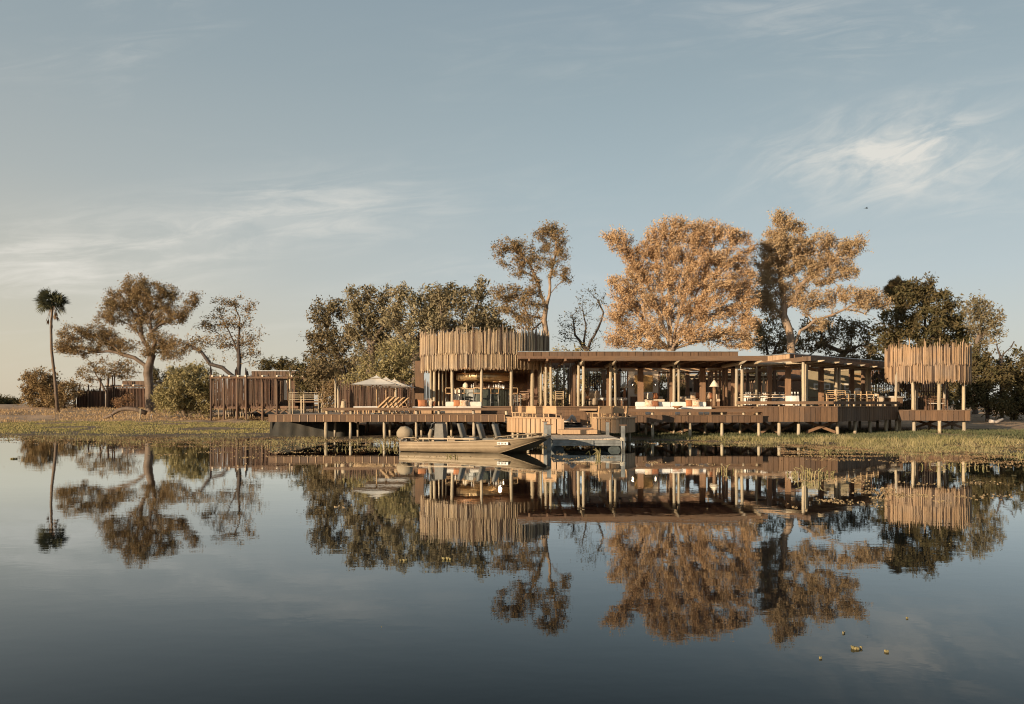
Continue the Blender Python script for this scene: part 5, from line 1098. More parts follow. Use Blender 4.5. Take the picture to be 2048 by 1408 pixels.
for px, sd_ in ((1265, 'left'), (1310.5, 'right')):
    x = W(px, 50.8); t = thing('wall_lamp', 'small black cone wall lamp with a ring, %s of the gold painting' % sd_, 'wall lamp', (x, 50.9, 2.6), 'wall lamps beside the painting')
    lamp_or_fill(x, 50.72, H(771, 50.8) + .03, 14, .02)  # fill light added beside the unlit wall lamp to brighten the plaster wall
    m = MB(); m.tube([(x + .09 * math.cos(a), 50.9, H(763.5, 50.8) + .06 * math.sin(a)) for a in np.linspace(0, 6.28, 14)], .012, 5, cap=False); m.build('ring', BMET, t)
    MB().lathe([(.10, 0), (.02, .14), (.01, .17)], (x, 50.8, H(771, 50.8)), 12).build('shade', BMET, t)
t = thing('pendant_lamp', 'small black conical pendant hanging below the ceiling left of the lamp', 'lamp', (W(1240, 46.5), 46.5, 3.4)); MB().lathe([(.13, 0), (.02, .13), (.01, .2)], (W(1240, 46.5), 46.5, H(742, 46.5)), 12).build('shade', BMET, t); MB().tube([(W(1240, 46.5), 46.5, H(740, 46.5)), (W(1240, 46.5), 46.5, 3.9)], .008, 5).build('cord', BMET, t)
t = thing('door_sconce', 'slim white tube light on the brown door panel', 'wall lamp', (W(1204, 50.2), 50.2, 2.6)); MB().tube([(W(1204, 50.2), 50.2, H(767, 50.2)), (W(1204, 50.2), 50.2, H(760, 50.2))], .04, 8).build('tube', LAMPW, t)
MB().tube([(W(1204, 50.2), 50.22, H(768, 50.2)), (W(1204, 50.2), 50.22, H(759, 50.2))], .02, 6).build('bracket', BMET, t)
sofa('inner_sofa', 'cream sofa against the plaster wall below the painting', 1283, 1330, 48.5, FZ, 1.95, 2.10, LINEN, nseat=2, base=BROWNW)
cushion(W(1291, 48.7), 48.7, 1.96, .36, .40, .18, PATT, 'patterned cushion beside the timber post on the inner sofa')
cushion(W(1301, 48.6), 48.6, 1.96, .40, .42, .2, CREAM, 'large cream cushion on the inner sofa below the painting')
cushion(W(1310, 48.6), 48.6, 1.96, .28, .38, .15, ORANGE, 'orange cushion right of the large cream one on the inner sofa', .6)
cushion(W(1315, 48.7), 48.7, 1.96, .24, .38, .15, RUST, 'dark rust cushion at the right end of the inner sofa', .9)
sofa('inner_sofa', 'long pale sofa seen behind the timber posts right of the glass doors', 1360, 1402, 48.5, FZ, 1.98, 2.10, LINEN, nseat=2, base=BROWNW)
cushion(W(1387, 48.5), 48.5, 1.98, .34, .36, .18, PATT, 'patterned cushion on the pale sofa behind the timber post, left one')
cushion(W(1396, 48.5), 48.5, 1.98, .34, .36, .18, ORANGE, 'orange edged cushion beside the thick timber post')
sofa('armchair', 'beige block armchair right of the large floor lamp', 1432, 1441, 45.6, FZ, 1.95, 2.22, LINEN, nseat=1, base=BROWNW, cat='armchair')
sofa('armchair', 'pale block armchair left of the large floor lamp', 1411, 1424, 46.2, FZ, 1.95, 2.12, LINEN, nseat=1, base=BROWNW, cat='armchair')
cushion(W(1417, 46.1), 46.1, 1.95, .36, .40, .18, PATT, 'patterned cushion on the pale armchair left of the floor lamp', .3)
cushion(W(1423, 46.1), 46.1, 1.95, .26, .34, .16, RUST, 'rust cushion on the pale armchair left of the floor lamp', .5)
cb = thing('sideboard', 'brown wooden sideboard with plants at the right of the living room', 'cabinet', (W(1446, 47.5), 47.5, FZ)); MB().box(W(1440, 47.5), W(1450, 47.5), 47.3, 48.2, FZ, H(790, 47.5)).build('body', BOARD, cb)
def plant(px, py0, Y, h, r, mat, label, pot=TERRA, n_=16, zf=None, name='potted_plant', potr=.13, poth=.2):
    x = W(px, Y); z = H(py0, Y) if zf is None else zf; t = thing(name, label, 'plant', (x, Y, z))
    MB().lathe([(potr * .6, 0), (potr, poth * .6), (potr * .8, poth), (potr * .7, poth), (.01, poth * .9)], (x, Y, z), 12).build('pot', pot, t)
    m = MB(); r2 = random.Random(int(px))
    for i in range(n_):
        a = r2.uniform(0, 6.28); rr = r * r2.uniform(.4, 1); hh = h * r2.uniform(.6, 1)
        p0 = Vector((x, Y, z + poth)); p1 = Vector((x + rr * .4 * math.cos(a), Y + rr * .4 * math.sin(a), z + poth + hh * .7)); p2 = Vector((x + rr * math.cos(a), Y + rr * math.sin(a), z + poth + hh * r2.uniform(.5, 1)))
        s_ = Vector((-math.sin(a), math.cos(a), 0)) * .02; m.add([p0 - s_, p0 + s_, p1 + s_ * 1.6, p1 - s_ * 1.6, p2], [(0, 1, 2, 3), (3, 2, 4)])
    m.build('leaves', mat, t); return t
plant(1175, 0, 45.5, .55, .35, L_RED, 'dry palm leaves in a pot beside the third column pair', TERRA, 24, zf=FZ + .35)
t = thing('plant_stand', 'small dark round table carrying the dry palm pot', 'table', (W(1175, 45.5), 45.5, FZ)); MB().lathe([(.24, .30), (.24, .34), (.01, .345)], (W(1175, 45.5), 45.5, FZ), 14).build('top', BMET, t); MB().lathe([(.15, 0), (.03, .04), (.03, .3)], (W(1175, 45.5), 45.5, FZ), 10).build('stem', BMET, t)
t = thing('side_chair', 'light metal chair frame standing before the daybed', 'chair', (W(1241, 45.6), 45.6, FZ))
for x in (1237.5, 1241, 1246): MB().tube([(W(x, 45.6), 45.6, FZ), (W(x, 45.6), 45.6, FZ + .42)], .014, 6).build('leg', STEEL, t)
MB().pad(W(1236, 45.6), W(1247, 45.6), 45.4, 45.75, FZ + .42, FZ + .46, .015).build('seat', BMET, t)
# ================================================================== DINING ROOM
def cloth_table(px0, px1, Y, zt, label, rz=0):
    x0, x1 = W(px0, Y), W(px1, Y); t = thing('dining_table', label, 'table', ((x0 + x1) / 2, Y + .5, FZ), 'dining tables under white cloths')
    w_ = (x1 - x0); N = 40; vs = []; cx_, cy_ = (x0 + x1) / 2, Y + .45; r2 = random.Random(int(px0))
    def sq(a, k): c, s_ = math.cos(a), math.sin(a); q_ = max(abs(c), abs(s_)); q_ = q_ ** .85; return (cx_ + c / q_ * w_ / 2 * k, cy_ + s_ / q_ * .45 * k)
    for lv, (z, k) in enumerate(((zt, .96), (zt - .01, 1.0), (zt - .22, 1.02), (zt - .5, 1.05))):
        for i in range(N):
            a = i * 2 * math.pi / N; f = k + (.025 * lv * math.sin(i * 2.4) if lv > 1 else 0); vs.append((*sq(a, f), z))
    fs = [tuple(range(N))] + [(l_ * N + i, (l_ + 1) * N + i, (l_ + 1) * N + (i + 1) % N, l_ * N + (i + 1) % N) for l_ in range(3) for i in range(N)]
    MB().add(vs, fs, True).build('tablecloth', WHITEF, t)
    for sx in (x0 + .1, x1 - .1): MB().box(sx - .03, sx + .03, Y + .42, Y + .48, FZ, zt - .03).build('leg', BROWNW, t)
    return t
ct = [(1581, 1599, 43.2, 2.09, 'blue white clothed dining table standing alone in front of the dark door'), (1490, 1503, 46, 2.12, 'white clothed dining table at the far left by the log column pair'), (1505, 1522, 47, 2.12, 'white clothed dining table between the two slim dark posts'), (1524, 1538, 45.5, 2.1, 'white clothed dining table just left of the sunlit square post'), (1546, 1571, 46, 2.12, 'long white clothed dining table right of the sunlit square post')]
gl = thing('wine_glass', 'x', 'glass', (0, 0, 0), 'wine glasses on the dining tables'); MB().lathe([(.035, 0), (.006, .01), (.006, .09), (.04, .13), (.035, .20)], (0, 0, 0), 8).build('glass', GLASSM, gl)
first = True
for a in ct:
    cloth_table(*a)
    for k in range(3):
        px = a[0] + (a[1] - a[0]) * (k + .5) / 3
        o = gl if first else dup(gl, (0, 0, 0), 0, ''); first = False
        place(o, (W(px, a[2] + .3), a[2] + .3, a[3] + .002), 0); o['label'] = ('left', 'middle', 'right')[k] + ' wine glass on the ' + a[4][:60].rsplit(' ', 1)[0]
dc0 = [(1487, 45.2, 0), (1497, 45.5, 10), (1512, 46, -8), (1529, 44.9, 5), (1549, 45.2, 0), (1563, 45.4, -6)]
dcl = ['at the far left by the log columns', 'second from the left along the white tables', 'between the slim posts', 'left of the sunlit square post', 'right of the sunlit square post', 'left of the wide square post']
dc = thing('dining_chair', 'x', 'chair', (0, 0, 0), 'curved backed dining chairs')
for x in (-.2, .2):
    for y in (-.2, .2): m = MB(); m.tube([(x * 1.1, y * 1.1, 0), (x, y, .45)], .015, 6); m.build('leg', BMET, dc)
MB().pad(-.22, .22, -.22, .22, .45, .50, .02).build('seat', LINEN, dc)
A = np.linspace(R(190), R(350), 9); m = MB(); m.tube([(.26 * math.cos(a), .26 * math.sin(a), .72) for a in A], .02, 6); m.build('back_rail', BMET, dc)
m = MB(); m.tube([(.24 * math.cos(a), .24 * math.sin(a), .62) for a in A[1:-1]], .075, 6, flat=.4); m.build('back_pad', LINEN, dc)
for i, (px, Yq, rz) in enumerate(dc0):
    o = dc if i == 0 else dup(dc, (0, 0, 0), 0, '')
    place(o, (W(px, Yq), Yq, FZ), R(rz)); o['label'] = 'curved back dining chair ' + dcl[i]
wt_ = thing('wooden_table', 'long bare wooden table at the front right of the dining deck', 'table', (W(1705, 44.5), 44.5, FZ))
m = MB(); m.bar((W(1652, 43.3), 43.3, 2.07), (W(1756, 47), 47, 2.07), .8, .045); m.build('top', BROWNW, wt_)
for px, Y in ((1655, 43.2), (1704, 44.8), (1752, 46.6), (1672, 43.6), (1730, 45.6)): MB().box(W(px, Y) - .04, W(px, Y) + .04, Y - .04, Y + .04, FZ, 2.045).build('leg', BEAMH, wt_)
for i, (px, Y, lb_) in enumerate(((1661, 43.1, 'left end'), (1685, 43.8, 'second place'), (1697, 44.1, 'third place'), (1722, 44.9, 'fourth place'), (1745, 45.8, 'right end'))):
    chair_frame('pale wooden chair pushed to the long bare table, ' + lb_, px, Y, FZ, R(170 + 12 * i), .46, .8, mat=CHAIRW if i != 2 else STEEL, smat=CANV, name='wooden_chair', grp='wooden chairs at the bare table')
wc = thing('buffet_counter', 'white topped buffet counter with two pale front panels, right of the dining room', 'counter', (W(1770, 48), 48, FZ))
MB().box(W(1740, 48.4), W(1807, 48.4), 48.3, 49.1, H(795.3, 48.4), H(792, 48.4)).build('top', CREAM, wc); MB().box(W(1745, 48.4), W(1806, 48.4), 48.42, 49.0, FZ, H(795.3, 48.4) - .003).build('body', BOARD, wc)
MB().box(W(1754, 48.4), W(1768, 48.4), 48.36, 48.41, FZ, H(795.3, 48.4) - .004).build('front_panel', LINEN, wc); MB().box(W(1782, 48.4), W(1791, 48.4), 48.36, 48.41, FZ, H(795.3, 48.4) - .004).build('front_panel', LINEN, wc)
plant(1752.5, 0, 48.7, .75, .25, L_SHRUB, 'white round vase with tall green stems on the buffet counter', CREAM, 7, zf=H(792, 48.4), potr=.13, poth=.16)
o = MB().lathe([(.2, 0), (.3, .12), (.26, .24), (.05, .28)], (W(1788, 48.8), 48.8, H(792, 48.4)), 14).build('dark_bowl', BMET); tag(o, 'dark domed bowl on the right part of the buffet counter', 'bowl')
o = MB().box(W(1618, 53.2), W(1700, 53.2), 53.0, 53.5, 2.04, 2.09).build('wall_shelf', BROWNW); tag(o, 'long dark shelf below the framed pictures', 'shelf')
for i, (x0, x1, wd_) in enumerate(((1628, 1639, 'left one, partly behind the timber post'), (1648, 1661, 'second, right of the timber post'), (1668, 1683, 'third, partly behind the log column pair'), (1689, 1701, 'right one, catching the sun'))):
    t = thing('framed_picture', 'small white framed picture on the olive wall, ' + wd_, 'picture', (W((x0 + x1) / 2, 53.9), 53.95, 2.7), 'framed pictures on the olive wall')
    MB().box(W(x0, 53.9), W(x1, 53.9), 53.93, 53.985, H(779, 53.9), H(767, 53.9)).build('frame', CREAM, t); MB().box(W(x0 + 3, 53.9), W(x1 - 3, 53.9), 53.90, 53.928, H(775.6, 53.9), H(770.2, 53.9)).build('print', OLIVE, t)
t = thing('pendant_light', 'thin flat linear pendant light above the framed pictures', 'lamp', (W(1654, 52), 52, 2.9)); MB().box(W(1648, 52), W(1661, 52), 51.9, 52.1, H(759, 52), H(757.6, 52)).build('shade', CREAM, t); MB().tube([(W(1654, 52), 52, H(757.6, 52)), (W(1654, 52), 52, 3.87)], .008, 5).build('cord', BMET, t)
o = MB().lathe([(.08, 0), (.22, .06), (.25, .28), (.16, .48), (.05, .5)], (W(1716, 52.4), 52.4, FZ + .62), 14).build('pampas_vase', CREAM); tag(o, 'pale round backed sculpture before the tan panel', 'ornament')
t = thing('dining_lampshade', 'brown round hood lampshade hanging by the dark door', 'lamp', (W(1585, 50), 50, 3.0)); MB().lathe([(.75, 0), (.7, .2), (.45, .36), (.1, .42)], (W(1583, 50.5), 50.5, H(762, 50.5)), 20).build('hood', BROWNW, t)
o = MB().lathe([(.09, 0), (.10, .13), (.02, .15)], (W(1623, 41), 41, FZ + .02), 12).build('lantern', LINEN); tag(o, 'small cream lantern under the corner of the dining rail bench', 'lantern')
# round lounge
chair_frame('dark low wooden armchair in the round lounge', 1870, 47.5, ZL, R(185), .8, .62, .4, mat=BROWNW, smat=CREAM, cat='armchair')

# ================================================================== BOAT
bo = thing('river_boat', 'khaki aluminium river boat with grey seats and covered outboard moored at the jetty', 'boat', (0, 0, 0))
L_ = 5.15
st_ = [  # x, half beam top, half beam chine, z gunwale, z chine, z keel
    (0.0, .74, .66, .33, .02, -.12), (.8, .76, .68, .34, .02, -.13), (1.8, .78, .69, .36, .02, -.13), (2.8, .79, .68, .40, .02, -.12), (3.6, .78, .66, .44, .0, -.14), (3.95, .77, .62, .465, .10, -.09), (4.35, .73, .55, .495, .24, .03), (4.75, .64, .46, .525, .38, .20), (L_, .50, .36, .56, .51, .45)]
def hull_side(sgn):
    vs = []; K = 7
    for (x, bt, bc_, zg, zc_, zk) in st_:
        for k in range(K):
            s = k / (K - 1); z = zc_ + (zg - zc_) * s; y = bc_ + (bt - bc_) * (s ** .8); rib = .004 if k in (2, 4) else 0
            vs.append((x, sgn * (y + rib), z))
    fs = [(i * K + k, (i + 1) * K + k, (i + 1) * K + k + 1, i * K + k + 1) for i in range(len(st_) - 1) for k in range(K - 1)]
    return vs, (fs if sgn < 0 else [f[::-1] for f in fs])
m = MB()
for s_ in (-1, 1): m.add(*hull_side(s_), False)
nS = len(st_); vs = []
for (x, bt, bc_, zg, zc_, zk) in st_: vs += [(x, -bc_, zc_), (x, 0, zk), (x, bc_, zc_)]
m.add(vs, [(i * 3 + k, i * 3 + k + 1, (i + 1) * 3 + k + 1, (i + 1) * 3 + k) for i in range(nS - 1) for k in (0, 1)], False)
m.add([(0, -.74, .33), (0, -.66, .02), (0, 0, -.12), (0, .66, .02), (0, .74, .33)], [(0, 1, 2, 3, 4)]); m.add([(L_, -.50, .56), (L_, -.36, .51), (L_, 0, .45), (L_, .36, .51), (L_, .50, .56)], [(4, 3, 2, 1, 0)])
m.build('hull', BOATM, bo)
m = MB(); vs = []
for (x, bt, bc_, zg, zc_, zk) in st_[:-3]: vs += [(x, -bt * .95, .16), (x, bt * .95, .16)]
m.add(vs, [(i * 2, i * 2 + 1, i * 2 + 3, i * 2 + 2) for i in range(nS - 4)]); m.build('floor', BOATM, bo)
m = MB(); vs = []
for (x, bt, bc_, zg, zc_, zk) in st_[-4:]: vs += [(x, -bt * .98, zg - .03), (x, bt * .98, zg - .03)]
m.add(vs, [(i * 2, i * 2 + 1, i * 2 + 3, i * 2 + 2) for i in range(3)]); m.build('foredeck', BOATM, bo)
for s_ in (-1, 1): m = MB(); m.tube([(x, s_ * bt, zg) for (x, bt, bc_, zg, zc_, zk) in st_], .028, 7); m.build('gunwale', BOATM, bo)
m = MB(); m.tube([(L_, -.50, .56), (L_ + .03, 0, .575), (L_, .50, .56)], .028, 7); m.build('bow_rail_cap', BOATM, bo)
for s_ in (-1, 1):
    m = MB(); m.tube([(.05, s_ * .74, .34), (.1, s_ * .74, .46), (.22, s_ * .74, .5), (.62, s_ * .75, .5), (.78, s_ * .75, .36)], .016, 6); m.build('stern_handrail', BOATM, bo)
    MB().box(.75, 2.75, s_ * .74 - .03, s_ * .74 + .03, .455, .50).build('side_tube', BOATM, bo)
    for x in (.9, 1.8, 2.6): MB().box(x - .015, x + .015, s_ * .74 - .015, s_ * .74 + .015, .36, .456).build('tube_stand', BOATM, bo)
    m = MB(); m.tube([(3.45, s_ * .78, .45), (3.55, s_ * .76, .55), (4.2, s_ * .70, .62), (4.8, s_ * .62, .66), (5.0, s_ * .57, .60), (5.0, s_ * .57, .56)], .014, 6); m.build('bow_handrail', BOATM, bo)
    for x, y, z in ((3.95, .735, .59), (4.45, .62, .63)): MB().tube([(x - .03, s_ * y, .48), (x, s_ * y, z)], .012, 5).build('rail_stand', BOATM, bo)
def seat(x, y, mat, nm='seat'):
    vs = []
    m = MB(); m.pad(x, x + .50, y - .22, y + .22, .38, .50, .05); s0 = m.build('seat_cushion', mat, bo)
    m = MB(); m.add(*((lambda b: (b.v, b.f))(MB().pad(-.06, .06, -.22, .22, 0, .56, .05)))); m.v = [(x - .02 + vx - vz * .28, vy + y, .46 + vz * .96) for vx, vy, vz in m.v]; m.sm = [True] * len(m.f); m.build('seat_back', mat, bo)
    MB().lathe([(.12, 0), (.03, .03), (.03, .22)], (x + .22, y, .16), 10).build('seat_pedestal', BMET, bo)
seat(2.12, .15, VINYL); seat(2.95, -.25, VINYL); seat(3.52, -.30, VINYL)
# console with wheel
m = MB(); m.add([(1.12, -.30, .16), (1.52, -.30, .16), (1.45, -.30, .98), (1.17, -.30, .98), (1.12, .10, .16), (1.52, .10, .16), (1.45, .10, .98), (1.17, .10, .98)], [(0, 1, 2, 3), (7, 6, 5, 4), (1, 5, 6, 2), (4, 0, 3, 7), (3, 2, 6, 7)]); m.build('console', VINYL, bo)
m = MB(); m.tube([(.98 + .07 * math.sin(a), -.1 + .17 * math.cos(a), .80 + .17 * math.sin(a)) for a in np.linspace(0, 2 * math.pi, 20)], .015, 6, cap=False); m.build('steering_wheel', BMET, bo)
m = MB(); m.bar((.98, -.1, .8), (1.17, -.1, .72), .03, .03); m.build('steering_shaft', BMET, bo)
m = MB(); m.tube([(1.0, -.24, .82), (1.05, -.30, .98), (1.18, -.3, 1.03)], .012, 5); m.build('throttle_lever', STEEL, bo)
m = MB(); m.tube([(.99, -.30, .35), (1.0, -.32, .6), (1.04, -.30, .78)], [.05, .085, .06], 7); m.build('life_jacket', TARP, bo)
# outboard with cover
prof = [(.05, .0), (.22, .015), (.29, .10), (.30, .22), (.26, .34), (.16, .42), (.02, .44)]
m = MB(); m.lathe(prof, (0, 0, 0), 18); m.v = [(-.10 + vx * 1.0 + .05 * vz, vy * .78, .43 + vz * .98 + .02 * math.sin(vx * 30 + vz * 16)) for vx, vy, vz in m.v]; m.build('motor_cover', TARP, bo)
MB().box(-.27, -.02, -.09, .09, -.5, .44).build('motor_leg', BMET, bo); MB().box(-.08, .06, -.16, .16, .18, .42).build('motor_bracket', BMET, bo)
m = MB(); m.tube([(-.02, -.2, .42), (-.22, -.25, .3), (-.28, -.2, .1)], .015, 5); m.build('cable', BMET, bo)
# registration plate with raised letters
def plate_text(txt, x0, y0, z0, cw, h):
    seg = {'O': ['l', 'r', 't', 'b'], 'K': ['l', 'K'], '2': ['t', 'R', 'm', 'L', 'b'], '6': ['l', 't', 'm', 'b', 'RL'], '1': ['c'], '8': ['l', 'r', 't', 'b', 'm']}
    m = MB(); x = x0; s = .012; w_ = cw * .68
    def bx_(a, b_, c, d): m.box(a, b_, y0 - .004, y0, c, d)
    for chh in txt:
        if chh == ' ': x += cw * .7; continue
        for k in seg[chh]:
            if k == 'l': bx_(x, x + s, z0, z0 + h)
            if k == 'r': bx_(x + w_ - s, x + w_, z0, z0 + h)
            if k == 't': bx_(x, x + w_, z0 + h - s, z0 + h)
            if k == 'b': bx_(x, x + w_, z0, z0 + s)
            if k == 'm': bx_(x, x + w_, z0 + h / 2 - s / 2, z0 + h / 2 + s / 2)
            if k == 'c': bx_(x + w_ / 2 - s / 2, x + w_ / 2 + s / 2, z0, z0 + h)
            if k == 'R': bx_(x + w_ - s, x + w_, z0 + h / 2, z0 + h)
            if k == 'L': bx_(x, x + s, z0, z0 + h / 2)
            if k == 'RL': bx_(x + w_ - s, x + w_, z0, z0 + h / 2)
            if k == 'K':
                m.bar((x + s, y0 - .002, z0 + h / 2), (x + w_, y0 - .002, z0 + h), s, s); m.bar((x + s, y0 - .002, z0 + h / 2), (x + w_, y0 - .002, z0), s, s)
        x += cw
    return m
PXs, PXe = 3.58, 3.97
MB().box(PXs, PXe, -.80, -.790, .29, .385).build('registration_plate', WHITEP, bo)
plate_text('OK 2618', PXs + .02, -.8015, .305, .047, .062).build('plate_lettering', INK, bo)
MB().box(3.48, 3.66, -.775, -.755, .215, .23).build('hull_fitting', BMET, bo)
for s_ in (-1, 1): m = MB(); m.tube([(x, s_ * (bc_ + .012), zc_ + .004) for (x, bt, bc_, zg, zc_, zk) in st_[4:]], .014, 6); m.build('chine_strip', BOATM, bo)
place(bo, (-3.76, 30.45, 0.0), R(-15))

# ================================================================== TREES
def quad_leaves(P_, size, n_, spread, flatz=.75):
    k = len(P_); N = k * n_
    c = np.repeat(P_, n_, 0) + rng.normal(0, 1, (N, 3)) * np.array([spread, spread, spread * flatz])
    s = size * rng.uniform(.55, 1.35, N)
    u = rng.normal(0, 1, (N, 3)); u /= np.linalg.norm(u, axis=1)[:, None]
    w = np.cross(u, rng.normal(0, 1, (N, 3))); w /= np.linalg.norm(w, axis=1)[:, None]
    u = u * s[:, None]; w = w * (s * .5)[:, None]
    v = np.stack([c - u, c + w, c + u, c - w], 1).reshape(-1, 3)
    return v, np.arange(N * 4).reshape(-1, 4)
def tubes_np(A_, B_, ra, rb, n_):
    d = B_ - A_; L = np.linalg.norm(d, axis=1)[:, None]; d = d / np.maximum(L, 1e-6)
    ref = np.where(np.abs(d[:, 2:3]) < .9, np.array([[0, 0, 1.0]]), np.array([[1.0, 0, 0]]))
    u = np.cross(d, ref); u /= np.linalg.norm(u, axis=1)[:, None]; w = np.cross(d, u)
    vs = []
    for P_, r in ((A_, ra), (B_, rb)):
        for k in range(n_):
            a = 2 * math.pi * k / n_; vs.append(P_ + (u * math.cos(a) + w * math.sin(a)) * r[:, None])
    v = np.stack(vs, 1).reshape(-1, 3); i = np.arange(len(A_))[:, None] * 2 * n_
    q = np.concatenate([i + [k, (k + 1) % n_, n_ + (k + 1) % n_, n_ + k] for k in range(n_)], 1).reshape(-1, 4)
    return v, q
def tree(name, label, D, limbs, lobes, trunk_r, leafm, barkm, tips=12, nleaf=34, lsize=.085, spread=.26, cat='tree', group=None, droop=0.0, shell=.35, twig=.010, root=None, depth=.85, bare=0, hang=0, along=.6, lw=.42, pw_=.12):
    """limbs: polylines (px,py[,dy]) ; lobes: (px,py,rx,ry[,dy]) in photo pixels at distance D"""
    k = D / FPX
    r0 = limbs[0][0] if root is None else root
    x0 = W(r0[0], D); dy0 = r0[2] if len(r0) > 2 else 0
    gz = gh(x0, D + dy0)
    pos = [np.array([x0, D + dy0, gz - .25])]; par = [-1]; 
    def path(a_idx, pts, step=.5, wob=.025):
        cur = a_idx
        for p in pts:
            a = pos[cur]; b_ = np.array(p, float); L = np.linalg.norm(b_ - a); n_ = max(1, int(L / step))
            for i in range(1, n_ + 1):
                t = i / n_; q = a + (b_ - a) * t
                if i < n_: q = q + rng.normal(0, wob * min(L, 1.5), 3) * math.sin(t * math.pi)
                pos.append(q); par.append(cur); cur = len(pos) - 1
        return cur
    for li, lb_ in enumerate(limbs):
        pts = [np.array([W(p[0], D), D + (p[2] if len(p) > 2 else 0), H(p[1], D)]) for p in lb_]
        if li == 0: path(0, pts)
        else:
            A_ = np.array(pos); j = int(np.argmin(((A_ - pts[0])[:, [0, 2]] ** 2).sum(1) + .2 * (A_ - pts[0])[:, 1] ** 2))
            for q in pts:
                pass
            path(j, pts[1:] if len(pts) > 1 else pts)
    n_sk = len(pos); tip_pts = []
    for lb_ in lobes:
        px, py, rx, ry = lb_[:4]; dy = lb_[4] if len(lb_) > 4 else rng.normal(0, .25) * rx * k
        X_m, Z_m = rx * k, ry * k; nT = max(5, int(tips * X_m * Z_m * 3.1))
        for _ in range(nT):
            v = rng.normal(0, 1, 3); v /= np.linalg.norm(v); r_ = rng.uniform(shell, 1) ** .5
            jag = 1 + .22 * rng.normal()
            tip_pts.append([W(px, D) + v[0] * X_m * r_ * jag, D + dy + v[1] * X_m * depth * r_, H(py, D) + v[2] * Z_m * r_ * jag])
    T = np.array(tip_pts)
    zmin = np.array([gh(a, b_) for a, b_ in T[:, :2]]) + .15; T[:, 2] = np.maximum(T[:, 2], zmin)
    base = pos[0]; SK = np.array(pos)
    dd = np.min(np.linalg.norm(T[:, None, :] - SK[None, ::2, :], axis=2), axis=1); order = np.argsort(dd)
    cap = 20000; A_ = np.zeros((cap, 3)); A_[:len(pos)] = pos; depthp = np.zeros(cap); cnt = len(pos)
    for i in range(1, cnt): depthp[i] = depthp[par[i]] + np.linalg.norm(A_[i] - A_[par[i]])
    tips_i = []
    for ti in order:
        t = T[ti]; dv = t - A_[:cnt]; ds = np.sqrt((dv ** 2).sum(1)); down = np.maximum(0, -dv[:, 2])
        cost = ds + pw_ * depthp[:cnt] + .9 * down * (1 - droop)
        cost[0] += 3
        j = int(np.argmin(cost)); L = ds[j]; n_ = max(1, int(L / .32)); a = A_[j].copy(); cur = j
        sag = rng.normal(0, .10 * L, 3); sag[2] += (.10 - .3 * droop) * L
        for i in range(1, n_ + 1):
            s = i / n_; q = a + (t - a) * s + sag * math.sin(s * math.pi) * .6
            if cnt >= cap - 2: break
            A_[cnt] = q; par.append(cur); depthp[cnt] = depthp[cur] + L / n_; cur = cnt; cnt += 1
        tips_i.append(cur)
    A_ = A_[:cnt]; par_a = np.array(par)
    acc = np.zeros(cnt); pw = 2.25; haschild = np.zeros(cnt, bool)
    for i in range(cnt - 1, 0, -1):
        if not haschild[i]: acc[i] = max(acc[i], twig ** pw)
        acc[par_a[i]] += acc[i]; haschild[par_a[i]] = True
    rad = acc ** (1 / pw); gam = math.log(trunk_r / twig) / max(1e-6, math.log(rad[0] / twig)); rad = twig * (rad / twig) ** gam
    e = np.arange(1, cnt); pa = par_a[e]; rb = rad[e]; ra = np.minimum(rad[pa], rb * 1.25)
    root_e = pa == 0; ra = np.where(root_e, rb * 1.12, ra)
    thick = rb > .035
    t_ = thing(name, label, cat, (base[0], base[1], gz), group)
    vv, qq, off = [], [], 0
    for msk, n_ in ((thick, 7), (~thick, 3)):
        if msk.sum() == 0: continue
        dv_ = A_[e[msk]] - A_[pa[msk]]; dv_ = dv_ / np.maximum(np.linalg.norm(dv_, axis=1)[:, None], 1e-6); k1 = .45 if n_ == 7 else .1
        v, q = tubes_np(A_[pa[msk]] - dv_ * ra[msk][:, None] * k1 * .6, A_[e[msk]] + dv_ * rb[msk][:, None] * k1, ra[msk], rb[msk], n_); vv.append(v); qq.append(q + off); off += len(v)
    fastmesh('trunk', np.concatenate(vv), np.concatenate(qq), barkm, t_, smooth_=True)
    if nleaf:
        ti = np.array(tips_i); ti = ti[rng.random(len(ti)) > bare]
        V_, Q_, o_ = [], [], 0
        for lev, frac in ((0, 1.0), (1, .8), (2, .4)):
            pa_ = par_a[ti]; pa_ = np.maximum(pa_, 0); n_ = max(1, int(nleaf * frac * .75)); k_ = len(ti)
            B0, B1 = A_[pa_], A_[ti]; dr = B1 - B0; N = k_ * n_
            t0 = rng.uniform(0, 1.35 if lev == 0 else 1, (N, 1)); dr = np.repeat(dr, n_, 0)
            c = np.repeat(B0, n_, 0) + dr * t0 + rng.normal(0, 1, (N, 3)) * spread * .72
            dn_ = dr / np.maximum(np.linalg.norm(dr, axis=1)[:, None], 1e-6)
            u = dn_ * along + rng.normal(0, .7, (N, 3)); u /= np.linalg.norm(u, axis=1)[:, None]
            w = np.cross(u, rng.normal(0, 1, (N, 3))); w /= np.linalg.norm(w, axis=1)[:, None]
            s_ = lsize * rng.uniform(.5, 1.5, N); u = u * s_[:, None] * 1.15; w = w * (s_ * lw)[:, None]
            V_.append(np.stack([c - u, c + w, c + u, c - w], 1).reshape(-1, 3)); Q_.append(np.arange(N * 4).reshape(-1, 4) + o_); o_ += N * 4
            ti = np.unique(pa_[pa_ > 0])
            ti = ti[rad[ti] < .06]
            if len(ti) == 0: break
        fastmesh('crown', np.concatenate(V_), np.concatenate(Q_), leafm, t_)
    return t_

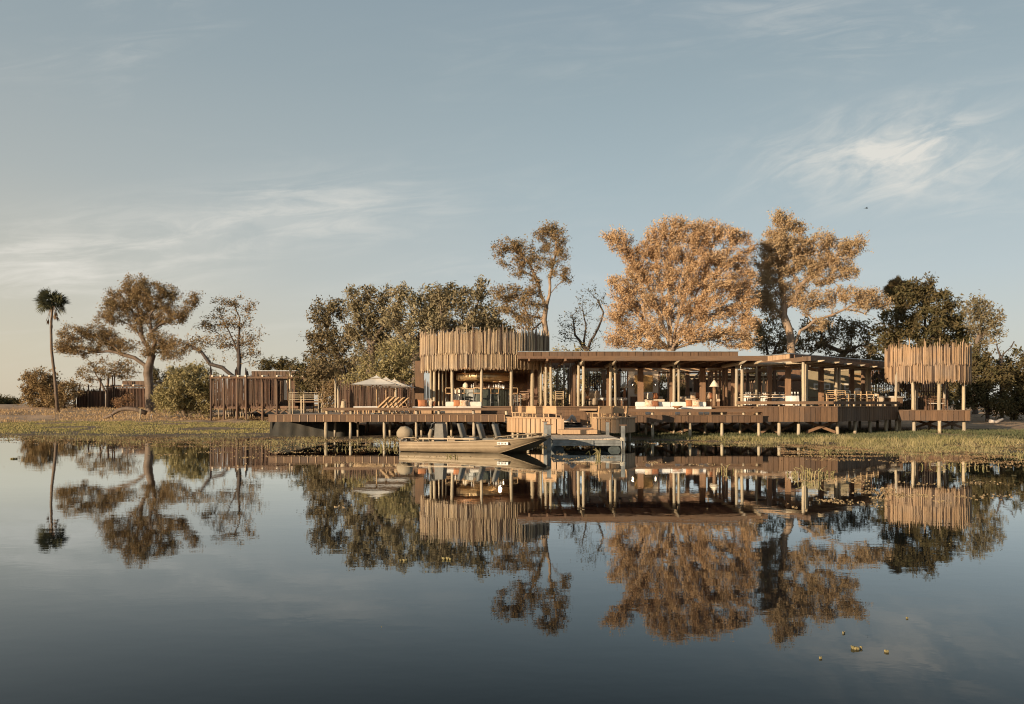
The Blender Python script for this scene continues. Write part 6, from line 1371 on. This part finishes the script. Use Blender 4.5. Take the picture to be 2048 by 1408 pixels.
def palm(name, label, px, py, D, trunk, rpx, n_=56, skirt=True, tr=.17, fm=None):
    fm = fm or L_PALM
    t = thing(name, label, 'palm', (W(trunk[0][0], D), D, 0)); c = P(px, py, D); R_ = rpx / FPX * D
    pts = [P(a, b_, D) for a, b_ in trunk]; pts[0].z = gh(pts[0].x, D) - .2; t.location = (pts[0].x, D, pts[0].z); WLOC[t.name] = Vector(t.location)
    m = MB(); m.tube(pts, [tr * 1.15] + [tr * (1 - .35 * i / (len(pts) - 1)) for i in range(1, len(pts))], 9); m.build('trunk', BARK, t)
    r2 = random.Random(5)
    def fan(org, d, L, bl, mat, nb=15, wid=.045, sp=2.3):
        m = MB(); d = Vector(d).normalized(); up = Vector((r2.uniform(-1, 1), r2.uniform(-1, 1), r2.uniform(-.3, 1))); s = d.cross(up).normalized(); nrm = s.cross(d)
        e = org + d * L; m.bar(org, e, .035, .035)
        for i in range(nb):
            a = -sp / 2 + sp * i / (nb - 1); q = (d * math.cos(a) + s * math.sin(a) + nrm * (.12 * abs(math.sin(a)) + r2.uniform(-.08, .08))).normalized(); l2 = bl * r2.uniform(.8, 1.05) * (1 - .15 * abs(a))
            w_ = q.cross(nrm).normalized() * wid; mid = e + q * l2 * .55; tip = e + q * l2 + Vector((0, 0, -.12 * l2))
            m.add([e, mid + w_, tip, mid - w_], [(0, 1, 2, 3)])
        m.build('frond', mat, t)
    for i in range(n_):
        el = math.asin(r2.uniform(-.62, .98)); az = i * 2.4 + r2.uniform(-.3, .3)
        fan(c + Vector((0, 0, -.1)), (math.cos(az) * math.cos(el), math.sin(az) * math.cos(el), math.sin(el)), R_ * r2.uniform(.12, .52), R_ * .55, fm, 18, .04, 2.6)
    if skirt:
        for i in range(9):
            az = i * .7; o = Vector((c.x + .12 * math.cos(az), c.y + .12 * math.sin(az), c.z - .35 - .12 * (i % 4)))
            fan(o, (.28 * math.cos(az), .28 * math.sin(az), -1), R_ * r2.uniform(.3, .8), R_ * .35, L_DEAD, 6, .04, .5)
    return t

palm('palm_tree', 'tall slender fan palm standing alone at the far left', 105, 603, 89, [(116, 800), (110, 760), (103, 700), (102, 655), (105, 606)], 37)
palm('palm_tree', 'fan palm crown poking above the dark tree at the right', 1793, 576, 67, [(1796, 760), (1794, 660), (1793, 582)], 33, 50, False, fm=L_TAN)

tree('spreading_tree', 'large spreading acacia like tree in front of the hidden cabin at the left', 88,
     [[(300, 826), (299, 770), (297, 736), (304, 712), (294, 690), (283, 672), (279, 640), (273, 605), (272, 580)],
      [(297, 736), (270, 716), (243, 708), (220, 702), (195, 704), (168, 696), (140, 694)], [(304, 712), (310, 685), (302, 662), (318, 650), (345, 640), (368, 630), (385, 615)],
      [(283, 672), (262, 650), (240, 640), (215, 640)], [(302, 662), (300, 630), (318, 600), (330, 585)], [(299, 770), (284, 764), (272, 745), (266, 726)], [(243, 708), (225, 690), (210, 672), (195, 655)], [(279, 640), (255, 610), (240, 590)]],
     [(275, 572, 35, 20), (245, 595, 38, 22), (305, 585, 35, 22), (228, 625, 38, 22), (270, 615, 40, 25), (325, 605, 35, 22), (345, 585, 16, 12), (385, 600, 18, 16), (365, 625, 25, 12), (345, 635, 30, 16), (290, 645, 40, 18),
      (190, 665, 34, 22), (150, 668, 30, 18), (133, 692, 22, 15), (165, 700, 35, 14), (215, 680, 34, 20), (250, 690, 25, 14), (320, 680, 35, 18), (350, 700, 30, 20), (300, 700, 22, 14), (120, 690, 10, 8)], .46, L_TAN, BARK, tips=11, nleaf=46, lsize=.078, spread=.27, bare=.05)
tree('bare_tree', 'sparse golden tree with dark limbs behind the stilt cabin', 90,
     [[(478, 790), (477, 750), (478, 710), (478, 670), (480, 640), (470, 612)], [(478, 710), (462, 672), (450, 650), (440, 620)], [(478, 660), (492, 640), (500, 618)], [(480, 690), (505, 680), (520, 672)]],
     [(446, 608, 30, 18), (470, 600, 18, 14), (500, 612, 18, 14), (430, 645, 36, 20), (410, 655, 20, 14), (480, 640, 25, 16), (505, 662, 25, 18), (455, 680, 32, 18), (490, 695, 30, 18), (510, 712, 18, 16), (420, 680, 28, 16)], .24, L_TAN, BARK_D, tips=6.5, nleaf=18, lsize=.10, spread=.3, bare=.25)
tree('leaning_tree', 'leaning dark trunked tree reaching left over the round bush', 84,
     [[(472, 790), (466, 752), (445, 735), (420, 728), (404, 705), (385, 693), (365, 685)]], [(375, 680, 28, 14), (350, 690, 24, 14), (400, 690, 24, 12), (425, 712, 18, 10)], .19, L_TAN, BARK_D, tips=6, nleaf=16, lsize=.1, bare=.2)
G1 = 'trees behind the left cabin'
tree('scrub_tree', 'thin scrubby pale tree behind the hidden cabin', 108, [[(215, 790), (217, 750), (213, 720)], [(217, 750), (235, 735), (240, 715)], [(205, 790), (190, 745), (186, 725)]],
     [(215, 735, 40, 25), (185, 745, 28, 22), (240, 745, 25, 22), (265, 735, 22, 20), (160, 755, 20, 18)], .25, L_TAN, BARK, tips=5, nleaf=14, lsize=.11, group=G1)
tree('low_tree', 'round olive bush tree left of the hidden cabin, right of the palm foot', 97, [[(128, 815), (125, 780)]], [(135, 784, 28, 24), (115, 798, 26, 18)], .15, L_TAN, BARK, tips=9, nleaf=26, lsize=.11)
tree('low_tree', 'broad olive shrub at the foot of the tall palm, far left', 98, [[(88, 815), (86, 780)]], [(85, 762, 28, 26), (62, 780, 20, 24), (104, 780, 28, 28), (50, 756, 9, 12), (75, 802, 34, 14), (118, 800, 24, 14)], .16, L_TAN, BARK, tips=11, nleaf=30, lsize=.11)
tree('low_tree', 'dark far tree showing between the big trunk and the round bush', 125, [[(325, 800), (325, 770)]], [(320, 755, 26, 16), (345, 748, 18, 12), (300, 745, 14, 16)], .2, L_DARK, BARK_D, tips=6, nleaf=24, lsize=.13)
tree('round_bush', 'large rounded yellow green bush left of the stilt cabin', 80, [[(372, 822), (372, 800)], [(385, 822), (395, 790)], [(360, 822), (350, 795)]],
     [(372, 768, 46, 34), (345, 790, 36, 32), (402, 762, 28, 32), (385, 802, 44, 28), (328, 798, 20, 22), (408, 795, 18, 34), (360, 748, 26, 16), (390, 735, 20, 12), (350, 812, 40, 14)], .15, L_SHRUB, BARK, tips=10, nleaf=34, lsize=.10, cat='bush')
tree('dry_bush', 'small dry reddish bush in front of the hidden cabin', 86, [[(245, 822), (243, 805)]], [(243, 803, 22, 10), (262, 797, 12, 8), (230, 808, 12, 8), (252, 790, 8, 5)], .05, L_RED, BARK, tips=12, nleaf=18, lsize=.07, spread=.2, cat='bush')
tree('low_tree', 'low dark green tree behind the stilt cabin roof', 112, [[(570, 790), (570, 750)]], [(548, 725, 28, 14), (580, 732, 30, 16), (600, 742, 22, 14), (530, 735, 14, 12)], .2, L_DARK, BARK_D, tips=7, nleaf=30, lsize=.13)
# centre mass
GC = 'dense trees behind the bar pavilion'
tree('dense_tree', 'dark leafy tree at the left edge of the central group', 66, [[(690, 790), (688, 750), (680, 715), (665, 690)], [(680, 715), (700, 690), (690, 650)], [(665, 690), (650, 650), (655, 620)]],
     [(655, 610, 32, 18), (640, 630, 24, 18), (675, 622, 22, 18), (650, 665, 38, 25), (630, 680, 20, 14), (645, 710, 34, 25), (680, 680, 34, 30), (640, 735, 30, 18), (690, 735, 45, 25), (625, 700, 16, 10), (700, 785, 50, 22), (770, 790, 40, 20)], .32, L_OLIVE, BARK_D, tips=10, nleaf=28, lsize=.10, group=GC)
tree('dense_tree', 'rounded grey green tree second in the central group', 63, [[(738, 790), (742, 740), (744, 690), (742, 650)], [(744, 690), (720, 660), (712, 620)], [(744, 690), (768, 650), (765, 610)]],
     [(717, 592, 25, 22), (757, 588, 28, 18), (738, 620, 50, 28), (715, 655, 30, 26), (760, 650, 32, 28), (735, 685, 45, 30), (725, 720, 30, 18), (775, 690, 25, 25)], .35, L_BROWN, BARK, tips=10, nleaf=30, lsize=.105, group=GC)
tree('dense_tree', 'broad pale brown tree just left of the pole screen', 61, [[(835, 790), (832, 720), (830, 670)], [(832, 700), (800, 660), (790, 620)], [(830, 680), (860, 640), (860, 600)]],
     [(798, 582, 22, 18), (850, 590, 34, 18), (828, 615, 45, 26), (800, 650, 38, 25), (850, 650, 45, 28), (810, 690, 40, 22), (880, 610, 28, 25), (785, 625, 22, 20)], .35, L_PALE, BARK, tips=10, nleaf=30, lsize=.105, group=GC)
tree('dense_tree', 'wide tree with upright sprays directly above the pole screen', 60, [[(915, 790), (915, 700), (915, 650)], [(915, 680), (885, 640), (880, 600)], [(915, 670), (950, 620), (960, 590)]],
     [(893, 588, 34, 20), (930, 598, 30, 24), (960, 585, 22, 14), (915, 640, 55, 28), (975, 630, 34, 24), (960, 655, 40, 18), (880, 660, 35, 18), (965, 562, 10, 8)], .35, L_BROWN, BARK, tips=10, nleaf=28, lsize=.105, group=GC)
tree('dense_tree', 'dark tree showing behind the crest of the central group', 70, [[(895, 790), (895, 700), (895, 600)]], [(905, 580, 26, 12), (985, 655, 30, 22), (1010, 665, 24, 14), (700, 760, 60, 30), (800, 740, 60, 40), (610, 750, 30, 30)], .3, L_DARK, BARK_D, tips=8, nleaf=30, lsize=.12, group=GC)
tree('shrub', 'tall yellow green shrub behind the parasols', 57, [[(770, 800), (770, 750)], [(790, 800), (800, 740)], [(750, 800), (730, 760)]],
     [(790, 705, 42, 18), (755, 725, 42, 18), (725, 750, 34, 16), (800, 735, 38, 28), (760, 765, 45, 28), (820, 715, 24, 26), (700, 765, 30, 16), (820, 770, 20, 30), (790, 690, 30, 12)], .10, L_SHRUB, BARK_P, tips=12, nleaf=24, lsize=.085, cat='shrub')
tree('shrub', 'dark green leafy shrub between the stilt cabin and the stick fence', 62, [[(648, 810), (648, 770)], [(640, 810), (630, 770)]], [(645, 735, 34, 16), (625, 745, 22, 18), (665, 745, 26, 18), (640, 765, 26, 20)], .09, L_OLIVE, BARK_P, tips=10, nleaf=24, lsize=.1, cat='shrub')
tree('shrub', 'pale dry shrub at the left end of the stick fence', 54, [[(655, 825), (655, 800)]], [(658, 785, 18, 26), (665, 765, 14, 14), (650, 808, 14, 14), (668, 800, 10, 20)], .06, L_TAN, BARK_P, tips=22, nleaf=18, lsize=.06, spread=.16, cat='shrub')
# tall slim tree
tree('tall_tree', 'tall slim tree with tiered crown rising right of the pole screen', 58,
     [[(1092, 790), (1092, 700), (1092, 664), (1088, 640), (1092, 615), (1099, 589), (1099, 557), (1106, 529), (1098, 505), (1090, 485)], [(1106, 529), (1112, 505), (1112, 480), (1105, 460)], [(1092, 625), (1082, 590), (1076, 565), (1063, 550), (1045, 543), (1030, 535)], [(1076, 565), (1060, 530), (1045, 510), (1020, 500)], [(1088, 640), (1065, 660), (1060, 690)], [(1099, 589), (1115, 570), (1130, 560)],
      [(1060, 700), (1058, 665), (1045, 640), (1030, 625)]],
     [(1105, 458, 26, 14), (1088, 468, 20, 14), (1122, 474, 20, 14), (1110, 495, 28, 14), (1125, 515, 14, 14), (1095, 525, 18, 10), (1012, 487, 26, 12), (1040, 492, 26, 14), (998, 503, 20, 10), (1058, 512, 24, 14), (1030, 525, 32, 12), (1068, 532, 20, 10), (1122, 548, 22, 14), (1138, 556, 10, 8),
      (1040, 545, 20, 8), (1010, 588, 30, 18), (1050, 580, 28, 16), (1068, 605, 24, 16), (1030, 615, 34, 20), (1048, 645, 26, 16), (1070, 560, 12, 8)], .19, L_TAN, BARK_P, tips=18, nleaf=38, lsize=.062, spread=.19)
tree('bare_tree', 'dark nearly leafless tree between the slim tree and the golden tree', 66,
     [[(1172, 790), (1172, 720), (1180, 685), (1197, 655), (1207, 625), (1195, 600), (1175, 580)], [(1180, 690), (1205, 672), (1215, 655)], [(1172, 700), (1150, 670), (1145, 630)], [(1172, 690), (1172, 650), (1165, 610)]],
     [(1140, 640, 30, 25), (1165, 610, 25, 22), (1190, 585, 22, 16), (1180, 650, 25, 25), (1135, 672, 30, 18), (1170, 685, 30, 14), (1205, 600, 12, 16)], .24, L_DARK, BARK_D, tips=9, nleaf=8, lsize=.075, spread=.25, bare=.25)
tree('shrub', 'pale yellow shrub tops peeping above the flat roof behind the corridor', 56, [[(1115, 800), (1115, 720)], [(1150, 800), (1150, 720)]], [(1120, 708, 26, 12), (1145, 703, 20, 8), (1165, 708, 18, 8), (1110, 750, 26, 30), (1115, 790, 28, 22), (1200, 740, 60, 20)], .07, L_SHRUB, BARK_P, tips=9, nleaf=24, lsize=.09, cat='shrub')
# golden tree
stems = [[(1342, 800), (1342, 700), (1340, 640), (1338, 580), (1340, 520), (1345, 470)]]
for a in ([(1343, 705, 0), (1350, 640, -1), (1352, 580, -1.5), (1362, 530, -2)], [(1341, 702, 0), (1328, 660, -1.2), (1308, 610, -2), (1290, 570, -2.5)], [(1346, 700, 0), (1368, 660, -1), (1395, 620, -2), (1415, 570, -2.4)], [(1339, 706, 0), (1300, 680, -1), (1262, 640, -1.5), (1232, 625, -2)], [(1340, 700), (1322, 640), (1300, 580), (1272, 530), (1250, 490)], [(1344, 700), (1358, 630), (1372, 570), (1385, 510), (1400, 470)], [(1346, 700), (1375, 640), (1410, 585), (1440, 530), (1465, 490)], [(1338, 705), (1310, 670), (1275, 630), (1245, 600)], [(1348, 700), (1385, 660), (1430, 630), (1470, 610)],
          [(1341, 690), (1330, 620), (1318, 550), (1305, 500)], [(1336, 700), (1300, 690), (1265, 680), (1240, 655)], [(1350, 695), (1365, 650), (1388, 600), (1410, 540), (1425, 490)], [(1272, 530), (1245, 500), (1225, 480)], [(1350, 705), (1400, 680), (1450, 665), (1480, 640)]): stems.append(a)
tree('golden_tree', 'huge golden leafed tree with many fanning stems behind the main pavilion', 57, stems,
     [(1232, 478, 28, 18), (1252, 505, 26, 20), (1215, 475, 14, 10), (1345, 448, 34, 16), (1320, 468, 34, 20), (1372, 465, 30, 22), (1300, 500, 36, 26), (1345, 505, 40, 28), (1425, 455, 34, 18), (1400, 480, 32, 22), (1455, 470, 32, 18), (1485, 470, 24, 14), (1495, 495, 16, 14), (1400, 520, 42, 28), (1455, 515, 40, 28), (1490, 530, 18, 24),
      (1275, 540, 34, 26), (1320, 550, 44, 30), (1370, 560, 50, 34), (1430, 570, 46, 34), (1480, 575, 28, 28), (1245, 575, 30, 24), (1225, 560, 14, 14), (1280, 600, 44, 30), (1350, 610, 55, 30), (1420, 620, 50, 30), (1480, 625, 26, 22), (1235, 620, 28, 26), (1260, 655, 36, 24), (1310, 655, 40, 24), (1390, 665, 45, 22), (1450, 670, 45, 18), (1235, 680, 26, 16), (1290, 690, 36, 12), (1500, 650, 24, 18), (1500, 600, 22, 24), (1505, 555, 16, 20), (1490, 685, 30, 12)],
     .30, L_GOLD, BARK_P, tips=23, nleaf=44, lsize=.066, spread=.17, shell=.2, along=1.3, lw=.34, pw_=.42)
# right tall tree
tree('tall_tree', 'tall pale limbed tree right of the golden tree, its branches reaching right', 60,
     [[(1583, 800), (1582, 700), (1578, 660), (1566, 630), (1568, 600), (1562, 575), (1560, 555), (1568, 530), (1572, 490), (1568, 455)], [(1570, 620), (1590, 600), (1598, 575), (1612, 560), (1640, 552), (1662, 560)], [(1582, 690), (1600, 662), (1630, 640), (1665, 630), (1690, 618), (1715, 622), (1745, 632), (1765, 650), (1785, 652)], [(1598, 575), (1585, 545), (1600, 520), (1620, 500)], [(1566, 630), (1545, 612), (1540, 595)], [(1612, 560), (1650, 530), (1680, 510), (1700, 495)], [(1662, 560), (1680, 575), (1700, 580)]],
     [(1560, 432, 22, 14), (1575, 448, 26, 16), (1545, 465, 20, 14), (1600, 455, 18, 12), (1560, 490, 34, 22), (1600, 490, 34, 22), (1640, 480, 26, 16), (1535, 520, 30, 20), (1585, 525, 34, 20), (1635, 515, 36, 22), (1675, 492, 26, 16), (1705, 495, 22, 16), (1720, 480, 14, 12), (1680, 525, 32, 20), (1530, 555, 26, 18), (1555, 575, 26, 16), (1600, 570, 24, 12), (1650, 555, 34, 16), (1700, 545, 22, 14),
      (1520, 590, 24, 16), (1545, 500, 30, 24), (1550, 540, 34, 24), (1535, 600, 30, 18), (1580, 590, 24, 16), (1615, 535, 30, 20), (1610, 605, 34, 16), (1650, 595, 34, 16), (1700, 590, 30, 14), (1740, 592, 30, 14), (1765, 605, 22, 12), (1720, 610, 24, 10), (1540, 620, 20, 14), (1640, 650, 20, 12)], .30, L_TANG, BARK_P, tips=23, nleaf=40, lsize=.066, spread=.19, lw=.38)
GR = 'dark trees behind the dining pavilion'
tree('dense_tree', 'brown leafed tree filling the gap below the pale limbed tree', 69, [[(1545, 800), (1540, 720), (1530, 680)], [(1540, 720), (1560, 680), (1570, 660)]], [(1535, 650, 32, 22), (1510, 680, 26, 20), (1560, 680, 34, 22), (1545, 715, 30, 14), (1590, 690, 26, 20), (1500, 640, 16, 14)], .25, L_BROWN, BARK_D, tips=8, nleaf=24, lsize=.11, group=GR)
tree('dense_tree', 'dark brown green tree with low forked limb behind the dining roof', 68, [[(1655, 800), (1660, 740), (1690, 705), (1722, 690), (1730, 665)], [(1690, 705), (1650, 690), (1640, 660)], [(1722, 700), (1750, 700), (1770, 690)]],
     [(1640, 660, 34, 22), (1680, 650, 34, 22), (1720, 665, 32, 24), (1620, 690, 30, 16), (1665, 690, 38, 18), (1730, 700, 36, 16), (1700, 715, 40, 10), (1610, 650, 18, 14)], .28, L_OLIVE, BARK, tips=7.5, nleaf=22, lsize=.11, group=GR)
tree('dark_tree', 'large dark green tree behind the round lounge at the right', 64, [[(1858, 800), (1856, 720), (1850, 660), (1850, 620)], [(1856, 700), (1820, 660), (1805, 620)], [(1856, 690), (1890, 640), (1900, 600)]],
     [(1800, 595, 30, 22), (1848, 565, 22, 12), (1862, 578, 26, 14), (1830, 600, 40, 25), (1880, 605, 34, 25), (1905, 625, 26, 24), (1790, 640, 40, 28), (1845, 645, 50, 30), (1900, 660, 40, 28), (1770, 680, 34, 24), (1830, 690, 50, 25), (1890, 695, 50, 22), (1935, 670, 20, 26), (1815, 575, 20, 14)], .45, L_DARK, BARK_D, tips=9, nleaf=32, lsize=.115, group=GR)
tree('golden_topped_tree', 'sunlit orange brown tree at the right edge of the dark trees', 63, [[(1950, 800), (1952, 720), (1955, 680), (1965, 640)], [(1955, 680), (1985, 650)]], [(1940, 612, 18, 12), (1955, 602, 20, 12), (1968, 620, 26, 18), (1990, 632, 18, 12), (1960, 650, 30, 20), (1995, 645, 14, 10), (1975, 675, 26, 14), (1998, 665, 10, 8), (1945, 635, 20, 18)], .22, L_BROWN, BARK, tips=12, nleaf=22, lsize=.09, spread=.22)
GB = 'dark bushes at the right edge'
tree('dark_bush', 'dark dense bush immediately right of the round lounge', 56, [[(1975, 830), (1975, 790)]], [(1960, 740, 30, 34), (1990, 760, 34, 40), (1950, 790, 24, 34), (1985, 805, 34, 24), (1960, 710, 26, 20), (1925, 790, 16, 34)], .12, L_DARK, BARK_D, tips=12, nleaf=34, lsize=.10, cat='bush', group=GB)
tree('dark_bush', 'dark bush cut by the right edge of the photo', 58, [[(2030, 830), (2030, 790)]], [(2035, 720, 24, 18), (2020, 750, 30, 28), (2055, 750, 30, 40), (2020, 800, 34, 30), (2060, 800, 34, 30), (2000, 735, 18, 20), (2090, 760, 30, 50)], .12, L_DARK, BARK_D, tips=10, nleaf=32, lsize=.105, cat='bush', group=GB)
tree('dead_snag', 'bare forked dead tree sticking up at the right edge', 57, [[(2003, 790), (2002, 740), (2002, 714), (2012, 703), (2022, 695), (2028, 683)], [(2002, 714), (1996, 700), (1993, 688)], [(1998, 704), (2001, 692)]], [(2028, 684, 2, 2), (1994, 690, 2, 3)], .12, L_DARK, BARK_D, tips=30, nleaf=0, twig=.014)
tree('backdrop_tree', 'dark undergrowth tree behind the dining room, seen between the posts', 74, [[(1620, 800), (1620, 760)]], [(1560, 735, 60, 20), (1660, 740, 60, 24), (1760, 740, 60, 34), (1830, 750, 60, 40), (1900, 760, 50, 44), (1480, 750, 40, 16)], .2, L_DARK, BARK_D, tips=5.5, nleaf=34, lsize=.13, group=GR)
tree('twisted_tree', 'thick pale twisted trunk lit by the sun behind the living room', 54.5, [[(1386, 812), (1380, 795), (1379, 780), (1383, 765), (1392, 752), (1403, 744), (1415, 730), (1420, 700)], [(1383, 768), (1376, 750), (1370, 735)]], [(1420, 690, 10, 6), (1372, 725, 8, 6)], .26, L_TAN, BARK_P, tips=14, nleaf=12, lsize=.07)
tree('backdrop_shrub', 'brown shrubs seen through the open living room doors', 60, [[(1330, 815), (1330, 790)]], [(1330, 770, 26, 30), (1365, 780, 22, 28), (1350, 750, 30, 14), (1440, 785, 24, 20), (1200, 775, 40, 30)], .1, L_OLIVE, BARK, tips=8, nleaf=24, lsize=.1, cat='shrub')
for k, (xa, D_) in enumerate(((940, 60), (1040, 60), (1130, 61), (1230, 60), (1330, 62), (1430, 72), (1540, 73), (1640, 66), (1740, 60), (1850, 62))):
    tree('low_thicket', 'low dark thicket behind the lodge, ' + ('first', 'second', 'third', 'fourth', 'fifth', 'sixth', 'seventh', 'eighth', 'ninth', 'last')[k] + ' from the left', D_, [[(xa, 815), (xa, 805)]], [(xa, 803, 55, 12), (xa + 20, 790, 40, 12), (xa - 25, 812, 45, 10)], .08, L_DARK if k % 2 else L_OLIVE, BARK_D, tips=11, nleaf=36, lsize=.12, cat='thicket', group='low thicket behind the lodge')
# distant tree line on the left horizon and beyond
for i, (px, py, rx, ry, D, lb_) in enumerate(((8, 803, 16, 9, 260, 'tiny distant tree at the very left edge of the horizon'), (28, 802, 10, 7, 270, 'tiny distant tree between the left edge and the palm shrubs'), (-40, 800, 40, 10, 250, 'distant tree line just outside the left edge'), (2110, 790, 60, 30, 120, 'far trees beyond the right edge'))):
    tree('distant_tree', lb_, D, [[(px, py + 12), (px, py)]], [(px, py, rx, ry), (px + rx * .6, py + 2, rx * .5, ry * .7)], .25, L_DARK, BARK_D, tips=2.2, nleaf=30, lsize=.28, spread=.6)
tree('rear_tree', 'low brown thicket far behind the lodge on the left of the bar', 84, [[(640, 810), (640, 780)]], [(600, 770, 40, 18), (660, 770, 40, 22), (450, 790, 30, 14), (520, 770, 40, 20), (580, 780, 40, 16)], .15, L_OLIVE, BARK, tips=5, nleaf=28, lsize=.13)

# ================================================================== GROUND THINGS
def log_thing(label, pts, D, r, mat=BONE, name='fallen_log'):
    t = [P(a, b_, D + (c if c else 0)) for a, b_, c in pts]; m = MB(); m.tube(t, [r * (1 - .5 * i / len(t)) for i in range(len(t))], 8); return tag(m.build(name, mat), label, 'log')
log_thing('curved grey fallen trunk arching over the sandy mound below the hidden cabin', [(292, 826, 0), (272, 819, 0), (252, 817, 0), (238, 820, 0), (228, 826, 0), (222, 831, 0), (208, 836, 0)], 79, .22, BARK)
log_thing('short broken branch propped under the grey fallen trunk', [(222, 829, 0), (226, 838, 0)], 78.5, .09, BARK)
log_thing('pale log lying on the bank at the right of the round lounge', [(1979, 842, 0), (1992, 844, 0), (2006, 838, 0)], 53, .12, BONE)
t = MB().tube([P(280.5, 838, 72), P(281, 817, 72)], .06, 7).build('wooden_stake', LOG); tag(t, 'thin upright wooden stake in the grass before the fallen trunk', 'stake')
t = MB().tube([P(303, 838, 73), P(302, 832, 73), P(304, 829, 73)], .05, 6).build('wooden_stake', BONE); tag(t, 'short bent stick in the grass right of the thin stake', 'stick')
m = MB(); c = P(1683, 860, 56); m.lathe([(.5, -.1), (.6, .1), (.45, .35), (.2, .45), (.02, .47)], (W(1752, 56), 56, gh(W(1752, 56), 56)), 9); tag(m.build('boulder', ROCKM), 'pale rounded boulder seen between the stilts of the dining deck', 'boulder')
def reed_clump(label, px, py, hpx, n_=14, sp=10, mat=None):
    Y = (EYE - .0) * FPX / (py - HOR); x = W(px, Y); s = Y / FPX; m = MB(); r2 = random.Random(px)
    for i in range(n_):
        a = x + r2.gauss(0, sp * s * .5); b_ = Y + r2.gauss(0, .25); h = hpx * s * r2.uniform(.4, 1); ln = h * r2.uniform(-.7, .7)
        p0 = Vector((a, b_, -.05)); p1 = Vector((a + ln * .3, b_, h * .6)); p2 = Vector((a + ln, b_ + r2.uniform(-.1, .1), h * r2.uniform(.3, 1))); w_ = .010 + .004 * r2.random()
        if r2.random() < .4: p2.z = h * .2
        m.tube([p0, p1, p2], [w_, w_, w_ * .5], 4)
    return tag(m.build('reed_clump', mat or G_STRAW, kind='stuff'), label, 'reeds')
reed_clump('broken straw reeds in the water in front of the jetty pontoon', 1197, 914, 22, 12, 10)
reed_clump('upright dry reeds in the water, largest clump below the dining deck', 1618, 956, 34, 20, 26)
reed_clump('short curled reeds in the water left of the largest clump', 1587, 952, 20, 9, 12)
reed_clump('thin curled reeds standing in the water below the floor lamp reflection', 1449, 944, 20, 9, 12)
reed_clump('low bent reeds in the water right of the largest clump', 1648, 950, 14, 12, 26)
reed_clump('spiky reed tuft at the water line below the tall dining stilts', 1640, 905, 16, 14, 14)
reed_clump('thin pale reeds standing in the water off the left meadow', 182, 884, 26, 14, 30)
reed_clump('small reed tuft in the water by the left end of the pool deck', 550, 892, 18, 10, 12)
reed_clump('wispy reeds in front of the pool deck stilts near the outboard', 790, 897, 18, 14, 40)
reed_clump('bent reeds in the shallows at the far right', 1930, 935, 16, 22, 80)
reed_clump('small straw tuft floating beneath the boat reflection', 905, 914, 9, 9, 16)

# a bird
b0 = P(1733, 416.5, 80); bd = thing('bird', 'tiny dark bird flying high above the right hand trees', 'bird', b0)
m = MB(); m.tube([b0 + Vector((-.14, 0, 0)), b0 + Vector((-.05, 0, .01)), b0 + Vector((.08, 0, .015)), b0 + Vector((.15, 0, .01))], [.01, .045, .05, .01], 7); m.build('body', BMET, bd)
for s_ in (-1, 1): MB().add([b0 + Vector((-.05, 0, .02)), b0 + Vector((.07, 0, .02)), b0 + Vector((-.02, s_ * .2, .10)), b0 + Vector((-.12, s_ * .38, .06))], [(0, 1, 2), (0, 2, 3)]).build('wing', BMET, bd)
